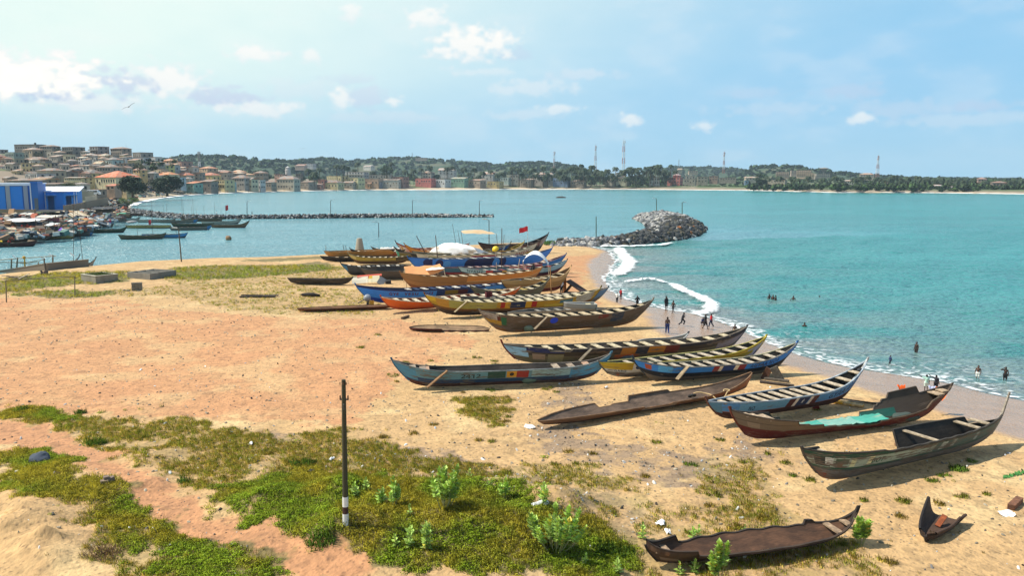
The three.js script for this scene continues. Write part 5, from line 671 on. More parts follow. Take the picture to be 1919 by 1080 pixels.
canoe({ label: 'yellow canoe with a navy panel between two red ones on its side', px: [796, 552, 598, 1124, 540, 584], H: 1.5, B: 2.1, ext1: .25, post1: '#a3662c', post2: '#8f7a1c', ext2: .3, lift: .2, k2: .3, rail: '#d9cfae', railF: '#cfc6a8', board: [.18, 1.8, '#b7a98a'], tw: 2048, th2: 128,
  paint: { base: '#b8942a', bands: [[0, .3, '#3e2c1c'], [.3, .46, '#70491f'], [.46, 1, '#b08a20']], blocks: [[0, .05, .7, 1, '#d0aa1c'], [.05, .12, .45, 1, '#b8862c'], [.12, .38, .5, 1, '#a39a4c'], [.4, .425, .5, .95, '#a32018'], [.425, .455, .46, 1, '#c99a20'], [.455, .54, .48, .98, '#172a55'], [.54, .575, .46, 1, '#c99a20'], [.575, .605, .5, 1, '#a82418'], [.74, .82, .66, .9, '#3f6a78'], [.84, .96, .45, 1, '#a8a294'], [.65, .85, .46, .66, '#b8a034']], texts: [['xii', .49, .51, .62, .74, '#b8b070']], wear: .4, rust: .45 }, inner: '#2d2a26', thw: { n: 15, from: .12, to: .92, w: .6, col: '#e6dab6', y: .03 } });
canoe({ label: 'slate blue canoe lying behind the yellow one with the navy panel', px: [862, 556, 588, 1138, 539, 576], H: 1.5, B: 2.1, post2: '#6f8494', ext2: .2, lift: .2, rail: '#8f8a82', paint: { base: '#5f7f9c', bands: [[0, .4, '#5c5654'], [.4, 1, '#56779a']], blocks: [[0, .3, .5, 1, '#2d3338']], texts: [['SIKA', .07, .13, .6, .85, '#9fb0bb']], wear: .4 }, inner: '#24262a', thw: { n: 13, from: .14, to: .9, w: .58, col: '#d9cdb4', y: .03 } });
canoe({ label: 'bright orange canoe with white thwarts', px: [713, 556, 588, 973, 537, 566], H: 1.05, B: 2.2, heel: .1, ext1: .2, post1: '#c8602c', post2: '#d07038', lift: .12, gloss: .5, rail: '#e6d8bc', railF: '#d9b48c', paint: { base: '#d8601c', bands: [[0, .25, '#a8401a'], [.25, 1, '#dc641c']], wear: .1, rust: .15 }, inner: '#a8481c', thw: { n: 13, from: .1, to: .94, w: .55, col: '#eee2c8', y: .05 } });
canoe({ label: 'bright blue canoe with dark red lettering behind the orange one', px: [667, 534, 575, 975, 526, 556], H: 1.55, B: 2.1, ext1: .2, post1: '#3f8ad8', post2: '#3f8fd8', ext2: .1, lift: .15, gloss: .45, rail: '#182f66', p1: 2.2, tw: 2048, th2: 128, paint: { base: '#2f7fd8', bands: [[0, .3, '#143f9c'], [.3, .86, '#3a8ae0'], [.86, 1, '#15306e']], blocks: [[.45, .72, .3, 1, '#16386e'], [.5, .58, .5, .85, '#7a6a20'], [.58, .64, .5, .85, '#4a1c28'], [.75, 1, .5, .95, '#4a96dc'], [.86, 1, .3, .9, '#3a86d4']], texts: [['GYE', .175, .232, .56, .8, '#5a1030'], ['YESU', .262, .345, .56, .8, '#5a1030'], ['DZI', .375, .43, .56, .8, '#5a1030']], wear: .08, rust: .1 }, inner: '#39506a', thw: { n: 14, from: .3, to: .92, w: .5, cols: ['#e6e2da', '#28406c'], y: .03 } });
canoe({ label: 'large new canoe of bare orange brown planks under an orange awning', px: [750, 511, 556, 1015, 501, 540], H: 2.1, B: 2.5, ext1: .2, post1: '#c88a50', post2: '#d08844', ext2: .15, lift: .2, p1: 2.4, p2: 2.8, rail: '#d9a868', railF: '#b98a5a', th2: 128, paint: { base: '#a8703c', bands: [[0, .34, '#8d5226'], [.34, .36, '#7a4a24'], [.36, .6, '#b07840'], [.6, .62, '#8a5a2e'], [.62, 1, '#a8743e']], blocks: [[.42, 1, .66, .98, '#d88a3a'], [.42, 1, .62, .66, '#e2b878']], wear: .16, rust: .4, wood: [150, 104, 62] }, inner: '#a8794e', thw: { n: 12, from: .16, to: .9, w: .5, col: '#e8d8bc', y: .08 } });
canoe({ label: 'unpainted tan canoe propped on posts with its bow toward the water', px: [938, 526, 560, 1069, 499, 547], H: 1.9, B: 2.3, post2: '#c9a06c', ext2: .15, lift: .35, k2: .4, rail: '#d9b888', paint: { base: '#b98c54', bands: [[0, .3, '#7a2f1e'], [.3, .34, '#d9b070'], [.34, .66, '#b08246'], [.66, .69, '#8f6a3a'], [.69, 1, '#c49a60']], wear: .14, wood: [140, 100, 62] }, inner: '#8a6844', thw: { n: 5, from: .4, to: .85, w: .4, col: '#e3d2b0', y: .1 } });
canoe({ label: 'dark mouldy canoe with yellow and white thwarts in front of the tan one', px: [880, 535, 569, 1031, 517, 560], H: 1.3, B: 2.0, lift: .12, ext2: .15, post2: '#4a4a44', rail: '#8a8a7c', paint: { base: '#54544a', bands: [[0, .35, '#26241f'], [.35, 1, '#62624e']], blocks: [[.5, .7, .6, 1, '#75755c']], wear: .55 }, inner: '#38342c', thw: { n: 9, from: .2, to: .92, w: .5, cols: ['#e6d9b8', '#d8c89c', '#c9b060'], y: .05 } });
canoe({ label: 'bright blue canoe with round navy patches along its side', px: [764, 482, 511, 1034, 465, 498], H: 1.75, B: 2.2, ext1: .2, post1: '#3a84d4', post2: '#2f7ad0', ext2: .2, lift: .12, p1: 2.4, p2: 3, gloss: .5, rail: '#3f6fb0', tw: 2048, th2: 128, paint: { base: '#2f78cc', bands: [[0, 1, '#2f7ad2']], blocks: [[.13, .145, .2, 1, '#0f1d50'], [.38, .43, .2, 1, '#0f1d50'], [.46, .55, .1, 1, '#0f1f55'], [.58, .63, .1, 1, '#0f1f55']], spots: [[.115, .55, .03, .4, '#10205a'], [.19, .55, .025, .4, '#10205a'], [.24, .5, .025, .35, '#4f96dc'], [.385, .5, .03, .5, '#0f1d50'], [.45, .55, .03, .5, '#10225c'], [.57, .5, .025, .45, '#3f8ade'], [.62, .55, .02, .5, '#10225c']], wear: .12, rust: .1 }, inner: '#3a4450', thw: { n: 17, from: .15, to: .9, w: .5, cols: ['#e8e4da', '#6a7078'], y: .02 } });
canoe({ label: 'pale blue and dark red canoe with a pointed blue bow under the white arch awning', px: [858, 500, 527, 1062, 487, 518], H: 1.3, B: 2.0, ext2: .15, post2: '#2c3440', lift: .14, rail: '#9fb8c4', tw: 1024, paint: { base: '#86aec0', bands: [[0, .38, '#5c1822'], [.38, .5, '#222a36'], [.5, 1, '#8fb2c0']], blocks: [[.28, .38, .45, 1, '#16245a'], [.22, .28, .45, 1, '#a8242a'], [.36, .4, .45, 1, '#c9a030'], [.6, .75, .5, .9, '#a9c4cc']], texts: [['NYAME', .06, .2, .6, .9, '#3a5260']], wear: .3 }, inner: '#44424a', thw: { n: 12, from: .1, to: .9, w: .45, cols: ['#e6e2da', '#b02a2c', '#d8d2c4'], y: .04 } });
canoe({ label: 'dark blue and crimson canoe with a raised blue bow behind the pale blue one', px: [800, 502, 521, 1060, 476, 511], H: 1.3, B: 2.0, ext2: .15, post2: '#2f6aa8', lift: .12, rail: '#a88890', paint: { base: '#34566e', bands: [[0, .45, '#8e1c28'], [.45, 1, '#3d6a84']], blocks: [[.8, 1, .3, 1, '#2f6fb0'], [.68, .8, .6, 1, '#9a5060'], [.55, .68, .7, 1, '#c98a8a']], wear: .25 }, inner: '#4c3a40', thw: { n: 12, from: .3, to: .88, w: .45, cols: ['#e0d8d0', '#c49a94'], y: .03 } });
canoe({ label: 'yellow and white canoe with a red and green stripe beside the white covered boat', px: [769, 474, 499, 1006, 457, 487], H: 1.45, B: 2.1, ext2: .2, post2: '#8f8a78', lift: .1, rail: '#c9c3ac', tw: 2048, th2: 128, paint: { base: '#c2a53a', bands: [[0, .1, '#4a3a20'], [.1, .55, '#a8861e'], [.55, 1, '#c9c2aa']], blocks: [[0, .04, 0, 1, '#2c2a20'], [.12, .2, .3, .8, '#7a7a34'], [.44, .64, .62, .86, '#a8342a'], [.44, .53, .36, .62, '#2f6a34'], [.53, .64, .36, .62, '#8a8a2c'], [.76, 1, .5, 1, '#b8b4a4']], texts: [['AMEN', .8, .93, .5, .8, '#8a3a2c']], wear: .3 }, inner: '#4a463e', thw: { n: 12, from: .12, to: .9, w: .45, col: '#d9d2c0', y: .05 } });
canoe({ label: 'canoe with a blue bow lying under the large white cover', px: [772, 470, 492, 957, 455, 482], H: 1.3, B: 2.1, post2: '#8a7a68', ext2: .3, lift: .1, rail: '#c4bca8', paint: { base: '#5c6660', bands: [[0, .5, '#3a382e'], [.5, 1, '#7a7e6c']], blocks: [[.85, 1, .2, 1, '#2a5a96'], [.9, .93, .2, 1, '#d0d0cc']], wear: .35 }, inner: '#3a3630', thw: { n: 10, from: .1, to: .4, w: .4, col: '#d8cfb8', y: .04 } });
canoe({ label: 'yellow edged canoe with an orange boarded bow beside the flag', px: [860, 468, 488, 982, 453, 481], H: 1.3, B: 2.0, post2: '#b0a07c', ext2: .25, lift: .1, rail: '#d2b83c', paint: { base: '#c0a868', bands: [[0, .4, '#7a6a48'], [.4, 1, '#b8ac94']], blocks: [[.55, .75, .3, 1, '#c07a30'], [.66, .72, .4, .9, '#8a3a20'], [.78, .9, .3, 1, '#a8a49c']], wear: .3 }, inner: '#6a5a40', thw: { n: 4, from: .3, to: .8, w: .4, col: '#c99a50', y: .05 } });
canoe({ label: 'big dark canoe with worn reddish lettering, farthest back by the breakwater', px: [896, 454, 480, 1027, 438, 474], H: 1.9, B: 2.3, ext2: .3, post2: '#3a3634', lift: .1, p2: 2.2, rail: '#35302e', paint: { base: '#3a3032', bands: [[0, .45, '#222630'], [.45, 1, '#40302f']], blocks: [[.86, .98, .4, 1, '#8a8a8c']], texts: [['HOLY ANGELS', .5, .9, .6, .88, '#a87870']], wear: .4 }, inner: '#2a2624', thw: { n: 8, from: .1, to: .85, w: .35, col: '#5a504a', y: .05 } });
canoe({ label: 'pink and white canoe with a black stern post at the back of the group', px: [742, 454, 482, 880, 456, 477], H: 1.35, B: 1.9, post1: '#2a2420', ext1: .35, lift: .1, rail: '#a84a3c', paint: { base: '#d8b0a4', bands: [[0, 1, '#dcb8ac']], blocks: [[.03, .12, .3, .9, '#e0d6c8'], [.05, .08, .4, .8, '#d8a858'], [0, .3, .85, 1, '#a83a34']], wear: .2 }, inner: '#a8583c', thw: { n: 6, from: .2, to: .7, w: .4, col: '#e6dccb', y: .04 } });
canoe({ label: 'orange planked canoe in front of the pink one at the back', px: [758, 457, 485, 880, 461, 480], H: 1.2, B: 1.9, post1: '#d8903c', ext1: .2, lift: .1, rail: '#d99a4c', paint: { base: '#cc7c28', bands: [[0, .5, '#b86a20'], [.5, 1, '#d68a30']], wear: .1 }, inner: '#8a3c24', thw: { n: 5, from: .15, to: .6, w: .4, col: '#e6dccb', y: .04 } });
canoe({ label: 'tan high sided canoe at the left end of the back row', px: [608, 471, 489, 742, 473, 484], H: 1.5, B: 2.2, end: .5, fine: 5, post1: false, post2: false, lift: .1, a: .2, b: .2, rail: '#c99a58', paint: { base: '#c08a48', bands: [[0, .4, '#7a6048'], [.4, 1, '#c48e4a']], wear: .15 }, inner: '#a8763c', thw: { n: 6, from: .1, to: .7, w: .35, col: '#9a8468', y: .2 } });
canoe({ label: 'low black canoe with pale planks, leftmost of the back row', px: [601, 480, 491, 725, 482, 490], H: .75, B: 1.8, post1: '#2c2824', lift: .06, rail: '#4a443e', paint: { base: '#2e2a28', bands: [[0, 1, '#2a2624']], wear: .25 }, inner: '#8a7a64', thw: { n: 5, from: .25, to: .8, w: .6, col: '#c9b596', y: .02 } });
canoe({ label: 'black canoe with a chequered rail behind the worn yellow one', px: [657, 466, 487, 760, 468, 484], H: 1.2, B: 1.9, post1: '#25211e', ext1: .15, lift: .08, rail: '#3a3531', paint: { base: '#3a3330', bands: [[0, 1, '#352f2c']], blocks: [[.7, .95, .3, 1, '#a8583c']], wear: .25 }, inner: '#2e2a27', thw: { n: 10, from: .15, to: .9, w: .4, cols: ['#e0d8c8', '#2a2724'], y: 0 } });
canoe({ label: 'worn yellow canoe with a curved stern in the left back row', px: [653, 475, 496, 772, 478, 495], H: 1.15, B: 1.9, post1: '#b8a878', ext1: .1, lift: .08, rail: '#8f8660', paint: { base: '#a08a3c', bands: [[0, .45, '#5e452c'], [.45, 1, '#a08f40']], blocks: [[0, .12, .5, 1, '#c4b070'], [.75, 1, .5, 1, '#4a3f2c']], wear: .4 }, inner: '#6a5844', thw: { n: 9, from: .15, to: .85, w: .4, col: '#d4c8b0', y: .03 } });
canoe({ label: 'thin dark canoe with a sharp prow behind the black one', px: [696, 462, 478, 762, 468, 476], H: .9, B: 1.5, post1: '#3a342e', lift: .08, rail: '#3f3a34', paint: { base: '#3a3430', bands: [[0, 1, '#3a3430']], wear: .4 }, inner: '#2a2622', thw: { n: 4, from: .3, to: .8, w: .3, col: '#6a6056' } });
canoe({ label: 'green and yellow canoe end with a turquoise mark beside the striped yellow canoe', px: [738, 462, 488, 800, 474, 491], H: 1.4, B: 1.9, lift: .08, post1: '#6a6a50', rail: '#6a6248', paint: { base: '#6e6838', bands: [[0, 1, '#6a6436']], blocks: [[.1, .22, .3, 1, '#3f9a84'], [0, .1, .3, 1, '#c9c9c0']], wear: .4 }, inner: '#5a4a34' });
canoe({ label: 'dark grey canoe with a blue tipped stern and white rail marks', px: [639, 493, 519, 770, 497, 514], H: 1.35, B: 1.9, post1: '#2c2e30', ext1: .25, lift: .1, rail: '#4a4c4e', paint: { base: '#40424a', bands: [[0, .4, '#2a2828'], [.4, 1, '#3f4146']], blocks: [[0, .08, .3, .9, '#3f7aa4'], [.5, .85, .4, 1, '#2a3548']], wear: .3 }, inner: '#2e2c2c', thw: { n: 12, from: .12, to: .88, w: .4, cols: ['#e4e0d6', '#3a3a3c'], y: 0 } });
canoe({ label: 'plain grey wooden canoe in front of the blue tipped grey one', px: [676, 503, 526, 832, 512, 523], H: 1.3, B: 1.9, post1: '#55504c', lift: .1, rail: '#6a645e', paint: { base: '#5c544e', bands: [[0, 1, '#585049']], wear: .35, rust: .15 }, inner: '#3c3733' });
canoe({ label: 'low black dugout lying alone on the grass at left', name: 'dugout_canoe', px: [540, 521, 533, 662, 520, 535], H: .8, B: 1.4, lift: .03, p1: 3, p2: 2, ext2: .1, post1: '#3a332c', post2: '#4a4540', rail: '#4f463c', paint: { base: '#332c26', bands: [[0, 1, '#352e28']], wear: .45 }, inner: '#4a4034' });
canoe({ label: 'very low brown dugout hull lying before the blue lettered canoe', name: 'dugout_canoe', px: [557, 578, 586, 740, 571, 579], H: .42, B: 1.5, lift: .02, fine: 4, a: .2, b: .2, post1: false, post2: false, rail: '#6e4a30', cutF: () => 1, paint: { base: '#6a4028', bands: [[0, 1, '#70452a']], wear: .25, rust: .4 }, inner: '#8a6444' });
canoe({ label: 'flat broken red brown dugout half sunk in the sand', name: 'dugout_canoe', px: [767, 614, 620, 918, 617, 622], H: .38, B: 1.7, lift: -.02, fine: 4, a: .2, b: .2, post1: false, post2: false, cutN: (s) => s < .1 ? 1 : s < .42 ? 1 : .25 + .2 * Math.sin(s * 40), cutF: () => 1.15, rail: '#5a2c20', railF: '#4a3d34', paint: { base: '#5a2418', bands: [[0, 1, '#5e281a']], wear: .35, rust: .5 }, inner: '#a08466' });
canoe({ label: 'dark brown dugout with one seat at each end, in the grass at the bottom right', name: 'dugout_canoe', px: [1210, 1026, 1066, 1600, 962, 1012], H: .55, B: 1.7, lift: .02, p1: 5, p2: 4.5, a: .22, b: .24, k1: .25, k2: .3, ext2: .28, ext1: .06, post1: '#2c2420', post2: '#3a2f28', nt: 90, tw: 2048, th2: 128, rail: '#4a3a2e', railF: '#3a2f28',
  cutN: (s) => s < .2 ? 1.45 : s < .86 ? .98 + .05 * Math.sin(s * 37) : 1.1, cutF: (s) => s < .17 ? 1.5 : s < .8 ? 1 + .04 * Math.sin(s * 51) : s < .84 ? 1.35 : 1.15, paint: { base: '#3c2a20', bands: [[0, 1.6, '#3f2c22']], blocks: [[.2, .9, .8, 1, '#6a4228'], [.04, .12, .4, .7, '#6a5a50']], wear: .4, rust: .5, wood: [84, 62, 48] }, inner: '#6a4c38', thw: { at: [.045, .09, .885, .95], w: .26, col: '#b39a80', y: -.04 } });
canoe({ label: 'pale grey canoe half hidden between the brown and the navy panelled canoes', px: [952, 586, 606, 1136, 578, 596], H: 1.15, B: 1.9, lift: .1, post1: '#e0dcd2', rail: '#a8a49c', paint: { base: '#8f8c84', bands: [[0, 1, '#8c8880']], wear: .4 }, inner: '#6a6660', thw: { n: 6, from: .3, to: .8, w: .35, col: '#a8a49a' } });
canoe({ label: 'small white canoe bow poking up behind the long dark canoe', px: [1190, 640, 660, 1288, 624, 656], H: .9, B: 1.5, lift: .1, ext2: .1, post2: '#3a4450', rail: '#c4ccd0', paint: { base: '#aab6bc', bands: [[0, 1, '#b4bec2']], blocks: [[.7, 1, .3, 1, '#8aa0b0']], wear: .3 }, inner: '#5a5a58' });
{ // dinghy with a square stern set across the brown canoe
  const a = G(1060, 614), b = G(1112, 612), y = a.y + 1.75, L = 3.3, c = a.clone().add(b).multiplyScalar(.5); c.y = y; c.z -= .15;
  const t = thing('dinghy', 'small grey dinghy with a cream seat lying across the brown canoe', 'dinghy', c, .12), p = [], id = [], N = 16, wAt = (s) => .68 * Math.pow(Math.sin(Math.PI * (.5 - .46 * (1 - Math.pow(s, .55)))), .8) + .01;
  for (let i = 0; i <= N; i++) { const s = i / N, w = wAt(s), h = .62 + .18 * (1 - s) ** 2, k = .22 * (1 - s) ** 3; for (const [z, q] of [[-1, 1], [-.8, .3], [-.45, .04], [0, 0], [.45, .04], [.8, .3], [1, 1]]) p.push((s - .5) * L, k + q * (h - k), z * w); }
  for (let i = 0; i < N; i++) for (let k = 0; k < 6; k++) { const A = i * 7 + k; id.push(A, A + 1, A + 7, A + 7, A + 1, A + 8); } for (let k = 1; k < 6; k++) id.push(N * 7, N * 7 + k, N * 7 + k + 1);
  const g = new THREE.BufferGeometry(); g.setAttribute('position', new THREE.Float32BufferAttribute(p, 3)); g.setIndex(id); g.computeVertexNormals(); part('hull', g, mat('#93918c', .7), t);
  for (const sd of [1, -1]) { const pts = []; for (let i = 0; i <= N; i++) { const s = i / N; pts.push(V((s - .5) * L, .63 + .18 * (1 - s) ** 2, sd * wAt(s))); } part('gunwale', new THREE.TubeGeometry(new THREE.CatmullRomCurve3(pts), 24, .035, 5), mat('#b7b4ac', .7), t); }
  part('transom', box(.06, .62, 1.3, L / 2, .32, 0), mat('#aaa79c', .7), t); part('seat', box(.5, .05, 1.2, .95, .5, 0), mat('#e0cf9a', .7), t); part('seat', box(.3, .05, 1.0, -.3, .45, 0), mat('#8a877f', .8), t);
}
{ // broken off canoe end, open toward the water
  const A = G(1735, 1016), B1 = G(1743, 962), B2 = G(1801, 986), t = thing('broken_canoe_end', 'short broken canoe end lying open on the sand at the bottom right', 'canoe wreck', A), m = B1.clone().add(B2).multiplyScalar(.5).sub(A), L = Math.hypot(m.x, m.z), X = V(m.x, 0, m.z).normalize(), Z = V(-X.z, 0, X.x), hw = B2.clone().sub(B1).length() / 2;
  const shell = (off) => { const p = [], u = [], id = [], N = 14, M = 12; for (let i = 0; i <= N; i++) { const s = i / N, w = (hw - off) * Math.pow(s, .4) + .04 * (1 - s), k = .12 * (1 - s) ** 2 + off; for (let j = 0; j <= M; j++) { const q = j / M * 2 - 1, h = (q < 0 ? .24 + .5 * s : .24 + .22 * s + .04 * Math.sin(s * 9) - (s > .85 ? .1 : 0)), y = k + h * Math.pow(Math.abs(q), 3.2); const P = X.clone().multiplyScalar(L * s + off * .5 - .18 * (1 - s) * Math.abs(q)).addScaledVector(Z, w * Math.sign(q) * Math.pow(Math.abs(q), .42)); p.push(P.x, y, P.z); u.push(s * .6, q * .5 + .5); } } for (let i = 0; i < N; i++) for (let j = 0; j < M; j++) { const a = i * (M + 1) + j; id.push(a, a + 1, a + M + 1, a + M + 1, a + 1, a + M + 2); } const g = new THREE.BufferGeometry(); g.setAttribute('position', new THREE.Float32BufferAttribute(p, 3)); g.setAttribute('uv', new THREE.Float32BufferAttribute(u, 2)); g.setIndex(id); g.computeVertexNormals(); return g; };
  part('hull', shell(0), woodM('#3a2c24'), t); part('lining', shell(.06), woodM('#5c4433'), t);
  for (const sd of [-1, 1]) { const pts = []; for (let i = 0; i <= 8; i++) { const s = .1 + i / 8 * .9, w = hw * Math.pow(s, .4), h = (sd < 0 ? .24 + .5 * s : .24 + .22 * s + .04 * Math.sin(s * 9) - (s > .85 ? .1 : 0)) + .12 * (1 - s) ** 2; const P = X.clone().multiplyScalar(L * s - .18 * (1 - s)).addScaledVector(Z, sd * w); pts.push(V(P.x, h + .02, P.z)); } part('gunwale', new THREE.TubeGeometry(new THREE.CatmullRomCurve3(pts), 20, .06, 6), woodM(sd < 0 ? '#2f2622' : '#5a4232'), t); }
  part('stem_post', bar(V(0, .05, 0), X.clone().multiplyScalar(-.2).setY(.34), .08, .06, 6), woodM('#332822'), t); part('plank', place(box(.7, .05, .22), m.x * .6 + .1, .3, m.z * .6, .2, .7, .35), woodM('#a0552c'), t);
}
{ // upturned painted boards
  const c = G(684, 533), t = thing('painted_boat_board', 'yellow, white and red painted boat boards lying beyond the lone black dugout', 'boat boards', c), k = -c.z / FOC;
  part('board', box(52 * k, 1.0, .08, 2 * k, .65, 0, -.5, 0, .08), new THREE.MeshStandardMaterial({ map: hullPaint({ base: '#e0d4b0', blocks: [[.35, .95, .1, 1, '#d8b038'], [0, .3, 0, 1, '#e8dfc8']], spots: [[.4, .5, .06, .4, '#b02a30']], wear: .15 }, 91, 256, 64), roughness: .8 }), t);
  part('board', box(46 * k, .5, .07, 8 * k, 1.15, -.5, -1.1, 0, .14), mat('#b8503a', .85), t); part('board', box(13 * k, 1.1, .1, 32 * k, .45, .1, -.4, .3, -.5), mat('#7d8288', .85), t); part('board', box(10 * k, .6, .5, 44 * k, .25, -.1, .2, .4, 0), mat('#2c2a28', .9), t);
}
// harbour canoes, afloat; their paint in eight kinds
const HP = [{ id: 1, base: '#4a4434', bands: [[0, .5, '#38352a'], [.5, 1, '#5a513c']], wear: .4 }, { id: 2, base: '#5c5a54', bands: [[0, .4, '#2e2c28'], [.4, 1, '#77736a']], blocks: [[.9, 1, .2, 1, '#3f78a8']], wear: .4 }, { id: 3, base: '#2f6aa0', bands: [[0, .4, '#24282c'], [.4, 1, '#4a86b8']], blocks: [[.2, .3, .4, 1, '#c9c9c4'], [.4, .5, .4, 1, '#22304a']], wear: .3 }, { id: 4, base: '#6a4a38', bands: [[0, .35, '#5a201c'], [.35, 1, '#74583f']], wear: .35 }, { id: 5, base: '#2e3a2c', bands: [[0, .5, '#22281e'], [.5, 1, '#3c4a36']], wear: .3 }, { id: 6, base: '#a08a50', bands: [[0, .4, '#5a4a30'], [.4, 1, '#b09a5c']], wear: .35 }, { id: 7, base: '#8a8880', bands: [[0, .4, '#4a4844'], [.4, 1, '#a3a096']], wear: .4 }, { id: 8, base: '#3a2420', bands: [[0, .4, '#22181a'], [.4, 1, '#4e2a26']], wear: .3 }];
const HB = (px, kind, label, ex = {}) => canoe({ px, shared: HP[kind - 1], float: true, H: 1.35, B: 2.2, nt: 22, label, group: 'canoes in the harbour', rail: '#6e675a', thw: { n: 6, from: .15, to: .85, w: .45, col: '#8f8574', y: .05 }, ...ex });
HB([223, 440, 449, 313, 436, 448], 1, 'dark curved canoe moored alone in the open harbour, left of the wooden pole', { masts: [[.72, 7.5], [.4, 4]] });
HB([267, 439, 446, 353, 436, 446], 3, 'canoe with a light blue bow moored behind the dark curved one', { masts: [[.75, 5]] });
HB([318, 425, 432, 398, 422, 431], 2, 'grey canoe with a blue tipped bow right of the wooden pole top');
HB([322, 418, 425, 402, 418, 425], 5, 'long black green canoe behind the grey one with the blue tip', { masts: [[.3, 9], [.6, 6]] });
HB([396, 421, 427, 469, 413, 427], 4, 'reddish brown canoe, rightmost in the harbour');
HB([378, 415, 420, 454, 409, 420], 7, 'pale canoe behind the reddish brown one', { masts: [[.5, 5], [.8, 4]] });
HB([236, 423, 428, 322, 422, 428], 6, 'long yellowish canoe in the middle row of the harbour', { masts: [[.3, 8]] });
HB([300, 414, 418, 372, 411, 418], 2, 'grey canoe in the crowded row before the far breakwater', { masts: [[.2, 7], [.6, 9], [.85, 6]] });
HB([340, 411, 415, 420, 407, 415], 1, 'brown canoe in the back of the crowded row', { masts: [[.3, 8], [.55, 6], [.8, 7]] });
HB([258, 412, 417, 330, 410, 417], 7, 'pale grey canoe at the left of the crowded row', { masts: [[.4, 9], [.7, 7]] });
HB([232, 397, 405, 299, 396, 405], 8, 'dark canoe with upturned bow at the root of the far breakwater', { masts: [[.3, 6]] });
HB([230, 395, 402, 288, 394, 401], 1, 'dark canoe just behind the one at the root of the far breakwater');
HB([196, 410, 417, 265, 406, 416], 7, 'grey worn canoe below the light green tree');
HB([168, 428, 437, 240, 424, 436], 5, 'dark green canoe at the edge of the open water, near the purple umbrella', { masts: [[.3, 6], [.6, 5]] });
HB([126, 434, 443, 176, 435, 442], 2, 'small grey canoe in front of the purple umbrella');
HB([78, 440, 449, 142, 440, 448], 6, 'broad yellowish canoe among the left harbour boats');
HB([40, 442, 450, 98, 440, 450], 7, 'grey canoe among the left harbour boats');
HB([-14, 446, 456, 57, 444, 455], 4, 'brown canoe behind the red bowed one at the left edge');
HB([-40, 456, 464, 72, 450, 462], 8, 'dark canoe with a red bow at the left edge of the harbour');
HB([-20, 437, 445, 44, 436, 444], 6, 'yellow brown canoe at the left edge beneath the white awning');
HB([150, 421, 427, 215, 419, 426], 1, 'brown canoe in the second row below the light green tree');
HB([188, 404, 410, 250, 403, 409], 4, 'red brown canoe drawn up under the light green tree');
canoe({ px: [96, 500, 505, 152, 479, 502], shared: HP[2], float: true, H: 1.2, B: 1.9, nt: 26, p2: 2, ext2: .25, label: 'navy canoe with an upturned bow behind the quay wall', masts: [[.76, 12, .8]], rail: '#8a857a' });
canoe({ px: [128, 503, 507, 182, 484, 504], shared: HP[6], float: true, H: 1.2, B: 1.9, nt: 26, p2: 2, ext2: .25, label: 'grey canoe with an upturned bow at the end of the quay wall', masts: [[.55, 10.5, -.3]], rail: '#8a857a' });

// ---------------------------------------------------------------- people
// joints for a figure 1.7 m tall facing +z; each pose moves arms, legs and trunk
function fieldMesh(bones, k, res, size, oy) {
  const mc = new MarchingCubes(res, new THREE.MeshBasicMaterial(), false, false, 60000); mc.isolation = 0; const f = mc.field, half = size / 2, cell = size / res, acc = new Float32Array(f.length);
  for (const [a, b, ra, rb] of bones) { const m = Math.max(ra, rb) + .09, lo = [0, 1, 2].map((i) => Math.min(a.getComponent(i), b.getComponent(i)) - m), hi = [0, 1, 2].map((i) => Math.max(a.getComponent(i), b.getComponent(i)) + m), ix = (w, i) => Math.round((w - (i === 1 ? oy : 0) + half) / cell), d = b.clone().sub(a), l2 = Math.max(1e-6, d.lengthSq());
    for (let z = Math.max(1, ix(lo[2], 2)); z <= Math.min(res - 2, ix(hi[2], 2)); z++) for (let y = Math.max(1, ix(lo[1], 1)); y <= Math.min(res - 2, ix(hi[1], 1)); y++) for (let x = Math.max(1, ix(lo[0], 0)); x <= Math.min(res - 2, ix(hi[0], 0)); x++) { const px = x * cell - half, py = y * cell - half + oy, pz = z * cell - half, t = clamp(((px - a.x) * d.x + (py - a.y) * d.y + (pz - a.z) * d.z) / l2), dx = px - a.x - t * d.x, dy = py - a.y - t * d.y, dz = pz - a.z - t * d.z; acc[x + y * res + z * res * res] += Math.exp(-k * (Math.sqrt(dx * dx + dy * dy + dz * dz) - lerp(ra, rb, t))); } }
  for (let i = 0; i < acc.length; i++) f[i] = acc[i] > 1e-9 ? clamp(Math.log(acc[i]) / k, -.2, .2) : -.2;
  mc.update(); const n = mc.count, p = new Float32Array(n * 3), q = new Float32Array(n * 3); for (let i = 0; i < n; i++) { for (let c = 0; c < 3; c++) { p[3 * i + c] = mc.positionArray[3 * i + c] * half + (c === 1 ? oy : 0); q[3 * i + c] = mc.normalArray[3 * i + c]; } }
  const g = new THREE.BufferGeometry(); g.setAttribute('position', new THREE.BufferAttribute(p, 3)); const w = mergeVertices(g, 1e-4); w.computeVertexNormals(); return w;
}
const poseCache = {};
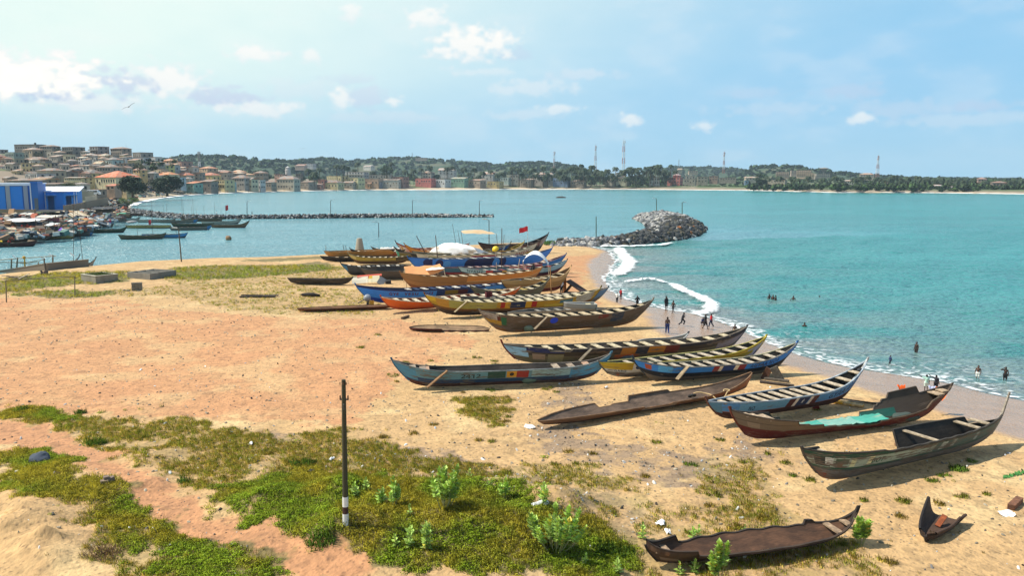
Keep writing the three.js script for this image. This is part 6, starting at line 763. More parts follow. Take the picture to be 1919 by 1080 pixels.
function figure(pose) {
  if (poseCache[pose]) return poseCache[pose];
  const J = { hip: V(0, .88, 0), chest: V(0, 1.24, 0), neck: V(0, 1.42, 0), head: V(0, 1.56, .01), lh: V(.1, .87, 0), rh: V(-.1, .87, 0), lk: V(.11, .47, .02), rk: V(-.11, .47, .02), la: V(.11, .06, -.02), ra: V(-.11, .06, -.02), ls: V(.18, 1.36, 0), rs: V(-.18, 1.36, 0), le: V(.25, 1.09, -.02), re: V(-.25, 1.09, -.02), lw: V(.27, .85, .06), rw: V(-.27, .85, .06) };
  const set = (o) => { for (const k in o) J[k].set(...o[k]); };
  const P = { stand: {}, walk: { lk: [.1, .5, .16], la: [.1, .08, .24], rk: [-.1, .48, -.04], ra: [-.1, .12, -.3], le: [.24, 1.1, -.12], lw: [.24, .9, -.16], re: [-.24, 1.1, .1], rw: [-.22, .92, .24] }, run: { lk: [.1, .56, .28], la: [.1, .22, .16], rk: [-.1, .46, -.08], ra: [-.1, .2, -.42], chest: [0, 1.22, .1], neck: [0, 1.4, .15], head: [0, 1.53, .19], ls: [.18, 1.34, .13], rs: [-.18, 1.34, .13], le: [.26, 1.1, -.06], lw: [.24, 1.06, .18], re: [-.26, 1.12, .22], rw: [-.2, 1.3, .36] }, raise: { re: [-.3, 1.58, .05], rw: [-.26, 1.84, .08], le: [.28, 1.12, .06], lw: [.24, .98, .22] }, point: { le: [.42, 1.42, .08], lw: [.64, 1.56, .12] }, head: { re: [-.42, 1.36, .1], rw: [-.2, 1.56, .14] }, akimbo: { le: [.4, 1.12, -.02], lw: [.2, .96, .08], re: [-.4, 1.12, -.02], rw: [-.2, .96, .08] }, crouch: { hip: [0, .34, 0], lh: [.1, .33, 0], rh: [-.1, .33, 0], lk: [.16, .5, .34], rk: [-.16, .5, .34], la: [.13, .06, .1], ra: [-.13, .06, .1], chest: [0, .66, .14], neck: [0, .83, .2], head: [0, .96, .24], ls: [.18, .77, .18], rs: [-.18, .77, .18], le: [.24, .54, .34], re: [-.24, .54, .34], lw: [.12, .5, .52], rw: [-.12, .5, .52] }, bend: { hip: [0, .86, -.1], lh: [.1, .85, -.1], rh: [-.1, .85, -.1], chest: [0, 1.02, .22], neck: [0, 1.03, .4], head: [0, 1.03, .55], ls: [.18, 1.02, .34], rs: [-.18, 1.02, .34], le: [.2, .76, .4], re: [-.2, .76, .4], lw: [.16, .55, .48], rw: [-.16, .55, .48] }, wade: { le: [.36, 1.14, .04], lw: [.42, .96, .2], re: [-.36, 1.14, .04], rw: [-.42, .96, .2] }, sit: { hip: [0, .14, 0], lh: [.1, .13, 0], rh: [-.1, .13, 0], lk: [.14, .36, .4], rk: [-.14, .36, .4], la: [.13, .06, .7], ra: [-.13, .06, .7], chest: [0, .5, .05], neck: [0, .68, .1], head: [0, .82, .14], ls: [.18, .62, .08], rs: [-.18, .62, .08], le: [.28, .4, .16], re: [-.28, .4, .16], lw: [.16, .36, .38], rw: [-.16, .36, .38] } };
  set(P[pose]);
  const m = (a, b, t = .5) => a.clone().lerp(b, t), dn = (a, d) => a.clone().add(V(...d)), up = J.neck.clone().sub(J.chest).normalize();
  const trunk = [[J.hip, m(J.hip, J.chest), .125, .12], [m(J.hip, J.chest), J.chest, .12, .14], [m(J.ls, J.rs, .2), m(J.ls, J.rs, .8), .085, .085], [J.lh, J.rh, .11, .11]];
  const body = [...trunk, [J.chest, J.neck, .12, .06], [J.neck, m(J.neck, J.head, .5), .052, .05], [J.lh, J.lk, .088, .058], [J.rh, J.rk, .088, .058], [J.lk, J.la, .056, .038], [J.rk, J.ra, .056, .038], [dn(J.la, [0, -.02, -.03]), dn(J.la, [.01, -.03, .15]), .036, .028], [dn(J.ra, [0, -.02, -.03]), dn(J.ra, [-.01, -.03, .15]), .036, .028], [J.ls, J.le, .054, .042], [J.rs, J.re, .054, .042], [J.le, J.lw, .042, .03], [J.re, J.rw, .042, .03]];
  const hd = J.head, headB = [[dn(hd, [0, .05, -.015]), dn(hd, [0, .03, -.01]), .088, .09], [dn(hd, [0, -.03, .03]), dn(hd, [0, -.06, .035]), .062, .045], [dn(hd, [0, 0, .085]), dn(hd, [0, -.03, .1]), .014, .018], [dn(hd, [.088, 0, -.01]), dn(hd, [.09, -.03, -.01]), .018, .014], [dn(hd, [-.088, 0, -.01]), dn(hd, [-.09, -.03, -.01]), .018, .014]];
  const geos = [fieldMesh([...body, ...headB], 55, 92, 2.4, .9)];
  for (const [e, w, s] of [[J.le, J.lw, 1], [J.re, J.rw, -1]]) { // hands: palm, four fingers curled a little, thumb
    const d = w.clone().sub(e).normalize(), side = d.clone().cross(V(0, 0, 1)); if (side.length() < .2) side.set(s, 0, 0); side.normalize(); const c = w.clone().addScaledVector(d, .075), cr = d.clone().cross(side); const palm = new THREE.SphereGeometry(.042, 8, 6); palm.scale(1, 1, .55); palm.translate(c.x, c.y, c.z); const l = [palm]; for (let i = 0; i < 4; i++) { const o = c.clone().addScaledVector(cr, (i - 1.5) * .019).addScaledVector(d, .025), L = [.06, .075, .078, .058][i], k1 = o.clone().addScaledVector(d, L * .55), k2 = k1.clone().addScaledVector(d, L * .4).addScaledVector(side, -s * .022); l.push(bar(o, k1, .0095, .0085, 5), bar(k1, k2, .0085, .006, 5)); } l.push(bar(c.clone().addScaledVector(cr, .035), c.clone().addScaledVector(cr, .06).addScaledVector(d, .04), .011, .008, 5)); for (const g of l) geos.push(g); }
  const noUv = (g) => { g.deleteAttribute('uv'); return g; };
  const bodyG = merge(geos.map(noUv));
  const fat = (l, e) => l.map(([a, b, r, q]) => [a, b, r + e, q + e]);
  const shirt = fieldMesh([...fat(trunk, .018), ...fat([[J.chest, m(J.chest, J.neck, .75), .12, .075], [J.ls, m(J.ls, J.le, .75), .058, .055], [J.rs, m(J.rs, J.re, .75), .058, .055]], .016)], 50, 84, 2.4, .9);
  const shorts = fieldMesh(fat([[J.hip, m(J.hip, J.chest, .25), .125, .122], [J.lh, m(J.lh, J.lk, .8), .095, .082], [J.rh, m(J.rh, J.rk, .8), .095, .082], [J.lh, J.rh, .11, .11]], .016), 50, 84, 2.4, .9);
  const trousers = fieldMesh(fat([[J.hip, m(J.hip, J.chest, .25), .125, .122], [J.lh, J.lk, .095, .072], [J.rh, J.rk, .095, .072], [J.lk, m(J.lk, J.la, .85), .07, .06], [J.rk, m(J.rk, J.ra, .85), .07, .06], [J.lh, J.rh, .11, .11]], .014), 50, 84, 2.4, .9);
  const hair = fieldMesh([[dn(hd, [0, .075, -.03]), dn(hd, [0, .05, -.035]), .09, .088]], 60, 84, 2.4, .9);
  const eyes = merge([-1, 1].map((q) => place(new THREE.SphereGeometry(.012, 6, 5), hd.x + q * .034, hd.y + .012, hd.z + .08))), mouth = place(new THREE.BoxGeometry(.05, .008, .01), hd.x, hd.y - .055, hd.z + .077);
  return poseCache[pose] = { bodyG, shirt, shorts, trousers, hair, eyes, mouth };
}
const skinM = mat('#3f281c', .6), skin2 = mat('#53372a', .6), hairM = mat('#0d0b0a', .9), clothM = (h) => mat(h, .9);
// px of the feet and the head, pose, turn, clothes
function person(px, yf, yh, pose, turn, wear, label, opt = {}) {
  const F = figure(pose), p = opt.p || (opt.water !== undefined ? plane(px, yf, 0) : G(px, yf)), D = -p.z, h = opt.h ?? (at(px, yh, D).y - p.y), s = opt.s ?? clamp(h / (pose === 'crouch' ? 1.08 : pose === 'bend' ? 1.16 : pose === 'raise' ? 1.9 : pose === 'sit' ? .92 : 1.67), .55, 1.15);
  const t = thing('person', label, 'person', p, turn, opt.group); if (opt.water !== undefined) t.position.y = -opt.water; t.scale.setScalar(s);
  const b = part('body', F.bodyG, opt.skin || skinM, t); if (wear.top) part('shirt', F.shirt, clothM(wear.top), t); if (wear.shorts) part('shorts', F.shorts, clothM(wear.shorts), t); if (wear.trousers) part('trousers', F.trousers, clothM(wear.trousers), t); part('hair', F.hair, hairM, t); part('eye', F.eyes, mat('#e8e4dc', .4), t, undefined, 'stuff'); part('mouth', F.mouth, mat('#4a201a', .6), t); return t;
}
person(1156, 567, 546, 'raise', 2.6, { top: '#e0dfda', trousers: '#22242c' }, 'person in a white shirt raising one arm at the top of the swash');
person(1163, 561, 542, 'stand', 2.2, { top: '#a8242c', shorts: '#5a2028' }, 'person in red standing behind the one with a raised arm');
person(1194, 576, 555, 'akimbo', .3, { top: '#17171b', trousers: '#15161b' }, 'person dressed in black standing in the shallow swash above a canoe bow');
person(1248, 582, 556, 'stand', .5, { top: '#181a22', shorts: '#22242a' }, 'tall person in dark clothes standing in the thin water, left of a pair');
person(1261, 587, 564, 'walk', -1, { shorts: '#26262c' }, 'bare chested person walking right of the tall one in dark clothes');
person(1250, 625, 595, 'walk', 3.1, { trousers: '#27386e' }, 'bare backed person in blue trousers walking away over the wet sand');
person(1278, 611, 586, 'run', 1.2, { top: '#20222c', trousers: '#20242e' }, 'person in dark clothes running over the wet sand with a ball');
person(1315, 609, 595, 'crouch', .4, { top: '#2a3658', shorts: '#1e2430' }, 'person in dark blue crouching on the wet sand');
person(1321, 617, 590, 'walk', .8, { top: '#1b1b1f', shorts: '#1b1c22' }, 'person in black standing beside the crouching one');
person(1332, 613, 589, 'walk', -2.2, { top: '#c8202a', trousers: '#1f2c4a' }, 'person in a bright red shirt walking on the wet sand');
person(1376, 632, 608, 'stand', -.5, { shorts: '#b08a2c' }, 'bare chested person in yellow shorts beside a canoe bow');
person(1182, 659, 637, 'walk', -.8, { top: '#e8e4d8', shorts: '#4a4a50' }, 'person in a white shirt behind the long dark canoe');
person(1716, 660, 633, 'stand', -1.2, { shorts: '#2a2420' }, 'lone bare chested person standing knee deep offshore', { water: .42 });
person(1667, 684, 664, 'walk', -1.6, { top: '#2c3c62', shorts: '#1d2230' }, 'child in blue wading at the edge of the surf', { water: .12 });
person(1831, 709, 680, 'stand', -.7, { shorts: '#d8d4cc' }, 'bare chested person in white shorts in the surf at right', { water: .25, skin: skin2 });
person(1882, 714, 685, 'head', -.6, { shorts: '#1d1a1a' }, 'bare chested person with one hand on the head, rightmost in the surf', { water: .15 });
person(1734, 733, 710, 'point', 2.9, { top: '#a9d0bf', shorts: '#c9d8cc' }, 'child in pale green raising an arm behind the wrecked canoe', { h: 1.25, s: .72 });
person(1752, 733, 711, 'point', 2.5, { top: '#23222a', shorts: '#1b1b20' }, 'child in black beside the one in pale green', { h: 1.2, s: .7 });
const swim = (px, y, d, pose, turn, label) => person(px, y, y - 10, pose, turn, { shorts: '#1d1d22' }, label, { water: d, s: .95 });
swim(1441, 558, 1.12, 'wade', .4, 'bather with arms out, leftmost of the group of three in the sea'); swim(1448, 559, 1.18, 'stand', -.6, 'bather in the middle of the group of three in the sea'); swim(1453, 561, 1.1, 'akimbo', .9, 'bather on the right of the group of three in the sea');
swim(1486, 562, 1.1, 'wade', -.5, 'lone bather chest deep right of the group of three'); swim(1535, 558, 1.38, 'stand', .4, 'head of a far bather at right of the others'); swim(1507, 611, 1.25, 'wade', -.2, 'lone bather up to the shoulders nearer the beach'); swim(1815, 695, 1.2, 'bend', 1.4, 'child swimming beside the person in white shorts');
// at and in the beached canoes
person(1052, 549, 527, 'stand', -.5, { top: '#dfe0e2', trousers: '#1d1f26' }, 'person in a white shirt standing under the propped tan canoe', { h: 1.66 });
person(806, 550, 530, 'bend', -1.4, { top: '#c98a24', shorts: '#2a2a30' }, 'person in a yellow shirt bending beside the new orange brown canoe', { h: 1.2 });
{ const q = G(1000, 540); q.y += 2.35; person(1000, 530, 512, 'sit', -.6, { top: '#17151a', trousers: '#1a181c' }, 'person in black sitting on the bow rail of the new orange brown canoe', { p: q, s: 1.15 }); }
{ const q = G(804, 548); q.y += 1.1; q.z -= .3; person(804, 530, 507, 'stand', .5, { top: '#141418', trousers: '#15161c' }, 'person in black standing inside the new canoe under the awning', { p: q, s: 1.05 }); }
{ const q = G(831, 546); q.y += 1.15; q.z -= .2; person(831, 530, 515, 'bend', 1.2, { top: '#1d2c50', shorts: '#22283a' }, 'person in navy bending inside the new canoe right of the awning post', { p: q, s: 1 }); }

// ---------------------------------------------------------------- breakwaters
function alongPath(P) { const c = new THREE.CatmullRomCurve3(P.map((q) => q.p), false, 'centripetal'), L = c.getLength(); return { at: (t) => c.getPointAt(clamp(t)), tan: (t) => c.getTangentAt(clamp(t)), L, w: (t) => { const f = clamp(t) * (P.length - 1), i = Math.min(P.length - 2, Math.floor(f)); return lerp(P[i].w, P[i + 1].w, f - i); }, h: (t) => { const f = clamp(t) * (P.length - 1), i = Math.min(P.length - 2, Math.floor(f)); return lerp(P[i].h, P[i + 1].h, f - i); } }; }
const rockGeo = [1, 2, 3, 4, 5, 6].map((s) => { const g = lump(1, s * 7.3, 1, .34).toNonIndexed(); g.computeVertexNormals(); return g; });
const rockM = new THREE.MeshStandardMaterial({ color: 0xffffff, roughness: .9 });
function breakwater(pts, n, single300, label, size, colour, seed) {
  const P = pts.map(([x, y, w, h]) => ({ p: plane(x, y, 0), w, h })), path = alongPath(P), R = rng(seed), t = thing('breakwater', label, 'breakwater', path.at(0)), o = t.position, prof = (q) => Math.pow(Math.max(0, 1 - q * q), .8);
  const p = [], id = [], M = 10, N = Math.ceil(path.L / 3); for (let i = 0; i <= N; i++) { const a = path.at(i / N), d = path.tan(i / N), w = path.w(i / N), h = path.h(i / N) - .5; for (let k = 0; k <= M; k++) { const q = k / M * 2 - 1; p.push(a.x - d.z * q * w * .95 - o.x, (h + .6) * prof(q) - .6, a.z + d.x * q * w * .95 - o.z); } if (i) for (let k = 0; k < M; k++) { const A = (i - 1) * (M + 1) + k; id.push(A, A + 1, A + M + 1, A + M + 1, A + 1, A + M + 2); } }
  const g = new THREE.BufferGeometry(); g.setAttribute('position', new THREE.Float32BufferAttribute(p, 3)); g.setIndex(id); g.computeVertexNormals(); part('core', g, mat('#3a3836', 1), t);
  const rocks = []; for (let i = 0; i < n; i++) { const s = R(), q = (R() * 2 - 1) * 1.02, a = path.at(s), d = path.tan(s), w = path.w(s), h = path.h(s), sz = size[0] + (size[1] - size[0]) * R() * R(), y = h * prof(Math.min(1, Math.abs(q))) + (R() - .6) * .5; const x = a.x - d.z * q * w, z = a.z + d.x * q * w; rocks.push({ x: x - o.x, y: Math.max(-.3, y), z: z - o.z, s: sz, c: colour(s, q, y, R), D: -z, k: Math.floor(R() * 6), r: [R() * 6, R() * 6, R() * 6] }); }
  rocks.sort((a, b) => b.s / b.D - a.s / a.D); const cm = {};
  rocks.slice(0, single300).forEach((r) => { const key = r.c.getHexString(); const m = part('boulder', rockGeo[r.k], cm[key] ??= new THREE.MeshStandardMaterial({ color: r.c, roughness: .88 }), t); m.position.set(r.x, r.y, r.z); m.rotation.set(...r.r); m.scale.set(r.s, r.s * .75, r.s * .85); });
  const rest = rocks.slice(single300), im = new THREE.InstancedMesh(rockGeo[0], rockM, rest.length), Mx = new THREE.Matrix4(), Q = new THREE.Quaternion(), E = new THREE.Euler(); rest.forEach((r, i) => { Mx.compose(V(r.x, r.y, r.z), Q.setFromEuler(E.set(...r.r)), V(r.s, r.s * .75, r.s * .85)); im.setMatrixAt(i, Mx); im.setColorAt(i, r.c); }); im.name = 'boulder_bed'; im.userData.kind = 'stuff'; im.castShadow = im.receiveShadow = true; t.add(im); return path;
}
const pal = (l, R) => l[Math.floor(R() * l.length)].clone();
const darkRock = ['#34373a', '#2b2d2f', '#3f4140', '#4a4a44', '#4d4738', '#26282a'].map(lin), paleRock = ['#8f8d8b', '#7a7a7b', '#a39f99', '#6a6b6d', '#b0aba2', '#5a5b5e'].map(lin), redRock = lin('#8a5426');
breakwater([[1048, 460, 3, .9], [1085, 460, 4.5, 1.3], [1125, 459.5, 6, 1.9], [1170, 457, 7, 2.4], [1222, 450, 7.5, 2.6], [1252, 442, 8.5, 2.8], [1268, 432, 9, 2.8], [1260, 422, 9, 3], [1242, 415, 9, 3], [1222, 411, 8.5, 2.9], [1204, 410, 5.5, 1.5]], 6400, 300, 'curved boulder breakwater hooking out from the beach into the sea', [.45, 1.2], (s, q, y, R) => s < .09 ? pal(R() < .75 ? paleRock : darkRock, R) : s > .66 ? pal(R() < .85 ? paleRock : darkRock, R) : R() < .004 ? redRock.clone() : pal(q > -.35 ? (R() < .92 ? darkRock : paleRock) : (R() < .5 ? paleRock : darkRock), R), 15);
breakwater([[924, 407, 2, .5], [900, 407, 3, 1], [840, 407.5, 3, 1.15], [770, 407.5, 3, 1.2], [650, 408.5, 3, 1.2], [560, 409.5, 3, 1.2], [470, 410, 3.2, 1.3], [400, 410.5, 3.6, 1.5], [335, 409, 3.8, 1.6], [285, 405, 4, 1.5], [245, 398, 4, 1.4]], 2600, 150, 'long low boulder breakwater across the harbour mouth', [.35, .8], (s, q, y, R) => pal(R() < .55 ? paleRock : darkRock, R), 16);
{ const list = [], R = rng(21); for (let i = 0; i < 260; i++) { const q = G(1032 + R() * 95, 457 + R() * 5); list.push({ p: q, s: .15 + R() * .45, rx: R() * 6, ry: R() * 6, c: pal(paleRock, R) }); } for (let i = 0; i < 60; i++) { const q = G(705 + R() * 50, 468 + R() * 5); list.push({ p: q, s: .2 + R() * .5, rx: R() * 6, ry: R() * 6, c: lin('#cfcac2') }); } instanced('loose_stones', rockGeo[2], rockM, list, 'pale loose stones between the beach and the curved breakwater'); }

// ---------------------------------------------------------------- poles, lamps, flags, awnings
function pole(px, y0, y1, r0, r1, col, label, o = {}) {
  const f = o.water ? plane(px, y1, 0) : o.D ? at(px, y1, o.D) : G(px, y1), tp = at(o.tx ?? px, y0, -f.z), t = thing(o.name || 'wooden_pole', label, o.cat || 'pole', f, 0, o.group), d = tp.clone().sub(f); part('shaft', bar(V(0, o.sink ?? -.6, 0), d, r0, r1, 8), mat(col, .9), t);
  if (o.arm) { part('arm', bar(d, d.clone().add(V(o.arm, .3, .1)), r1 * .6, r1 * .5, 6), mat(col, .8), t); part('lamp_head', box(.9, .16, .34, d.x + o.arm * 1.3, d.y + .28, .1, 0, 0, -.1), mat('#c9ccc8', .5), t); }
  return { t, d, f };
}
{ // painted pole in the foreground
  const f = G(648, 975), h = at(652, 712, -f.z).y - f.y, t = thing('utility_pole', 'tall dark wooden pole with white and dark red bands at its foot', 'pole', f), tx = .09; const seg = (a, b, m, e = 0) => bar(V(tx * a, h * a, 0), V(tx * b, h * b, 0), lerp(.115, .08, a) + e, lerp(.115, .08, b) + e, 14);
  part('shaft', seg(-.06, 1), mat('#3d3b28', .9), t); part('painted_band', seg(-.02, .065, 0, .004), mat('#d8d8d8', .7), t); part('painted_band', seg(.065, .115, 0, .004), mat('#3a1a18', .7), t); part('painted_band', seg(.115, .185, 0, .004), mat('#d8d8d8', .7), t);
  part('bracket', box(.34, .05, .06, tx, h * .865, 0), mat('#3a3a3a', .6), t); for (const s of [-1, 1]) part('insulator', bar(V(tx + s * .15, h * .865, 0), V(tx + s * .15, h * .865 + .16, 0), .035, .028, 8), mat('#6b4a36', .4), t); part('bracket', box(.05, .22, .22, tx, h * .82, .09), mat('#44443e', .6), t); for (let i = 0; i < 3; i++) part('insulator', bar(V(tx - .12 + .12 * i, h * .97, .1), V(tx - .12 + .12 * i, h * .97 + .1, .1), .02), mat('#6b4a36', .4), t);
}
pole(341, 430, 491, .13, .09, '#5e5443', 'leaning wooden pole at the edge of the harbour grass', { tx: 335.5, arm: -.5 });
pole(710, 418, 465, .12, .09, '#4a4d4f', 'lamp post with a short arm beside the concrete marker', { name: 'lamp_post', cat: 'lamp post', arm: -1 });
pole(916.5, 413, 458, .11, .08, '#5a5d58', 'thin lamp post behind the dark back canoe', { name: 'lamp_post', cat: 'lamp post', arm: -.8 });
pole(1117, 406, 450, .15, .1, '#4f5a44', 'green post standing on the inner end of the curved breakwater', { D: 205 });
pole(1230, 373, 402, .16, .12, '#55604a', 'left lamp post on the outer arm of the curved breakwater', { D: 292, name: 'lamp_post', cat: 'lamp post', arm: -.8 });
pole(1278, 380, 414, .16, .12, '#55604a', 'right lamp post on the curve of the breakwater', { D: 268, name: 'lamp_post', cat: 'lamp post', arm: .8 });
pole(1225, 394, 424, .12, .08, '#8d8d84', 'thin grey post on the inner side of the curved breakwater', { D: 258 });
for (const [x, y, l] of [[620, 376, 'left of three thin lamp posts on the long breakwater'], [773, 376, 'middle of three thin lamp posts on the long breakwater'], [898.5, 377, 'right lamp post near the tip of the long breakwater'], [463.5, 378, 'lamp post on the long breakwater beside the harbour canoes']]) pole(x, y, 404, .14, .1, '#4a4c48', l, { D: 312, name: 'lamp_post', cat: 'lamp post', arm: .7 });
function flag(px, y0, y1, w, h, col, label, o = {}) { const { t, d } = pole(px, y0, y1, .05, .04, o.col || '#d8d6d0', label, { ...o, name: 'flag_pole', cat: 'flag' }); const p = [], id = [], N = 8; for (let i = 0; i <= N; i++) for (const k of [0, 1]) { const s = i / N; p.push(d.x - s * w, d.y - .1 - k * h - s * .28 * w + .05 * Math.sin(s * 9), .12 * Math.sin(s * 7 + k)); } for (let i = 0; i < N; i++) id.push(2 * i, 2 * i + 1, 2 * i + 2, 2 * i + 2, 2 * i + 1, 2 * i + 3); const g = new THREE.BufferGeometry(); g.setAttribute('position', new THREE.Float32BufferAttribute(p, 3)); g.setIndex(id); g.computeVertexNormals(); part('flag_cloth', g, mat(col, .9), t); }
flag(989, 423, 476, 1.7, 1.0, '#d0242a', 'red flag on a white pole among the back canoes');
flag(428, 384, 404, 1.1, 2, '#c03038', 'red and white flag upright on the far breakwater', { D: 312 });
flag(284, 411, 420, .9, 1.6, '#c8343c', 'red flag on a canoe in the crowded harbour row', { D: 270 });
pole(424, 384, 405, .08, .06, '#7a7468', 'bare thin pole beside the red and white flag', { D: 312 });
const stick = (x0, y0, x1, y1, r, col, label, D) => { const f = D ? at(x1, y1, D) : G(x1, y1), tp = at(x0, y0, -f.z), t = thing('wooden_pole', label, 'pole', f); part('shaft', bar(V(0, -.4, 0), tp.sub(f), r, r * .75, 6), mat(col, .9), t); };
stick(780.5, 442, 808, 492, .085, '#4a382c', 'dark pole leaning left over the canoes beside the white cover'); stick(816.5, 441, 822, 505, .085, '#5a4232', 'upright brown pole at the left end of the white cover'); stick(848, 420, 858, 474, .05, '#4a443c', 'thin pole leaning behind the white cover'); stick(858, 432, 866, 474, .05, '#4a443c', 'second thin pole leaning behind the white cover'); stick(940.5, 428, 940, 520, .08, '#4c3426', 'tall dark pole rising between the striped and new canoes'); stick(945, 440, 942, 470, .06, '#5a4636', 'short crooked pole beside the tall dark one'); stick(611, 460, 611.5, 478, .06, '#4a3a2c', 'short post at the left end of the tan canoe'); stick(643, 459, 647, 474, .06, '#4a3a2c', 'leaning short post behind the tan canoe'); stick(648, 460, 650, 475, .06, '#4a3a2c', 'upright short post behind the tan canoe');
function cloth(c, sag, nx = 12, ny = 6, wob = .06) { const p = [], id = []; for (let j = 0; j <= ny; j++) for (let i = 0; i <= nx; i++) { const s = i / nx, t = j / ny, a = c[0].clone().lerp(c[1], s), b = c[3].clone().lerp(c[2], s), q = a.lerp(b, t); q.y -= sag * 4 * s * (1 - s) * (.5 + 2 * t * (1 - t)) - wob * (fbm(s * 5, t * 5, 3) - .5) * 4; p.push(q.x, q.y, q.z); } for (let j = 0; j < ny; j++) for (let i = 0; i < nx; i++) { const k = j * (nx + 1) + i; id.push(k, k + nx + 1, k + 1, k + 1, k + nx + 1, k + nx + 2); } const g = new THREE.BufferGeometry(); g.setAttribute('position', new THREE.Float32BufferAttribute(p, 3)); g.setIndex(id); g.computeVertexNormals(); return g; }
const tarpM = (h) => mats['t' + h] ??= new THREE.MeshPhysicalMaterial({ color: lin(h), roughness: .9, side: THREE.DoubleSide, transmission: .15, thickness: 0 });
{ // orange and white awning over the new canoe
  const D = -G(770, 548).z, o = G(770, 548), A = at(757, 499, D + 1), B = at(824, 494, D + 1), C = at(833, 508, D - .8), E = at(760, 522, D - .8), t = thing('awning', 'orange and white awning on poles over the stern of the new canoe', 'awning', o); const L = (q) => q.clone().sub(o);
  part('cloth', cloth([L(A), L(B), L(C), L(E)], .25, 14, 6, .1), tarpM('#d99a62'), t); part('cloth', cloth([L(at(795, 503, D + 2)), L(at(823, 496.5, D + 2)), L(at(834, 504, D - .85)), L(at(800, 507, D - .9))], -.1, 8, 4, .05), tarpM('#ece6da'), t);
  for (const [x0, y0, x1, y1, dz] of [[758, 503, 763, 545, -1], [832, 504, 840, 545, -.9], [820.5, 500, 821, 526, 1.5], [757.5, 508, 757, 530, 2]]) part('pole', bar(L(at(x1, y1, D + dz)), L(at(x0, y0, D + dz)), .06, .05, 6), mat('#c9b28c', .8), t);
}
{ // white arch
  const o = G(1005, 522), D = -o.z, t = thing('awning', 'white arched awning over the pale blue canoe', 'awning', o), p = [], id = [], N = 16; const s0 = at(980, 489, D).sub(o), s1 = at(1027, 497, D).sub(o), top = at(1003, 477, D).sub(o); for (let i = 0; i <= N; i++) { const s = i / N, a = s * Math.PI, x = lerp(s0.x, s1.x, s), y = lerp(s0.y, s1.y, s) + (top.y - (s0.y + s1.y) / 2) * Math.pow(Math.sin(a), .75); for (let k = 0; k <= 4; k++) { const q = k / 4; p.push(x + .25 * q, y + .35 * q * Math.sin(a) + (q === 0 && (i === 0 || i === N) ? -.2 : 0), .3 - q * 2.6); } } for (let i = 0; i < N; i++) for (let k = 0; k < 4; k++) { const a = i * 5 + k; id.push(a, a + 5, a + 1, a + 1, a + 5, a + 6); } const g = new THREE.BufferGeometry(); g.setAttribute('position', new THREE.Float32BufferAttribute(p, 3)); g.setIndex(id); g.computeVertexNormals(); part('cloth', g, tarpM('#efece6'), t);
  for (const [x0, y0, x1, y1] of [[980, 489, 982, 518], [1027, 495, 1031, 562], [974, 486, 968, 520]]) part('pole', bar(at(x1, y1, D).sub(o), at(x0, y0, D).sub(o), .06, .05, 6), mat('#cdb694', .8), t);
}
{ // the big white cover
  const o = G(866, 486), D = -o.z, k = mpp(D), t = thing('white_cover', 'large dirty white tarpaulin heaped over a canoe', 'tarpaulin', o); const W = 62 * k, N = 40, M = 18, p = [], id = [], hgt = (s) => Math.pow(Math.sin(Math.PI * Math.pow(s, .72)), .8) * 26 * k * (1 - .25 * s); for (let i = 0; i <= N; i++) { const s = i / N, x = (s * 2 - 1) * W, h = hgt(s), d = .5 + 1.5 * Math.sin(Math.PI * s); for (let j = 0; j <= M; j++) { const a = j / M * Math.PI, f = 1 + (fbm(s * 9 + 3, j * .5, 4) - .5) * .22; p.push(x + (fbm(j * .4, s * 5, 3) - .5) * .6, 7 * k + (Math.pow(Math.sin(a), .8) * h) * f + (Math.sin(a) < .05 ? (fbm(s * 20, j, 2) - .5) * .5 : 0), Math.cos(a) * d * f); } } for (let i = 0; i < N; i++) for (let j = 0; j < M; j++) { const a = i * (M + 1) + j; id.push(a, a + M + 1, a + 1, a + 1, a + M + 1, a + M + 2); } const g = new THREE.BufferGeometry(); g.setAttribute('position', new THREE.Float32BufferAttribute(p, 3)); g.setIndex(id); g.computeVertexNormals(); const uv = []; for (let i = 0; i < p.length; i += 3) uv.push(p[i] * .12, p[i + 1] * .25); g.setAttribute('uv', new THREE.Float32BufferAttribute(uv, 2));
  part('cover', g, new THREE.MeshStandardMaterial({ map: dataTex(256, 256, (u, v, c) => { const n = tileNoise(u, v, 5, 5), st = sstep(.52, .75, n); c[0] = lerp(.93, .70, st); c[1] = lerp(.92, .62, st); c[2] = lerp(.9, .52, st); }), roughness: .9, side: THREE.DoubleSide }), t);
}
{ const o = G(868, 486), D = -o.z, t = thing('sail_cloth', 'beige cloth stretched between poles above the white cover', 'cloth', o); part('cloth', cloth([at(863, 433, D + 1).sub(o), at(905, 431, D + 1.4).sub(o), at(933, 439.5, D - .6).sub(o), at(868, 437.5, D - 1.2).sub(o)], -.18, 14, 5, .08), tarpM('#cfae84'), t); for (const [x0, y0, x1, y1] of [[864, 434, 870, 474], [930, 438, 934, 474]]) part('pole', bar(at(x1, y1, D).sub(o), at(x0, y0, D).sub(o), .045, .04, 5), mat('#6a5a48', .9), t); }
{ const o = G(929, 520), D = -G(929, 492).z, t = thing('yellow_basin', 'yellow round basin on a pole beside the white cover', 'basin', at(929, 492, D)), L = (q) => q.sub(t.position); part('basin', place(new THREE.SphereGeometry(.62, 16, 8, 0, 6.3, 0, 1.5), ...L(at(929, 468, D)).toArray(), .5, 0, .35), mat('#e2c01c', .5), t); part('pole', bar(V(0, -.3, 0), L(at(928, 469, D)), .05), mat('#cfc8bc', .8), t); }
stick(930, 492, 932, 520, .06, '#c9b294', 'pale post in front of the blue patched canoe'); stick(1031, 500, 1033.5, 562, .08, '#b58450', 'orange brown prop post under the tan canoe'); stick(984, 500, 985, 535, .05, '#d0cabd', 'thin pale post beside the white arch');
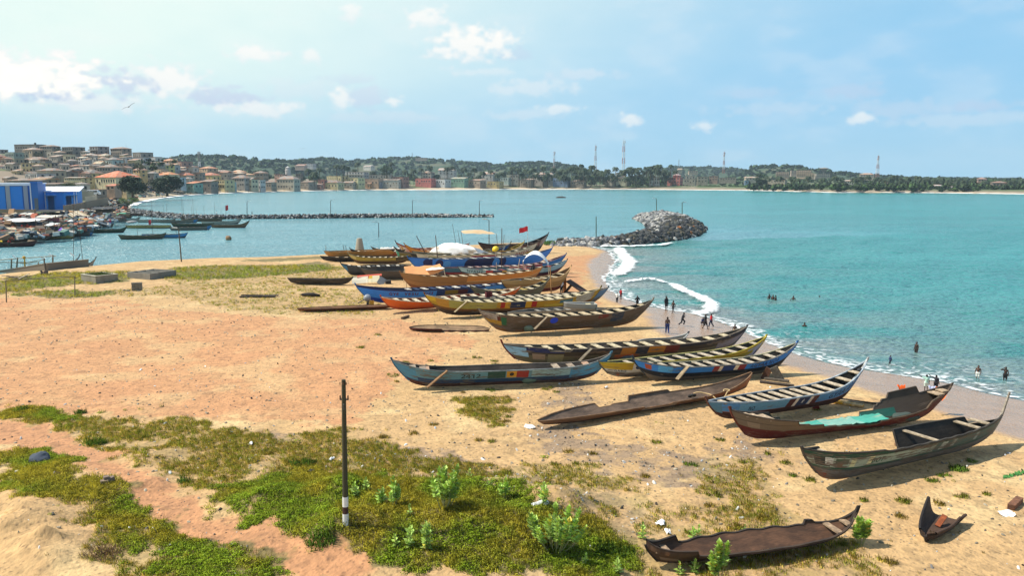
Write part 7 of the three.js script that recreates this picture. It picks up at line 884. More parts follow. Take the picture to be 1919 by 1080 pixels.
// props under the canoes
const log = (px, py, L, r, turn, col, label, y = 0) => { const f = G(px, py), t = thing('timber_prop', label, 'timber', f, turn); part('log', place(new THREE.CylinderGeometry(r, r * .9, L, 9), 0, r * .8 + y, 0, 0, 0, Math.PI / 2), woodM(col), t); part('cut_end', place(new THREE.CylinderGeometry(r * .8, r * .8, .02, 9), L / 2 + .01, r * .8 + y, 0, 0, 0, Math.PI / 2), woodM('#a58a68'), t); return t; };
{ const f = G(1448, 712), t = thing('timber_prop', 'grey trestle of boards propping the bow of the bright blue canoe', 'timber', f, -.5); part('board', box(.6, 1.2, .12, .3, .5, .1, 0, .3, .5), woodM('#77726a'), t); part('board', box(.5, 1.0, .12, -.5, .4, 0, 0, 0, -.4), woodM('#6a4632'), t); part('board', box(1.8, .18, .4, .3, .09, .3), woodM('#6a6258'), t); }
log(1528, 766, .9, .22, 1.2, '#7a2c1c', 'short red log propping the sky blue canoe'); log(1640, 800, 2.6, .2, .15, '#8a8276', 'grey timber under the wrecked canoe'); log(1455, 722, 2.4, .13, -.5, '#4a403a', 'dark plank end below the trestle'); log(1160, 603, 1.6, .2, 1.3, '#6a5644', 'log under the bow of the brown canoe'); log(1070, 582, 1.6, .2, 1.3, '#5e4c3a', 'log under the yellow canoe with the navy panel'); log(760, 597, 1.4, .16, 1.2, '#6e5a48', 'log under the orange canoe');
{ const f = G(1058, 548), t = thing('timber_prop', 'orange post and dark plank holding up the tan canoe', 'timber', f, -.2); part('post', box(.4, 2.2, .3, 0, 1.1, 0), woodM('#c47a34'), t); part('post', box(.35, 1.8, .3, -1.9, .9, 0), woodM('#8a3c22'), t); }
{ const f = G(1082, 550), t = thing('plank_heap', 'dark brown board slope leaning beside the propped tan canoe', 'boards', f, -.35); part('board', box(3.6, .12, 2.2, .2, .75, 0, 0, 0, -.55), woodM('#4e3026'), t); part('board', box(1.6, .1, 2, -1.3, .55, 0, 0, 0, .9), woodM('#3a2a22'), t); }
{ const f = G(1574, 757), t = thing('yellow_board', 'flaking yellow boat board lying beside the sky blue canoe', 'board', f, -.62); part('board', box(2.9, .14, .42, 0, .1, 0), new THREE.MeshStandardMaterial({ map: hullPaint({ base: '#cf9a26', wear: .55, wood: [190, 160, 110] }, 55, 256, 32), roughness: .9 }), t); part('batten', box(2.2, .1, .12, .2, .08, -.6, 0, .1, 0), woodM('#cdbfa2'), t); part('batten', box(2.6, .1, .12, .9, .07, -1.1, 0, .04, 0), woodM('#4a4038'), t); }
{ const f = G(1900, 950), t = thing('wood_block', 'weathered wooden beam end at the right edge of the sand', 'beam', f, .75); part('beam', box(1.3, .24, .3, .1, .14, 0), woodM('#8f6248'), t); part('cut_end', box(.02, .2, .26, -.56, .14, 0), woodM('#6a4632'), t); }
{ // tyre and rope on the dugout
  const q = G(1296, 762); q.y += .62; const t = thing('tyre', 'small black wheel lying on the low brown dugout', 'tyre', q, .3); part('tread', place(new THREE.TorusGeometry(.2, .085, 10, 22), 0, .1, 0, 1.1, 0, 0), mat('#151515', .9), t); part('rim', place(new THREE.CylinderGeometry(.13, .13, .08, 14), 0, .1, 0, .5, 0, 0), mat('#8a8a86', .5), t);
  const r = G(1325, 756); r.y += .62; const pts = []; for (const [x, y, z] of [[-.9, 0, -.2], [-.6, .1, -.15], [-.1, .05, 0], [.2, .02, .3], [.6, -.25, .75], [1, -.05, .5], [1.3, .2, .1], [1.5, .25, -.1], [1.2, .27, -.25], [1.05, .2, .05]]) pts.push(V(x, y, z)); const s = thing('rope', 'thick pale rope thrown over the low brown dugout', 'rope', r); part('strand', new THREE.TubeGeometry(new THREE.CatmullRomCurve3(pts), 50, .045, 6), mat('#b89c70', .95), s);
}
{ // washing on the wreck
  const q = G(1686, 772); q.y += 1.5; const t = thing('cloth', 'orange cloth hung over the broken side of the wrecked canoe', 'cloth', q); part('cloth', cloth([V(-.25, .3, -.2), V(.3, .35, -.2), V(.22, -.55, .25), V(-.1, -.45, .25)], .1, 8, 6, .08), mat('#f0621a', .9), t);
  const r = G(1748, 775); r.y += 1.35; const s = thing('cloth', 'white and orange cloths hung at the bow of the wrecked canoe', 'cloth', r); part('cloth', cloth([V(-.35, .5, -.2), V(.1, .5, -.2), V(.05, -.5, .3), V(-.3, -.4, .3)], .1, 8, 6, .08), mat('#c9cdea', .9), s); part('cloth', cloth([V(.05, .42, -.15), V(.7, .5, -.15), V(.6, -.1, .32), V(.1, -.35, .34)], .12, 8, 6, .08), mat('#e8743a', .9), s);
}
{ // outboard motor and can by the blue lettered canoe
  const f = G(689, 577), t = thing('outboard_motor', 'grey outboard motor standing by the stern of the blue lettered canoe', 'outboard motor', f, .4), m = mat('#8a9096', .5), dk = mat('#1d2024', .5); part('cowling', place(lump(.42, 3, 2, .12), 0, 1.15, 0), m, t); part('leg', box(.2, 1.0, .3, .05, .6, 0, 0, 0, -.2), dk, t); part('propeller', place(new THREE.TorusGeometry(.2, .06, 6, 12), .2, .18, 0, 0, 1.2, 0), mat('#5a5e62', .4), t); part('tiller', bar(V(-.3, 1.0, 0), V(-1.1, .6, .1), .05), dk, t);
  const g = G(697, 576), s = thing('jerry_can', 'yellow jerry can beside the outboard motor', 'jerry can', g, .2); part('can', box(.5, .72, .36, 0, .4, 0), mat('#e09a1a', .6), s); part('cap', place(new THREE.CylinderGeometry(.07, .07, .12, 10), .12, .8, 0), mat('#5a2a14', .6), s);
}
{ const f = G(674.5, 474), t = thing('concrete_marker', 'tapered concrete marker standing behind the back canoes', 'marker', f); part('block', new THREE.CylinderGeometry(.55, 1.05, 3.0, 10).translate(0, 1.3, 0), wallM('#a8a292'), t); part('cap', place(new THREE.SphereGeometry(.55, 12, 6, 0, 6.3, 0, 1.57).scale(1, .4, 1), 0, 2.8, 0), wallM('#a8a292'), t); }
{ const q = G(916, 584); q.y += 1.62; const t = thing('crate', 'small dark red crate standing on the thwarts of the slate blue canoe', 'crate', q, .3), m = woodM('#6e1f22'); for (const z of [-.3, .3]) for (let i = 0; i < 3; i++) part('slat', box(.7, .18, .04, 0, .1 + i * .21, z), m, t); for (const x of [-.33, .33]) for (let i = 0; i < 3; i++) part('slat', box(.04, .18, .56, x, .1 + i * .21, 0), m, t); part('base', box(.66, .03, .56, 0, .03, 0), m, t); }
for (const [key, u, up, r, c, l] of [['735,674,730,1144,662,714', .6, .3, .5, '#5c6e60', 'grey green net bundle inside the faded blue canoe'], ['735,674,730,1144,662,714', .33, .3, .42, '#7a6a52', 'brown net bundle in the left half of the faded blue canoe'], ['1364,768,836,1778,719,787', .78, .4, .5, '#3f4a44', 'dark net bundle in the bow of the wrecked canoe'], ['940,644,690,1396,612,663', .47, .35, .55, '#4d5a62', 'slate net bundle in the long dark canoe'], ['1121,679,718,1432,630,682', .52, .35, .5, '#8a8066', 'tan net bundle in the yellow striped canoe'], ['898,582,632,1221,562,612', .25, .5, .6, '#6a7a6c', 'green grey net bundle in the brown canoe with the dinghy']]) { const q = aboard(key, u, up), g = lump(r, u * 30, 3, .4).scale(1.5, .6, .9); g.translate(q.x, q.y, q.z); single('net_bundle', g, mat(c, 1), l, 'net'); }
for (const [key, u, up, c, l] of [['1322,752,800,1618,676,752', .955, 1.25, '#24262a', 'black float at the bow of the sky blue canoe'], ['1497,842,921,1872,775,830', .7, .25, '#c9c4b8', 'pale float lying in the weathered green canoe']]) { const q = aboard(key, u, up); single('float', place(new THREE.SphereGeometry(.17, 12, 8).scale(1.3, .9, 1), q.x, q.y, q.z), mat(c, .7), l, 'float'); }
// ---------------------------------------------------------------- left side of the spit
{ const a = G(-60, 519), b = G(88, 508), c = G(166, 500), t = thing('quay_wall', 'low dark mossy quay wall along the harbour at left', 'wall', a); let i = 0; for (const [p, q] of [[a, b], [b, c]]) { const m = wallM(i++ ? '#55483a' : '#4a4034'); part('wall', beam(p.clone().sub(a).add(V(0, .3, 0)), q.clone().sub(a).add(V(0, .3, 0)), .5, 1.7), m, t); part('coping', beam(p.clone().sub(a).add(V(0, 1.2, 0)), q.clone().sub(a).add(V(0, 1.2, 0)), .62, .14), wallM('#6b5d4a'), t); } }
{ // stake frame in the water
  const D = -plane(50, 506, 0).z, o = plane(0, 508, 0), t = thing('stake_frame', 'frame of thin stakes and bamboo rails standing in the harbour behind the quay wall', 'stake frame', o), L = (x, y) => at(x, y, D).sub(o), m = mat('#7a6a52', .9), y = mat('#c9952c', .8);
  for (const [x, y0, y1, tx] of [[22, 486, 503, 23], [32, 483, 502, 34], [48, 481, 503, 47], [84, 484, 503, 84], [100, 478, 503, 100], [74, 491, 503, 73]]) part('stake', bar(L(x, y1 + 6), L(tx, y0), .14, .11, 6), x === 48 ? y : m, t); for (const [x0, y0, x1, y1] of [[-20, 489, 46, 484], [46, 484, 106, 480], [-20, 492, 70, 492], [26, 492, 60, 495], [84, 487, 42, 494]]) part('rail', bar(L(x0, y0), L(x1, y1), .07, .06, 5), mat('#a08a6a', .9), t); for (const [x, y0] of [[29, 482], [80, 484], [97, 479], [136, 477]]) part('cloth_strip', box(.9, .12, .2, ...L(x, y0).toArray(), 0, 0, -.7), mat('#d8d8d4', .9), t); part('yellow_float', place(new THREE.SphereGeometry(.28, 10, 8), ...L(46, 483).toArray()), y, t);
}
{ // raised bed with grass
  const f = G(188, 527), k = -f.z / FOC, t = thing('raised_bed', 'white edged concrete bed full of grass on the spit at left', 'planter', f, -.62), W = 4.1, Dp = 2.9, h = .95; for (const [w, d, x, z] of [[W, .3, 0, Dp / 2], [W, .3, 0, -Dp / 2], [.3, Dp - .3, W / 2 - .15, 0], [.3, Dp - .3, -W / 2 + .15, 0]]) part('wall', box(w, h + .6, d, x, h / 2 - .3, z), wallM('#8d8676'), t); for (const [w, d, x, z] of [[W + .1, .4, 0, Dp / 2], [W + .1, .4, 0, -Dp / 2], [.4, Dp - .4, W / 2 - .15, 0], [.4, Dp - .4, -W / 2 + .15, 0]]) part('coping', box(w, .1, d, x, h + .05, z), wallM('#c2bca8'), t); part('soil', box(W - .5, .2, Dp - .5, 0, h - .1, 0), mat('#4d4a22', 1), t);
  const R = rng(44), l = []; for (let i = 0; i < 420; i++) { const x = (R() - .5) * (W - .5), z = (R() - .5) * (Dp - .5); const g = new THREE.ConeGeometry(.02 + R() * .05, .2 + R() * .35, 3); place(g, x, h + .1, z, (R() - .5) * .9, R() * 6, (R() - .5) * .9); const d = .6 + .7 * R(); l.push(tint(g, new THREE.Color(.15 * d, .18 * d, .025 * d))); } part('grass', merge(l), foliage, t, undefined, 'stuff');
}
{ const f = G(262, 523), t = thing('concrete_trough', 'open grey concrete trough with inner partitions beside the grass bed', 'trough', f, -.42), W = 4.6, Dp = 4.6, h = .9, m = wallM('#7a7874'); for (const [w, d, x, z] of [[W, .22, 0, 0], [W, .22, 0, -Dp], [W - .44, .2, 0, -Dp * .34], [W - .44, .2, 0, -Dp * .67], [.22, Dp - .22, W / 2 - .11, -Dp / 2], [.22, Dp - .22, -W / 2 + .11, -Dp / 2]]) part('wall', box(w, h + .5, d, x, h / 2 - .25, z), m, t); part('floor', box(W - .44, .1, Dp - .44, 0, .05, -Dp / 2), mat('#3a3836', 1), t); }
{ const f = G(258, 545), t = thing('block_pile', 'small pile of grey concrete blocks on the sand at left', 'concrete blocks', f, .12), m = [wallM('#6e6a60'), wallM('#7d776a'), wallM('#625e56')]; const R = rng(6); for (let r = 0; r < 5; r++) for (let c = 0; c < 3; c++) part('block', box(.4, .2, .4, (c - 1) * .42 + (R() - .5) * .05, .12 + r * .215, (R() - .5) * .06, 0, (R() - .5) * .1, 0), m[(r + c) % 3], t); for (let i = 0; i < 6; i++) part('rubble', place(lump(.09 + R() * .09, i, 1), -.9 - R() * .8, .06, .1 + R() * .3), m[i % 3], t); }
{ // goal
  const a = G(13, 567), b = G(141, 557), ta = at(12, 526, -a.z).sub(a), tb = at(141, 518, -b.z).sub(a), o = b.clone().sub(a), t = thing('football_goal', 'goal of two thin posts and a bar on the sand at left', 'goal', a), m = mat('#6f6654', .9); part('post', bar(V(0, -.4, 0), ta, .07, .06, 8), m, t); part('post', bar(o.clone().add(V(0, -.4, 0)), tb, .07, .06, 8), m, t); part('crossbar', bar(ta.clone().add(V(0, -.02, 0)), tb.clone().add(V(0, -.02, 0)), .05, .05, 8), m, t);
}
{ const f = G(48, 523), t = thing('plank_heap', 'heap of pale broken boards on the grass behind the goal', 'boards', f), R = rng(12); for (let i = 0; i < 7; i++) part('board', box(2 + R() * 2.2, .06, .22, (R() - .5) * 3, .12 + R() * .4, (R() - .5) * 2, 0, R() * 3, (R() - .5) * .5), woodM(['#b5a48c', '#8f806c', '#cdc0a8'][i % 3]), t); }
{ const f = G(85, 515), t = thing('rubble_heap', 'small dark rubble heap behind the goal', 'rubble', f), R = rng(17); for (let i = 0; i < 9; i++) part('stone', place(lump(.16 + R() * .22, i * 3, 1), (R() - .5) * 1.3, .15 + R() * .4 * (i > 4 ? 1 : 0), (R() - .5) * .5), mat(['#3a3230', '#6a5a50', '#4a3c34'][i % 3], 1), t); }
{ const f = G(484, 557), t = thing('plank_heap', 'flat dark boards lying on the grass left of the black dugout', 'boards', f, .05), k = -f.z / FOC; part('board', box(66 * k, .12, .5, 0, .1, .2), woodM('#4a4038'), t); part('board', box(60 * k, .1, .4, .4, .12, -.6, 0, .04, 0), woodM('#5a5048'), t); part('board', box(40 * k, .1, .3, -.8, .22, -.2, 0, -.1, 0), woodM('#3a322c'), t); }
single('driftwood', place(lump(.6, 8, 2, .4).scale(2.2, .45, .7), ...G(582, 556).add(V(0, .2, 0)).toArray()), mat('#2e2822', 1), 'dark knotted driftwood on the grass below the black dugout', 'driftwood');
{ const p = G(75, 866), g = lump(.47, 12.5, 2, .32).toNonIndexed(); g.computeVertexNormals(); g.scale(1.05, .72, .8); g.translate(p.x, p.y + .17, p.z); single('boulder', g, mat('#454c58', .95), 'dark blue grey boulder beside the sandy path', 'boulder'); }
{ const f = G(200, 908), t = thing('brick_pair', 'two broken brown bricks lying on the sandy path', 'bricks', f, .4); part('brick', box(.34, .26, .26, -.06, .12, .1), wallM('#8f6a4a'), t); part('brick', box(.36, .24, .22, .18, .16, -.08, 0, .5, .2), wallM('#6a4438'), t); part('brick', box(.24, .14, .2, .02, .32, -.02, .1, .3, 0), wallM('#7a5240'), t); }
{ const p = G(1686, 836), g = lump(.3, 5, 1, .3); g.scale(1, .8, .8); g.translate(p.x, p.y + .14, p.z); single('stone', g, mat('#7d5f48', 1), 'brown pointed stone on the sand behind the weathered green canoe', 'stone'); }
single('mooring_buoy', place(lump(.75, 4, 2, .15).scale(1, 1.1, 1), ...plane(429, 450, 0).add(V(0, .35, 0)).toArray()), mat('#8a6a48', .9), 'brown lump of a buoy floating in the harbour', 'buoy');
single('small_boat', (() => { const p = plane(1051, 371, 0); return place(lump(1, 2, 2, .1).scale(4, .9, 1.4), p.x, p.y + .3, p.z); })(), mat('#4a4038', .8), 'tiny dark boat far out on the bay', 'boat');
// ---------------------------------------------------------------- the crowded harbour edge
{
  const D0 = (x, y) => at(x, y, -plane(x, y, 1.6).z), R = rng(404);
  const shelter = (x0, x1, y0, y1, roof, wall, label, o = {}) => { const f = D0((x0 + x1) / 2, y1), k = -f.z / FOC, w = (x1 - x0) * k, h = (y1 - y0) * k, d = o.d || 3.5, t = thing('market_shelter', label, 'shelter', f, o.turn || 0); for (const sx of [-1, 1]) for (const sz of [-1, 0]) part('post', box(.14, h + .6, .14, sx * w * .47, h / 2 - .3, sz * d - .1), mat('#5a4a3a', .9), t); part('roof', cloth([V(-w / 2, h, -d), V(w / 2, h, -d), V(w / 2, h * .82, .3), V(-w / 2, h * .82, .3)], .12, 10, 5, .08), mat(roof, .85), t); if (wall) part('wall', box(w * .86, h * .72, .1, 0, h * .36 - .1, -d * .6), mat(wall, .9), t); return t; };
  shelter(8, 71, 411, 432, '#dfdcd8', '#4a5a68', 'long white awning over the crowd at the left harbour edge', { d: 6 }); shelter(66, 116, 394, 410, '#26231f', '#5a4c40', 'black roofed open shed under the tall blue warehouse', { d: 5 }); shelter(68, 107, 404, 421, '#c9c2b4', '#b0707a', 'pale roofed hut with a pink wall', { d: 4 }); shelter(86, 104, 419, 437, '#d5d2cc', '#3f4750', 'small dark grey hut with a white roof by the water', { d: 3 }); shelter(170, 214, 389, 402, '#3a3d40', '#4a4844', 'dark low shelter left of the light green tree', { d: 5 }); shelter(184, 214, 355, 364, '#d8d4d0', '#5a5a60', 'white awning below the big orange hall', { d: 4 }); shelter(205, 236, 357, 366, '#d5cfcc', '#6a5a50', 'pale awning beside the round dark tree', { d: 4 }); shelter(278, 300, 348, 364, '#3f6090', '#3a4a60', 'blue shelter under the wide dark tree', { d: 4 }); shelter(305, 326, 349, 360, '#c9ccc8', '#4a4a48', 'pale roofed shelter under the wide dark tree', { d: 4 });
  { const f = D0(117, 437), k = -f.z / FOC, t = thing('umbrella', 'purple parasol at the left harbour edge', 'parasol', f); part('canopy', new THREE.ConeGeometry(6.6 * k, 7 * k, 10, 1, true).translate(0, 7.5 * k, 0), mat('#8a52d0', .9), t); part('stick', bar(V(0, -.3, 0), V(0, 8 * k, 0), .05), mat('#888', .6), t); }
  { const f = D0(135, 420), k = -f.z / FOC, t = thing('umbrella', 'white parasol right of the pink walled hut', 'parasol', f); part('canopy', new THREE.ConeGeometry(6.5 * k, 4 * k, 10, 1, true).translate(0, 7 * k, 0), mat('#dcd8cf', .9), t); part('stick', bar(V(0, -.3, 0), V(0, 8 * k, 0), .05), mat('#888', .6), t); }
  { const f = D0(140, 411), t = thing('plank_heap', 'slanting stack of long pale planks before the brown pillared wall', 'planks', f, -.5); for (let i = 0; i < 8; i++) part('plank', box(7 + R() * 1.5, .12, .6, (R() - .5), .6 + i * .16, -i * .55, 0, (R() - .5) * .1, -.28), mat(['#c9b89c', '#a89478', '#ddd0b8'][i % 3], .9), t); }
  { const f = D0(156, 417), k = -f.z / FOC, t = thing('upturned_canoe', 'ochre upturned boat hull below the pale planks', 'canoe', f, -.3); part('hull', place(lump(1, 9, 3, .06).scale(15 * k, 4 * k, 1.5), 0, 3 * k, 0), mat('#b58a48', .85), t); }
  for (const [x, y, r, h, c, l] of [[229, 405, 8, 5, '#5fa888', 'green heap of nets below the light green tree'], [215, 404, 5, 5, '#b5a07c', 'tan heap of nets beside the green one'], [200, 404, 6, 4, '#7d8890', 'blue grey heap of nets'], [186, 410, 7, 4, '#3d4a58', 'slate heap of tarpaulins'], [80, 421, 7, 5, '#7d97a8', 'pale blue tarpaulin heap right of the white awning'], [106, 418, 7, 4, '#c2a468', 'straw coloured heap of nets behind the dark grey hut'], [30, 436, 8, 5, '#c4a684', 'tan heap of nets under the white awning'], [58, 434, 9, 5, '#b8a48c', 'beige heap of nets right of the people in red'], [10, 437, 8, 3, '#3c4650', 'dark tarpaulin heap at the left edge'], [70, 440, 7, 3, '#d5cfbc', 'cream heap of nets in a left harbour boat'], [92, 439, 6, 3, '#9a8f78', 'grey heap of nets by the dark grey hut'], [57, 409, 8, 5, '#b06a50', 'rust red tarpaulin mound behind the white awning'], [150, 432, 8, 3, '#8a7a58', 'brown heap of nets in the second row of boats'], [248, 417, 8, 2.4, '#8c8a88', 'grey load in a canoe below the green nets'], [8, 404, 7, 4, '#5a5660', 'dark heap before the ochre wall'], [245, 372, 9, 4, '#a8856a', 'brown market heap beside the round tree'], [215, 374, 9, 4, '#9a7d68', 'clay coloured heap in the yard corner']]) { const f = D0(x, y), k = -f.z / FOC, g = lump(1, x * .7, 3, .3).scale(r * k, h * k, 2.2); g.translate(f.x, f.y + h * k * .35, f.z); single('net_heap', g, mat(c, 1), l, 'net heap'); }
  for (const [x, y, top, sh, pose, l] of [[43, 433, '#c42a2c', '#8a2028', 'stand', 'person in red standing at the front of the white awning'], [53, 431, '#d05a50', '#5a3a40', 'walk', 'person in pale red right of the one at the awning front'], [68, 430, '#d84a2c', '#2a2a30', 'bend', 'person in orange red bending right of the white awning'], [40, 428, '#c9962c', '#7a3c20', 'stand', 'person in yellow behind the two in red'], [208, 422, '#d02430', '#7a6aa8', 'stand', 'person in a red shirt and lilac skirt in a canoe'], [108, 408, '#6a3a24', '#2a2422', 'stand', 'person in brown beside the black roofed shed'], [102, 431, '#c9b08c', '#4a4038', 'walk', 'person in tan by the dark grey hut'], [130, 433, '#2f7a6a', '#2a2a2a', 'stand', 'person in green beside the purple parasol'], [5, 462, '#d8b02c', '#2a2420', 'bend', 'person in yellow bending in the red bowed canoe'], [18, 462, '#b02a24', '#2a3a30', 'bend', 'person in red bending in the red bowed canoe'], [160, 433, '#3a4a6a', '#26262a', 'stand', 'person in blue on the brown canoe'], [176, 426, '#8a6a4a', '#2a2a2a', 'bend', 'person bending over nets in the dark green canoe']]) { const f = D0(x, y); person(x, y, y - 12, pose, R() * 6, { top, trousers: sh }, l, { p: f, s: 1.08 }); }
  for (const [x, y, c, l] of [[407, 405, '#e8e6e0', 'person in white on the far breakwater left of the lamp post'], [473, 405, '#2a2a2e', 'dark figure on the far breakwater right of the lamp post']]) person(x, y, y - 8, 'stand', 2, { top: c, trousers: '#2a2a30' }, l, { p: at(x, y, 312), s: 1.05 });
  for (const [x, y, l] of [[305, 371.5, 'person on the wet edge of the town beach, farthest left'], [408, 362.5, 'person walking on the town beach in front of the teal house'], [466, 359, 'person on the beach below the cream complex'], [546, 357.5, 'person on the beach below the minaret'], [375, 366, 'person at the water edge of the town beach']]) person(x, y, y - 3, 'walk', R() * 6, { top: '#2a2a30', trousers: '#1d1d22' }, l, { p: (() => { const d = -plane(x, shoreY(x), 0).z + 7; const q = at(x, y, d); q.y = landY(q.x, q.z); return q; })(), s: 1 });
  const scrap = [], cols = ['#8a6a50', '#6a5a4c', '#b5a488', '#4a4642', '#7a8890', '#a85a40', '#cfc8bc', '#3a4a5a', '#5a7a70', '#96724e', '#2c2826'].map(lin); const strew = (n, P, s0, s1) => { const xs = P.map((q) => q[0]), ys = P.map((q) => q[1]), poly = P.map(([x, y]) => V(x, 0, y)); for (let i = 0; i < n;) { const x = lerp(Math.min(...xs), Math.max(...xs), R()), y = lerp(Math.min(...ys), Math.max(...ys), R()); if (!inPoly(poly, x, y)) continue; i++; const f = D0(x, y), s = lerp(s0, s1, R() ** 2); f.y = Math.max(f.y, landY(f.x, f.z)) + s * .25; scrap.push({ p: f, s: V(s * (1 + 2.4 * R() * R()), s * .6, s), rx: (R() - .5) * .7, ry: R() * 6, rz: (R() - .5) * .9, c: cols[Math.floor(R() * cols.length)].clone().multiplyScalar(.6 + .6 * R()) }); } };
  strew(1500, [[-10, 409], [70, 407], [130, 403], [200, 385], [236, 384], [246, 396], [235, 412], [200, 424], [140, 438], [60, 447], [-10, 451]], .35, 1.9); strew(500, [[185, 372], [240, 362], [300, 360], [330, 362], [262, 372], [240, 384], [205, 388]], .4, 2); strew(160, [[300, 358], [400, 357], [480, 357], [420, 360], [330, 364]], .4, 1.6);
  instanced('harbour_clutter', new THREE.BoxGeometry(1, 1, 1), rockM, scrap, 'jumble of boards, crates, nets and gear along the harbour edge');
}
// ---------------------------------------------------------------- birds
function bird(px, py, D, span, bank, turn, label) { const t = thing('bird', label, 'bird', at(px, py, D), turn), m = mat('#2a241f', .9); t.rotation.z = bank; const b = new THREE.LatheGeometry([[0, -.3], [.05, -.22], [.075, 0], [.05, .16], [.035, .22], [.045, .27], [0, .34]].map(([x, y]) => new THREE.Vector2(x, y)), 10); b.rotateX(Math.PI / 2); part('body', b, m, t); for (const s of [-1, 1]) { const p = [], id = []; for (let i = 0; i <= 8; i++) { const q = i / 8, x = s * (.04 + q * .96), y = .16 * Math.sin(q * 2.2), c = .17 * (1 - .55 * q) * (q > .9 ? .5 : 1), z = -.06 * q + .1 * q * q * -1; p.push(x, y, z + c * .5, x, y - .012, z - c); } for (let i = 0; i < 8; i++) id.push(2 * i, 2 * i + 1, 2 * i + 2, 2 * i + 2, 2 * i + 1, 2 * i + 3); const g = new THREE.BufferGeometry(); g.setAttribute('position', new THREE.Float32BufferAttribute(p, 3)); g.setIndex(id); g.computeVertexNormals(); part('wing', g, m, t); } part('tail', box(.14, .012, .22, 0, 0, -.36), m, t); t.scale.setScalar(span / 2); }
bird(242, 200.5, 90, 1.55, .5, .3, 'kite with spread wings banking above the hill town'); bird(568, 279, 260, 2, .03, .1, 'distant bird gliding over the small round hill'); bird(509, 282.5, 320, 1.4, .05, .2, 'tiny far bird left of the gliding one'); bird(306, 284.5, 240, 1.4, .1, .2, 'pale distant bird right of the crest houses');

// ---------------------------------------------------------------- grass, weeds and litter
function tuft(seed, n, h, w, spread) { const R = rng(seed), p = [], nn = []; for (let i = 0; i < n; i++) { const a = R() * 6.28, r = spread * Math.sqrt(R()) * .5, b = V(Math.cos(a) * r, 0, Math.sin(a) * r), L = h * (.55 + .6 * R()), lean = V(Math.cos(a), 0, Math.sin(a)).multiplyScalar(L * (.25 + .6 * R())), m = b.clone().addScaledVector(lean, .35).add(V(0, L * .6, 0)), t = b.clone().add(lean).add(V(0, L * (.75 + .25 * R()), 0)), s = V(-Math.sin(a + R()), 0, Math.cos(a + R())).multiplyScalar(w * (.6 + .8 * R())); const A = b.clone().add(s), B = b.clone().sub(s), C = m.clone().addScaledVector(s, .8), D = m.clone().addScaledVector(s, -.8); for (const q of [A, B, C, B, D, C, C, D, t]) { p.push(q.x, q.y, q.z); nn.push(lean.x * .8, .9, lean.z * .8); } } const g = new THREE.BufferGeometry(); g.setAttribute('position', new THREE.Float32BufferAttribute(p, 3)); g.setAttribute('normal', new THREE.Float32BufferAttribute(nn, 3)); return g; }
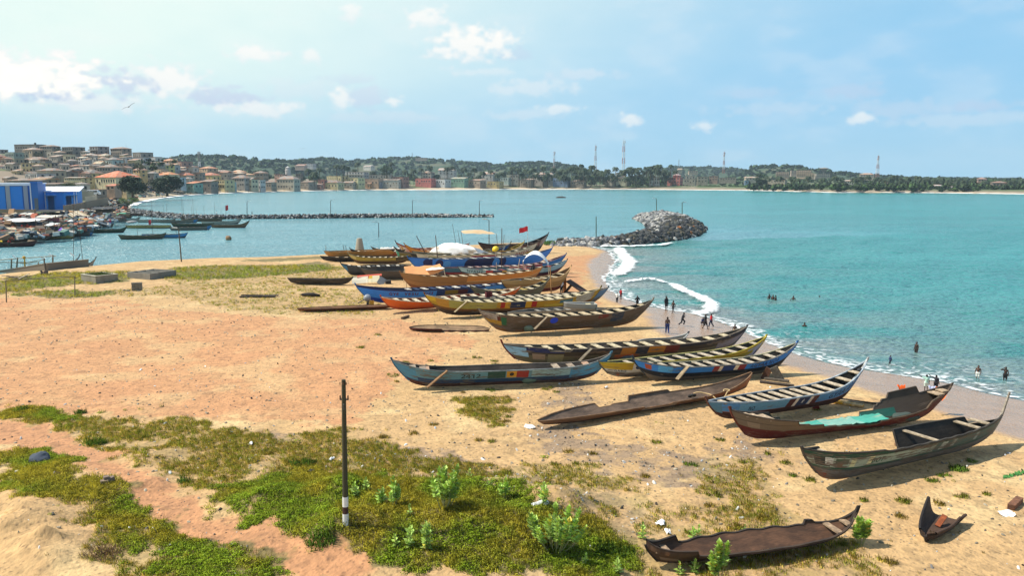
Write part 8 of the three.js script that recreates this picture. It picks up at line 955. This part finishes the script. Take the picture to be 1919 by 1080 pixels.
{
  const R = rng(909), green = [], mat2 = [], straw = [], bits = [];
  const isPath = (x, z) => ragged('path', x, z);
  const X = [[-34, 30, -52, -26, 60000], [-78, 10, -132, -52, 15000]];
  for (const [xa, xb, za, zb, n] of X) for (let i = 0; i < n * 2.2; i++) {
    const x = lerp(xa, xb, R()), z = lerp(za, zb, R()), y = ground(x, z); if (y < .7) continue;
    const rg = look('green', x + (fbm(x * .9, z * .9 + 31, 4) - .5) * 3.2, z + (fbm(x * .9 + 77, z * .9, 4) - .5) * 3.2), g = sstep(.18, .8, rg + (fbm(x * 1.1, z * 1.1 + 8, 4) - .5) * .9), s = ragged('straw', x, z) * (1 - trail(x, z)), far = z < -60 ? 1.4 : 1, pn = fbm(x * .55, z * .55, 4), d = .65 + .65 * R();
    if (g > .06 && R() < g * (1 - trail(x, z))) { const lush = sstep(.42, .62, fbm(x * .35 + 3, z * .35, 3)); if (z > -60 && R() < .4 + .3 * lush) mat2.push({ p: V(x, y + .02, z), s: V(.1 + .14 * R(), .06 + .1 * R(), .1 + .14 * R()), ry: R() * 6, c: new THREE.Color(lerp(.54, .34, lush) * d, lerp(.47, .47, lush) * d, lerp(.05, .03, lush) * d) }); else green.push({ p: V(x, y - .02, z), s: (.45 + .75 * R()) * far, ry: R() * 6, c: new THREE.Color(lerp(.68, .46, lush) * d, lerp(.58, .54, lush) * d, .06 * d) }); }
    else if (s > .4 && pn > (x > 0 ? .42 : .3) && R() < sstep(x > 0 ? .42 : .3, x > 0 ? .62 : .52, pn) * (x > 0 ? .6 : .9)) straw.push({ p: V(x, y - .02, z), s: (.4 + .55 * R()) * far, ry: R() * 6, c: R() < .45 ? new THREE.Color(.46 * d, .52 * d, .05 * d) : new THREE.Color(.8 * d, .62 * d, .11 * d) });
    else if (R() < .004 && z > -95 && isPath(x, z) < .2) straw.push({ p: V(x, y - .02, z), s: .3 + .4 * R(), ry: R() * 6, c: new THREE.Color(.36 * d, .28 * d, .05 * d) });
  }
  instanced('grass', tuft(3, 13, .26, .011, .3), bladeMat, green, 'green grass on the mound and along the path'); instanced('ground_cover', crownClump(21, 70, .2), bladeMat, mat2, 'dense low creeping plants on the green mound'); instanced('dry_grass', tuft(5, 12, .24, .01, .3), bladeMat, straw, 'yellowed grass on the sand');
  const tufts = []; for (const [x, y, r, c] of [[708, 628, 7, 1], [676, 652, 10, 1], [757, 681, 12, 1], [737, 704, 13, 2], [893, 671, 10, 1], [927, 678, 7, 1], [930, 684, 7, 1], [806, 677, 6, 1], [745, 716, 4, 0], [923, 733, 13, 2], [867, 737, 5, 0], [901, 748, 12, 1], [885, 758, 9, 1], [950, 745, 6, 0], [880, 773, 9, 0], [905, 771, 13, 0], [918, 780, 10, 0], [952, 782, 8, 1], [815, 797, 10, 0], [775, 814, 10, 0], [945, 790, 12, 0], [1020, 731, 8, 1], [1032, 728, 6, 1], [1042, 735, 7, 1], [720, 820, 12, 0], [1065, 848, 10, 0], [1111, 852, 7, 0], [1038, 871, 8, 1], [920, 828, 8, 1], [897, 826, 6, 0], [1207, 894, 10, 0], [1078, 870, 6, 1], [1350, 826, 9, 1], [1294, 872, 14, 2], [1230, 830, 9, 1], [1529, 769, 6, 2], [1390, 868, 7, 1], [1472, 869, 12, 1], [1440, 852, 5, 1], [1485, 893, 8, 2], [1518, 901, 14, 1], [1560, 856, 16, 1], [1600, 853, 16, 1], [1625, 851, 10, 1], [1744, 902, 13, 2], [1770, 893, 12, 2], [1795, 881, 14, 3], [1822, 866, 10, 2], [1688, 969, 12, 0], [1690, 940, 16, 1], [1760, 946, 12, 0], [1803, 932, 14, 1], [1745, 1005, 9, 1], [1848, 928, 6, 1], [1665, 1055, 14, 0], [1620, 940, 8, 1], [1340, 930, 16, 1], [1330, 950, 10, 0], [1290, 1000, 10, 1], [1380, 990, 14, 0], [1430, 975, 14, 0], [180, 832, 20, 3], [430, 812, 8, 0], [150, 775, 10, 3], [40, 770, 12, 3], [570, 870, 20, 3], [600, 1020, 26, 3], [345, 905, 9, 3], [1150, 1035, 34, 3], [1575, 1020, 14, 1], [505, 852, 10, 0], [272, 820, 8, 1]]) { const p = G(x, y), k = -p.z / FOC, n = Math.ceil(r * r * k * 2.2) + 6; for (let i = 0; i < n; i++) { const a = R() * 6.28, q = Math.sqrt(R()) * r * k, X2 = p.x + Math.cos(a) * q, Z2 = p.z + Math.sin(a) * q * .8, d = .7 + .6 * R(), base = [[.44, .33, .05], [.32, .34, .04], [.22, .34, .03], [.15, .26, .03]][c]; tufts.push({ p: V(X2, ground(X2, Z2) - .02, Z2), s: (.5 + .5 * R()) * (c === 3 ? 1.6 : 1), ry: R() * 6, c: new THREE.Color(base[0] * d, base[1] * d, base[2] * d) }); } }
  instanced('grass_tufts', tuft(8, 12, .3, .012, .25), bladeMat, tufts, 'single tufts of grass dotted over the sand');
  // litter, pebbles, dry stalks
  const litterCol = ['#d8d6d2', '#c4c8cc', '#26241f', '#8a8580', '#5a5048', '#b5a890', '#e6e2da', '#3f4a58'].map(lin); for (let i = 0; i < 14000; i++) { const x = lerp(-34, 34, R()), z = lerp(-62, -26, R()), y = ground(x, z); if (y < .8) continue; const l = ragged('litter', x, z), s = Math.max(ragged('straw', x, z) * .5, ragged('green', x, z) * .05); if (R() > Math.max(l * .5, s * .3, .05)) continue; const white = R() < .3, q = (white ? .02 + .07 * R() ** 4 : .02 + .05 * R() ** 2); bits.push({ p: V(x, y + q * .4, z), s: V(q * (1 + R()), q * .5, q), rx: R(), ry: R() * 6, rz: R(), c: white ? litterCol[R() < .5 ? 0 : 6] : litterCol[Math.floor(R() * 8)].clone().multiplyScalar(.7) }); }
  for (let i = 0; i < 9000; i++) { const x = lerp(-70, 34, R()), z = lerp(-105, -30, R()), y = ground(x, z); if (y < .9) continue; const q = .02 + .06 * R() ** 2.5; bits.push({ p: V(x, y + q * .3, z), s: V(q * 1.4, q * .6, q), rx: R(), ry: R() * 6, c: litterCol[2].clone().lerp(litterCol[5], R()) }); }
  instanced('litter', rockGeo[1], rockM, bits, 'litter, stones and dry scraps strewn over the sand');
}
const rag = (px, py, w, d, col, label) => { const f = G(px, py), t = thing('plastic_sheet', label, 'litter', f, px); part('sheet', cloth([V(-w, .1, -d), V(w, .14, -d), V(w * .9, .05, d), V(-w * .8, .06, d)], -.03, 8, 6, .07), mat(col, .8), t); };
rag(620, 863, .22, .16, '#e6e4e2', 'white plastic sheet on the dry grass left of the pole'); rag(1012, 948, .42, .12, '#e8e8e6', 'long white cloth strip beside the large leafy bush'); rag(1236, 983, .26, .2, '#f0efee', 'white crumpled bag above the bottom right dugout'); rag(1252, 1000, .2, .12, '#f0efee', 'second white scrap above the bottom right dugout'); rag(1885, 966, .36, .2, '#e4e4e4', 'white sheet beside the beam at the right edge'); rag(992, 802, .4, .14, '#d8d8d6', 'crumpled clear plastic before the low brown dugout'); rag(470, 834, .2, .12, '#eceae8', 'white scrap in the dry grass at left'); rag(1135, 728, .16, .14, '#e8e4dc', 'white bag behind the low brown dugout');
rag(690, 952, .12, .1, '#3a3a3c', 'dark rag at the foot of the painted pole'); rag(582, 885, .14, .22, '#1d1f26', 'black bag in the dry grass left of the pole');
// dry thorny heap
{ const f = G(195, 1040), R = rng(61), l = []; for (let i = 0; i < 160; i++) { const a = R() * 6.28, r = R() * .9, b = V(Math.cos(a) * r, .02, Math.sin(a) * r * .7); l.push(bar(b, b.clone().add(V((R() - .5) * .7, .1 + R() * .35, (R() - .5) * .7)), .008, .005, 4)); } const t = thing('brushwood', 'tangle of dry brown twigs at the bottom left', 'brushwood', f); part('twigs', merge(l), mat('#6a4e36', 1), t, undefined, 'stuff'); }
// broad leaved shore weeds
function weedLeaf(R) { const L = .17 + .11 * R(), W = L * .38, c = .03 + .03 * R(); return [[0, 0, 0], [L * .45, c, W], [L, .01, 0], [L * .45, c, -W], [L * .5, c * .4, 0]]; }
function weed(px, py, hpx, stems, spreadPx, label, seed, dense = 1) {
  const f = G(px, py), k = -f.z / FOC, h = hpx * k, R = rng(seed), t = thing('milkweed_plant', label, 'plant', f), p = [], c = [], st = [];
  for (let s = 0; s < stems; s++) {
    const a = R() * 6.28, r = stems > 1 ? Math.sqrt(R()) * spreadPx * k : 0, H = h * (stems > 1 ? .5 + .5 * R() : 1), b = V(Math.cos(a) * r * .25, -.05, Math.sin(a) * r * .2), tip = V(Math.cos(a) * r, H, Math.sin(a) * r * .7), mid = b.clone().lerp(tip, .5).add(V(Math.cos(a) * r * .2, -.05 * H, 0)); const cv = new THREE.QuadraticBezierCurve3(b, mid, tip); st.push(new THREE.TubeGeometry(cv, 6, .016, 5));
    const n = Math.round(H / .065 * dense), from = stems > 3 ? .4 : .12; for (let i = 0; i < n; i++) { const q = lerp(from, 1, i / (n - 1)), o = cv.getPoint(q), az = i * 1.57 + R() * .6, el = lerp(.25, 1.1, Math.pow(q, 2)) + (R() - .5) * .5, sz = (i > n - 4 ? .55 : 1) * (.8 + .4 * R()), d = .5 + .8 * R(), yel = R() < .07; for (const sd of [0, Math.PI]) { const X = V(Math.cos(az + sd) * Math.cos(el), Math.sin(el), Math.sin(az + sd) * Math.cos(el)), Zz = V(-Math.sin(az + sd), 0, Math.cos(az + sd)), Y = Zz.clone().cross(X), P = weedLeaf(R).map(([x, y, z]) => o.clone().addScaledVector(X, x * sz).addScaledVector(Y, y * sz).addScaledVector(Zz, z * sz)); for (const [A, B, C] of [[0, 1, 4], [1, 2, 4], [2, 3, 4], [3, 0, 4]]) for (const v of [P[A], P[B], P[C]]) { p.push(v.x, v.y, v.z); c.push((yel ? .7 : .42) * d, (yel ? .56 : .6) * d, (yel ? .06 : .09) * d); } } }
  }
  const g = new THREE.BufferGeometry(); g.setAttribute('position', new THREE.Float32BufferAttribute(p, 3)); g.setAttribute('color', new THREE.Float32BufferAttribute(c, 3)); g.computeVertexNormals(); part('foliage', g, weedM, t, undefined, 'stuff'); for (const s of st) part('stem', s, mat('#8a8a5c', .9), t);
}
const weedM = new THREE.MeshPhysicalMaterial({ vertexColors: true, roughness: .6, side: THREE.DoubleSide, transmission: .25, thickness: 0 });
weed(666, 924, 30, 3, 10, 'small milkweed just right of the pole', 1); weed(685, 920, 24, 2, 6, 'low milkweed second right of the pole', 2); weed(716, 945, 30, 3, 12, 'rounded milkweed left of the two tall stems', 3, 1.3); weed(738, 950, 58, 4, 14, 'tall milkweed with two upright stems left of the big bushy one', 4); weed(768, 968, 20, 1, 0, 'single short milkweed stem below the tall pair', 5);
weed(832, 952, 84, 14, 34, 'big bushy milkweed with bare lower branches, in the middle of the bottom', 6); weed(945, 938, 42, 4, 12, 'milkweed right of the big bushy one', 7); weed(918, 912, 16, 3, 10, 'low milkweed behind the one right of the big bush', 8); weed(1020, 945, 58, 3, 12, 'slender milkweed above the white cloth strip', 9); weed(880, 900, 20, 1, 0, 'tiny milkweed behind the big bushy one', 10);
weed(1040, 1034, 92, 22, 64, 'largest spreading milkweed bush beside the bottom right dugout', 11); weed(800, 1030, 72, 3, 10, 'tall straight milkweed in the green mound', 12); weed(768, 1028, 48, 2, 8, 'milkweed left of the tall straight one in the mound', 13); weed(745, 1026, 26, 2, 8, 'leftmost low milkweed in the green mound', 14); weed(1203, 1010, 46, 2, 8, 'upright milkweed above the stern of the bottom right dugout', 15); weed(1300, 1018, 34, 3, 10, 'milkweed just behind the bottom right dugout', 16); weed(1395, 1002, 18, 1, 0, 'small milkweed behind the middle of the bottom right dugout', 17);
weed(1345, 1088, 78, 8, 28, 'bright milkweed standing before the bottom right dugout', 18, 1.2); weed(1298, 1074, 32, 2, 8, 'short milkweed at the near side of the dugout stern', 19); weed(1273, 1078, 24, 1, 0, 'smallest milkweed at the near side of the dugout stern', 20); weed(1612, 1022, 58, 9, 18, 'dense bright milkweed at the bow of the bottom right dugout', 21, 1.5); weed(1157, 1074, 36, 2, 8, 'milkweed near the bottom edge left of the dugout', 22); weed(1095, 1060, 26, 3, 12, 'low milkweed at the right foot of the largest bush', 23);
{ // creeping vine at the right edge
  const R = rng(71), l = []; for (let i = 0; i < 90; i++) { const s = i / 90, f = G(1880 + s * 46, 896 - s * 12 + (R() - .5) * 6), g = new THREE.CircleGeometry(.04 + .03 * R(), 6); place(g, f.x, f.y + .03 + .08 * R() * s, f.z, -1.2 + R(), R() * 6, 0); const d = .7 + .6 * R(); l.push(tint(g, new THREE.Color(.05 * d, .2 * d, .04 * d))); } const t = thing('creeping_vine', 'green creeping vine on the sand at the right edge', 'vine', V(0, 0, 0)); part('foliage', merge(l), foliage, t, undefined, 'stuff');
  const l2 = []; for (let i = 0; i < 260; i++) { const f = G(1020 + R() * 20, 455 + R() * 5.5), g = crownClump(300 + i, 10, .3).scale(.35, .3, .35); g.translate(f.x, f.y + .35 * R() + .1, f.z); const d = .7 + .6 * R(); l2.push(tint(g, new THREE.Color(.08 * d, .2 * d, .03 * d))); } const u = thing('green_bush', 'low bright green bush at the root of the curved breakwater', 'bush', V(0, 0, 0)); part('foliage', merge(l2), foliage, u, undefined, 'stuff');
}
renderer.render(scene, camera);
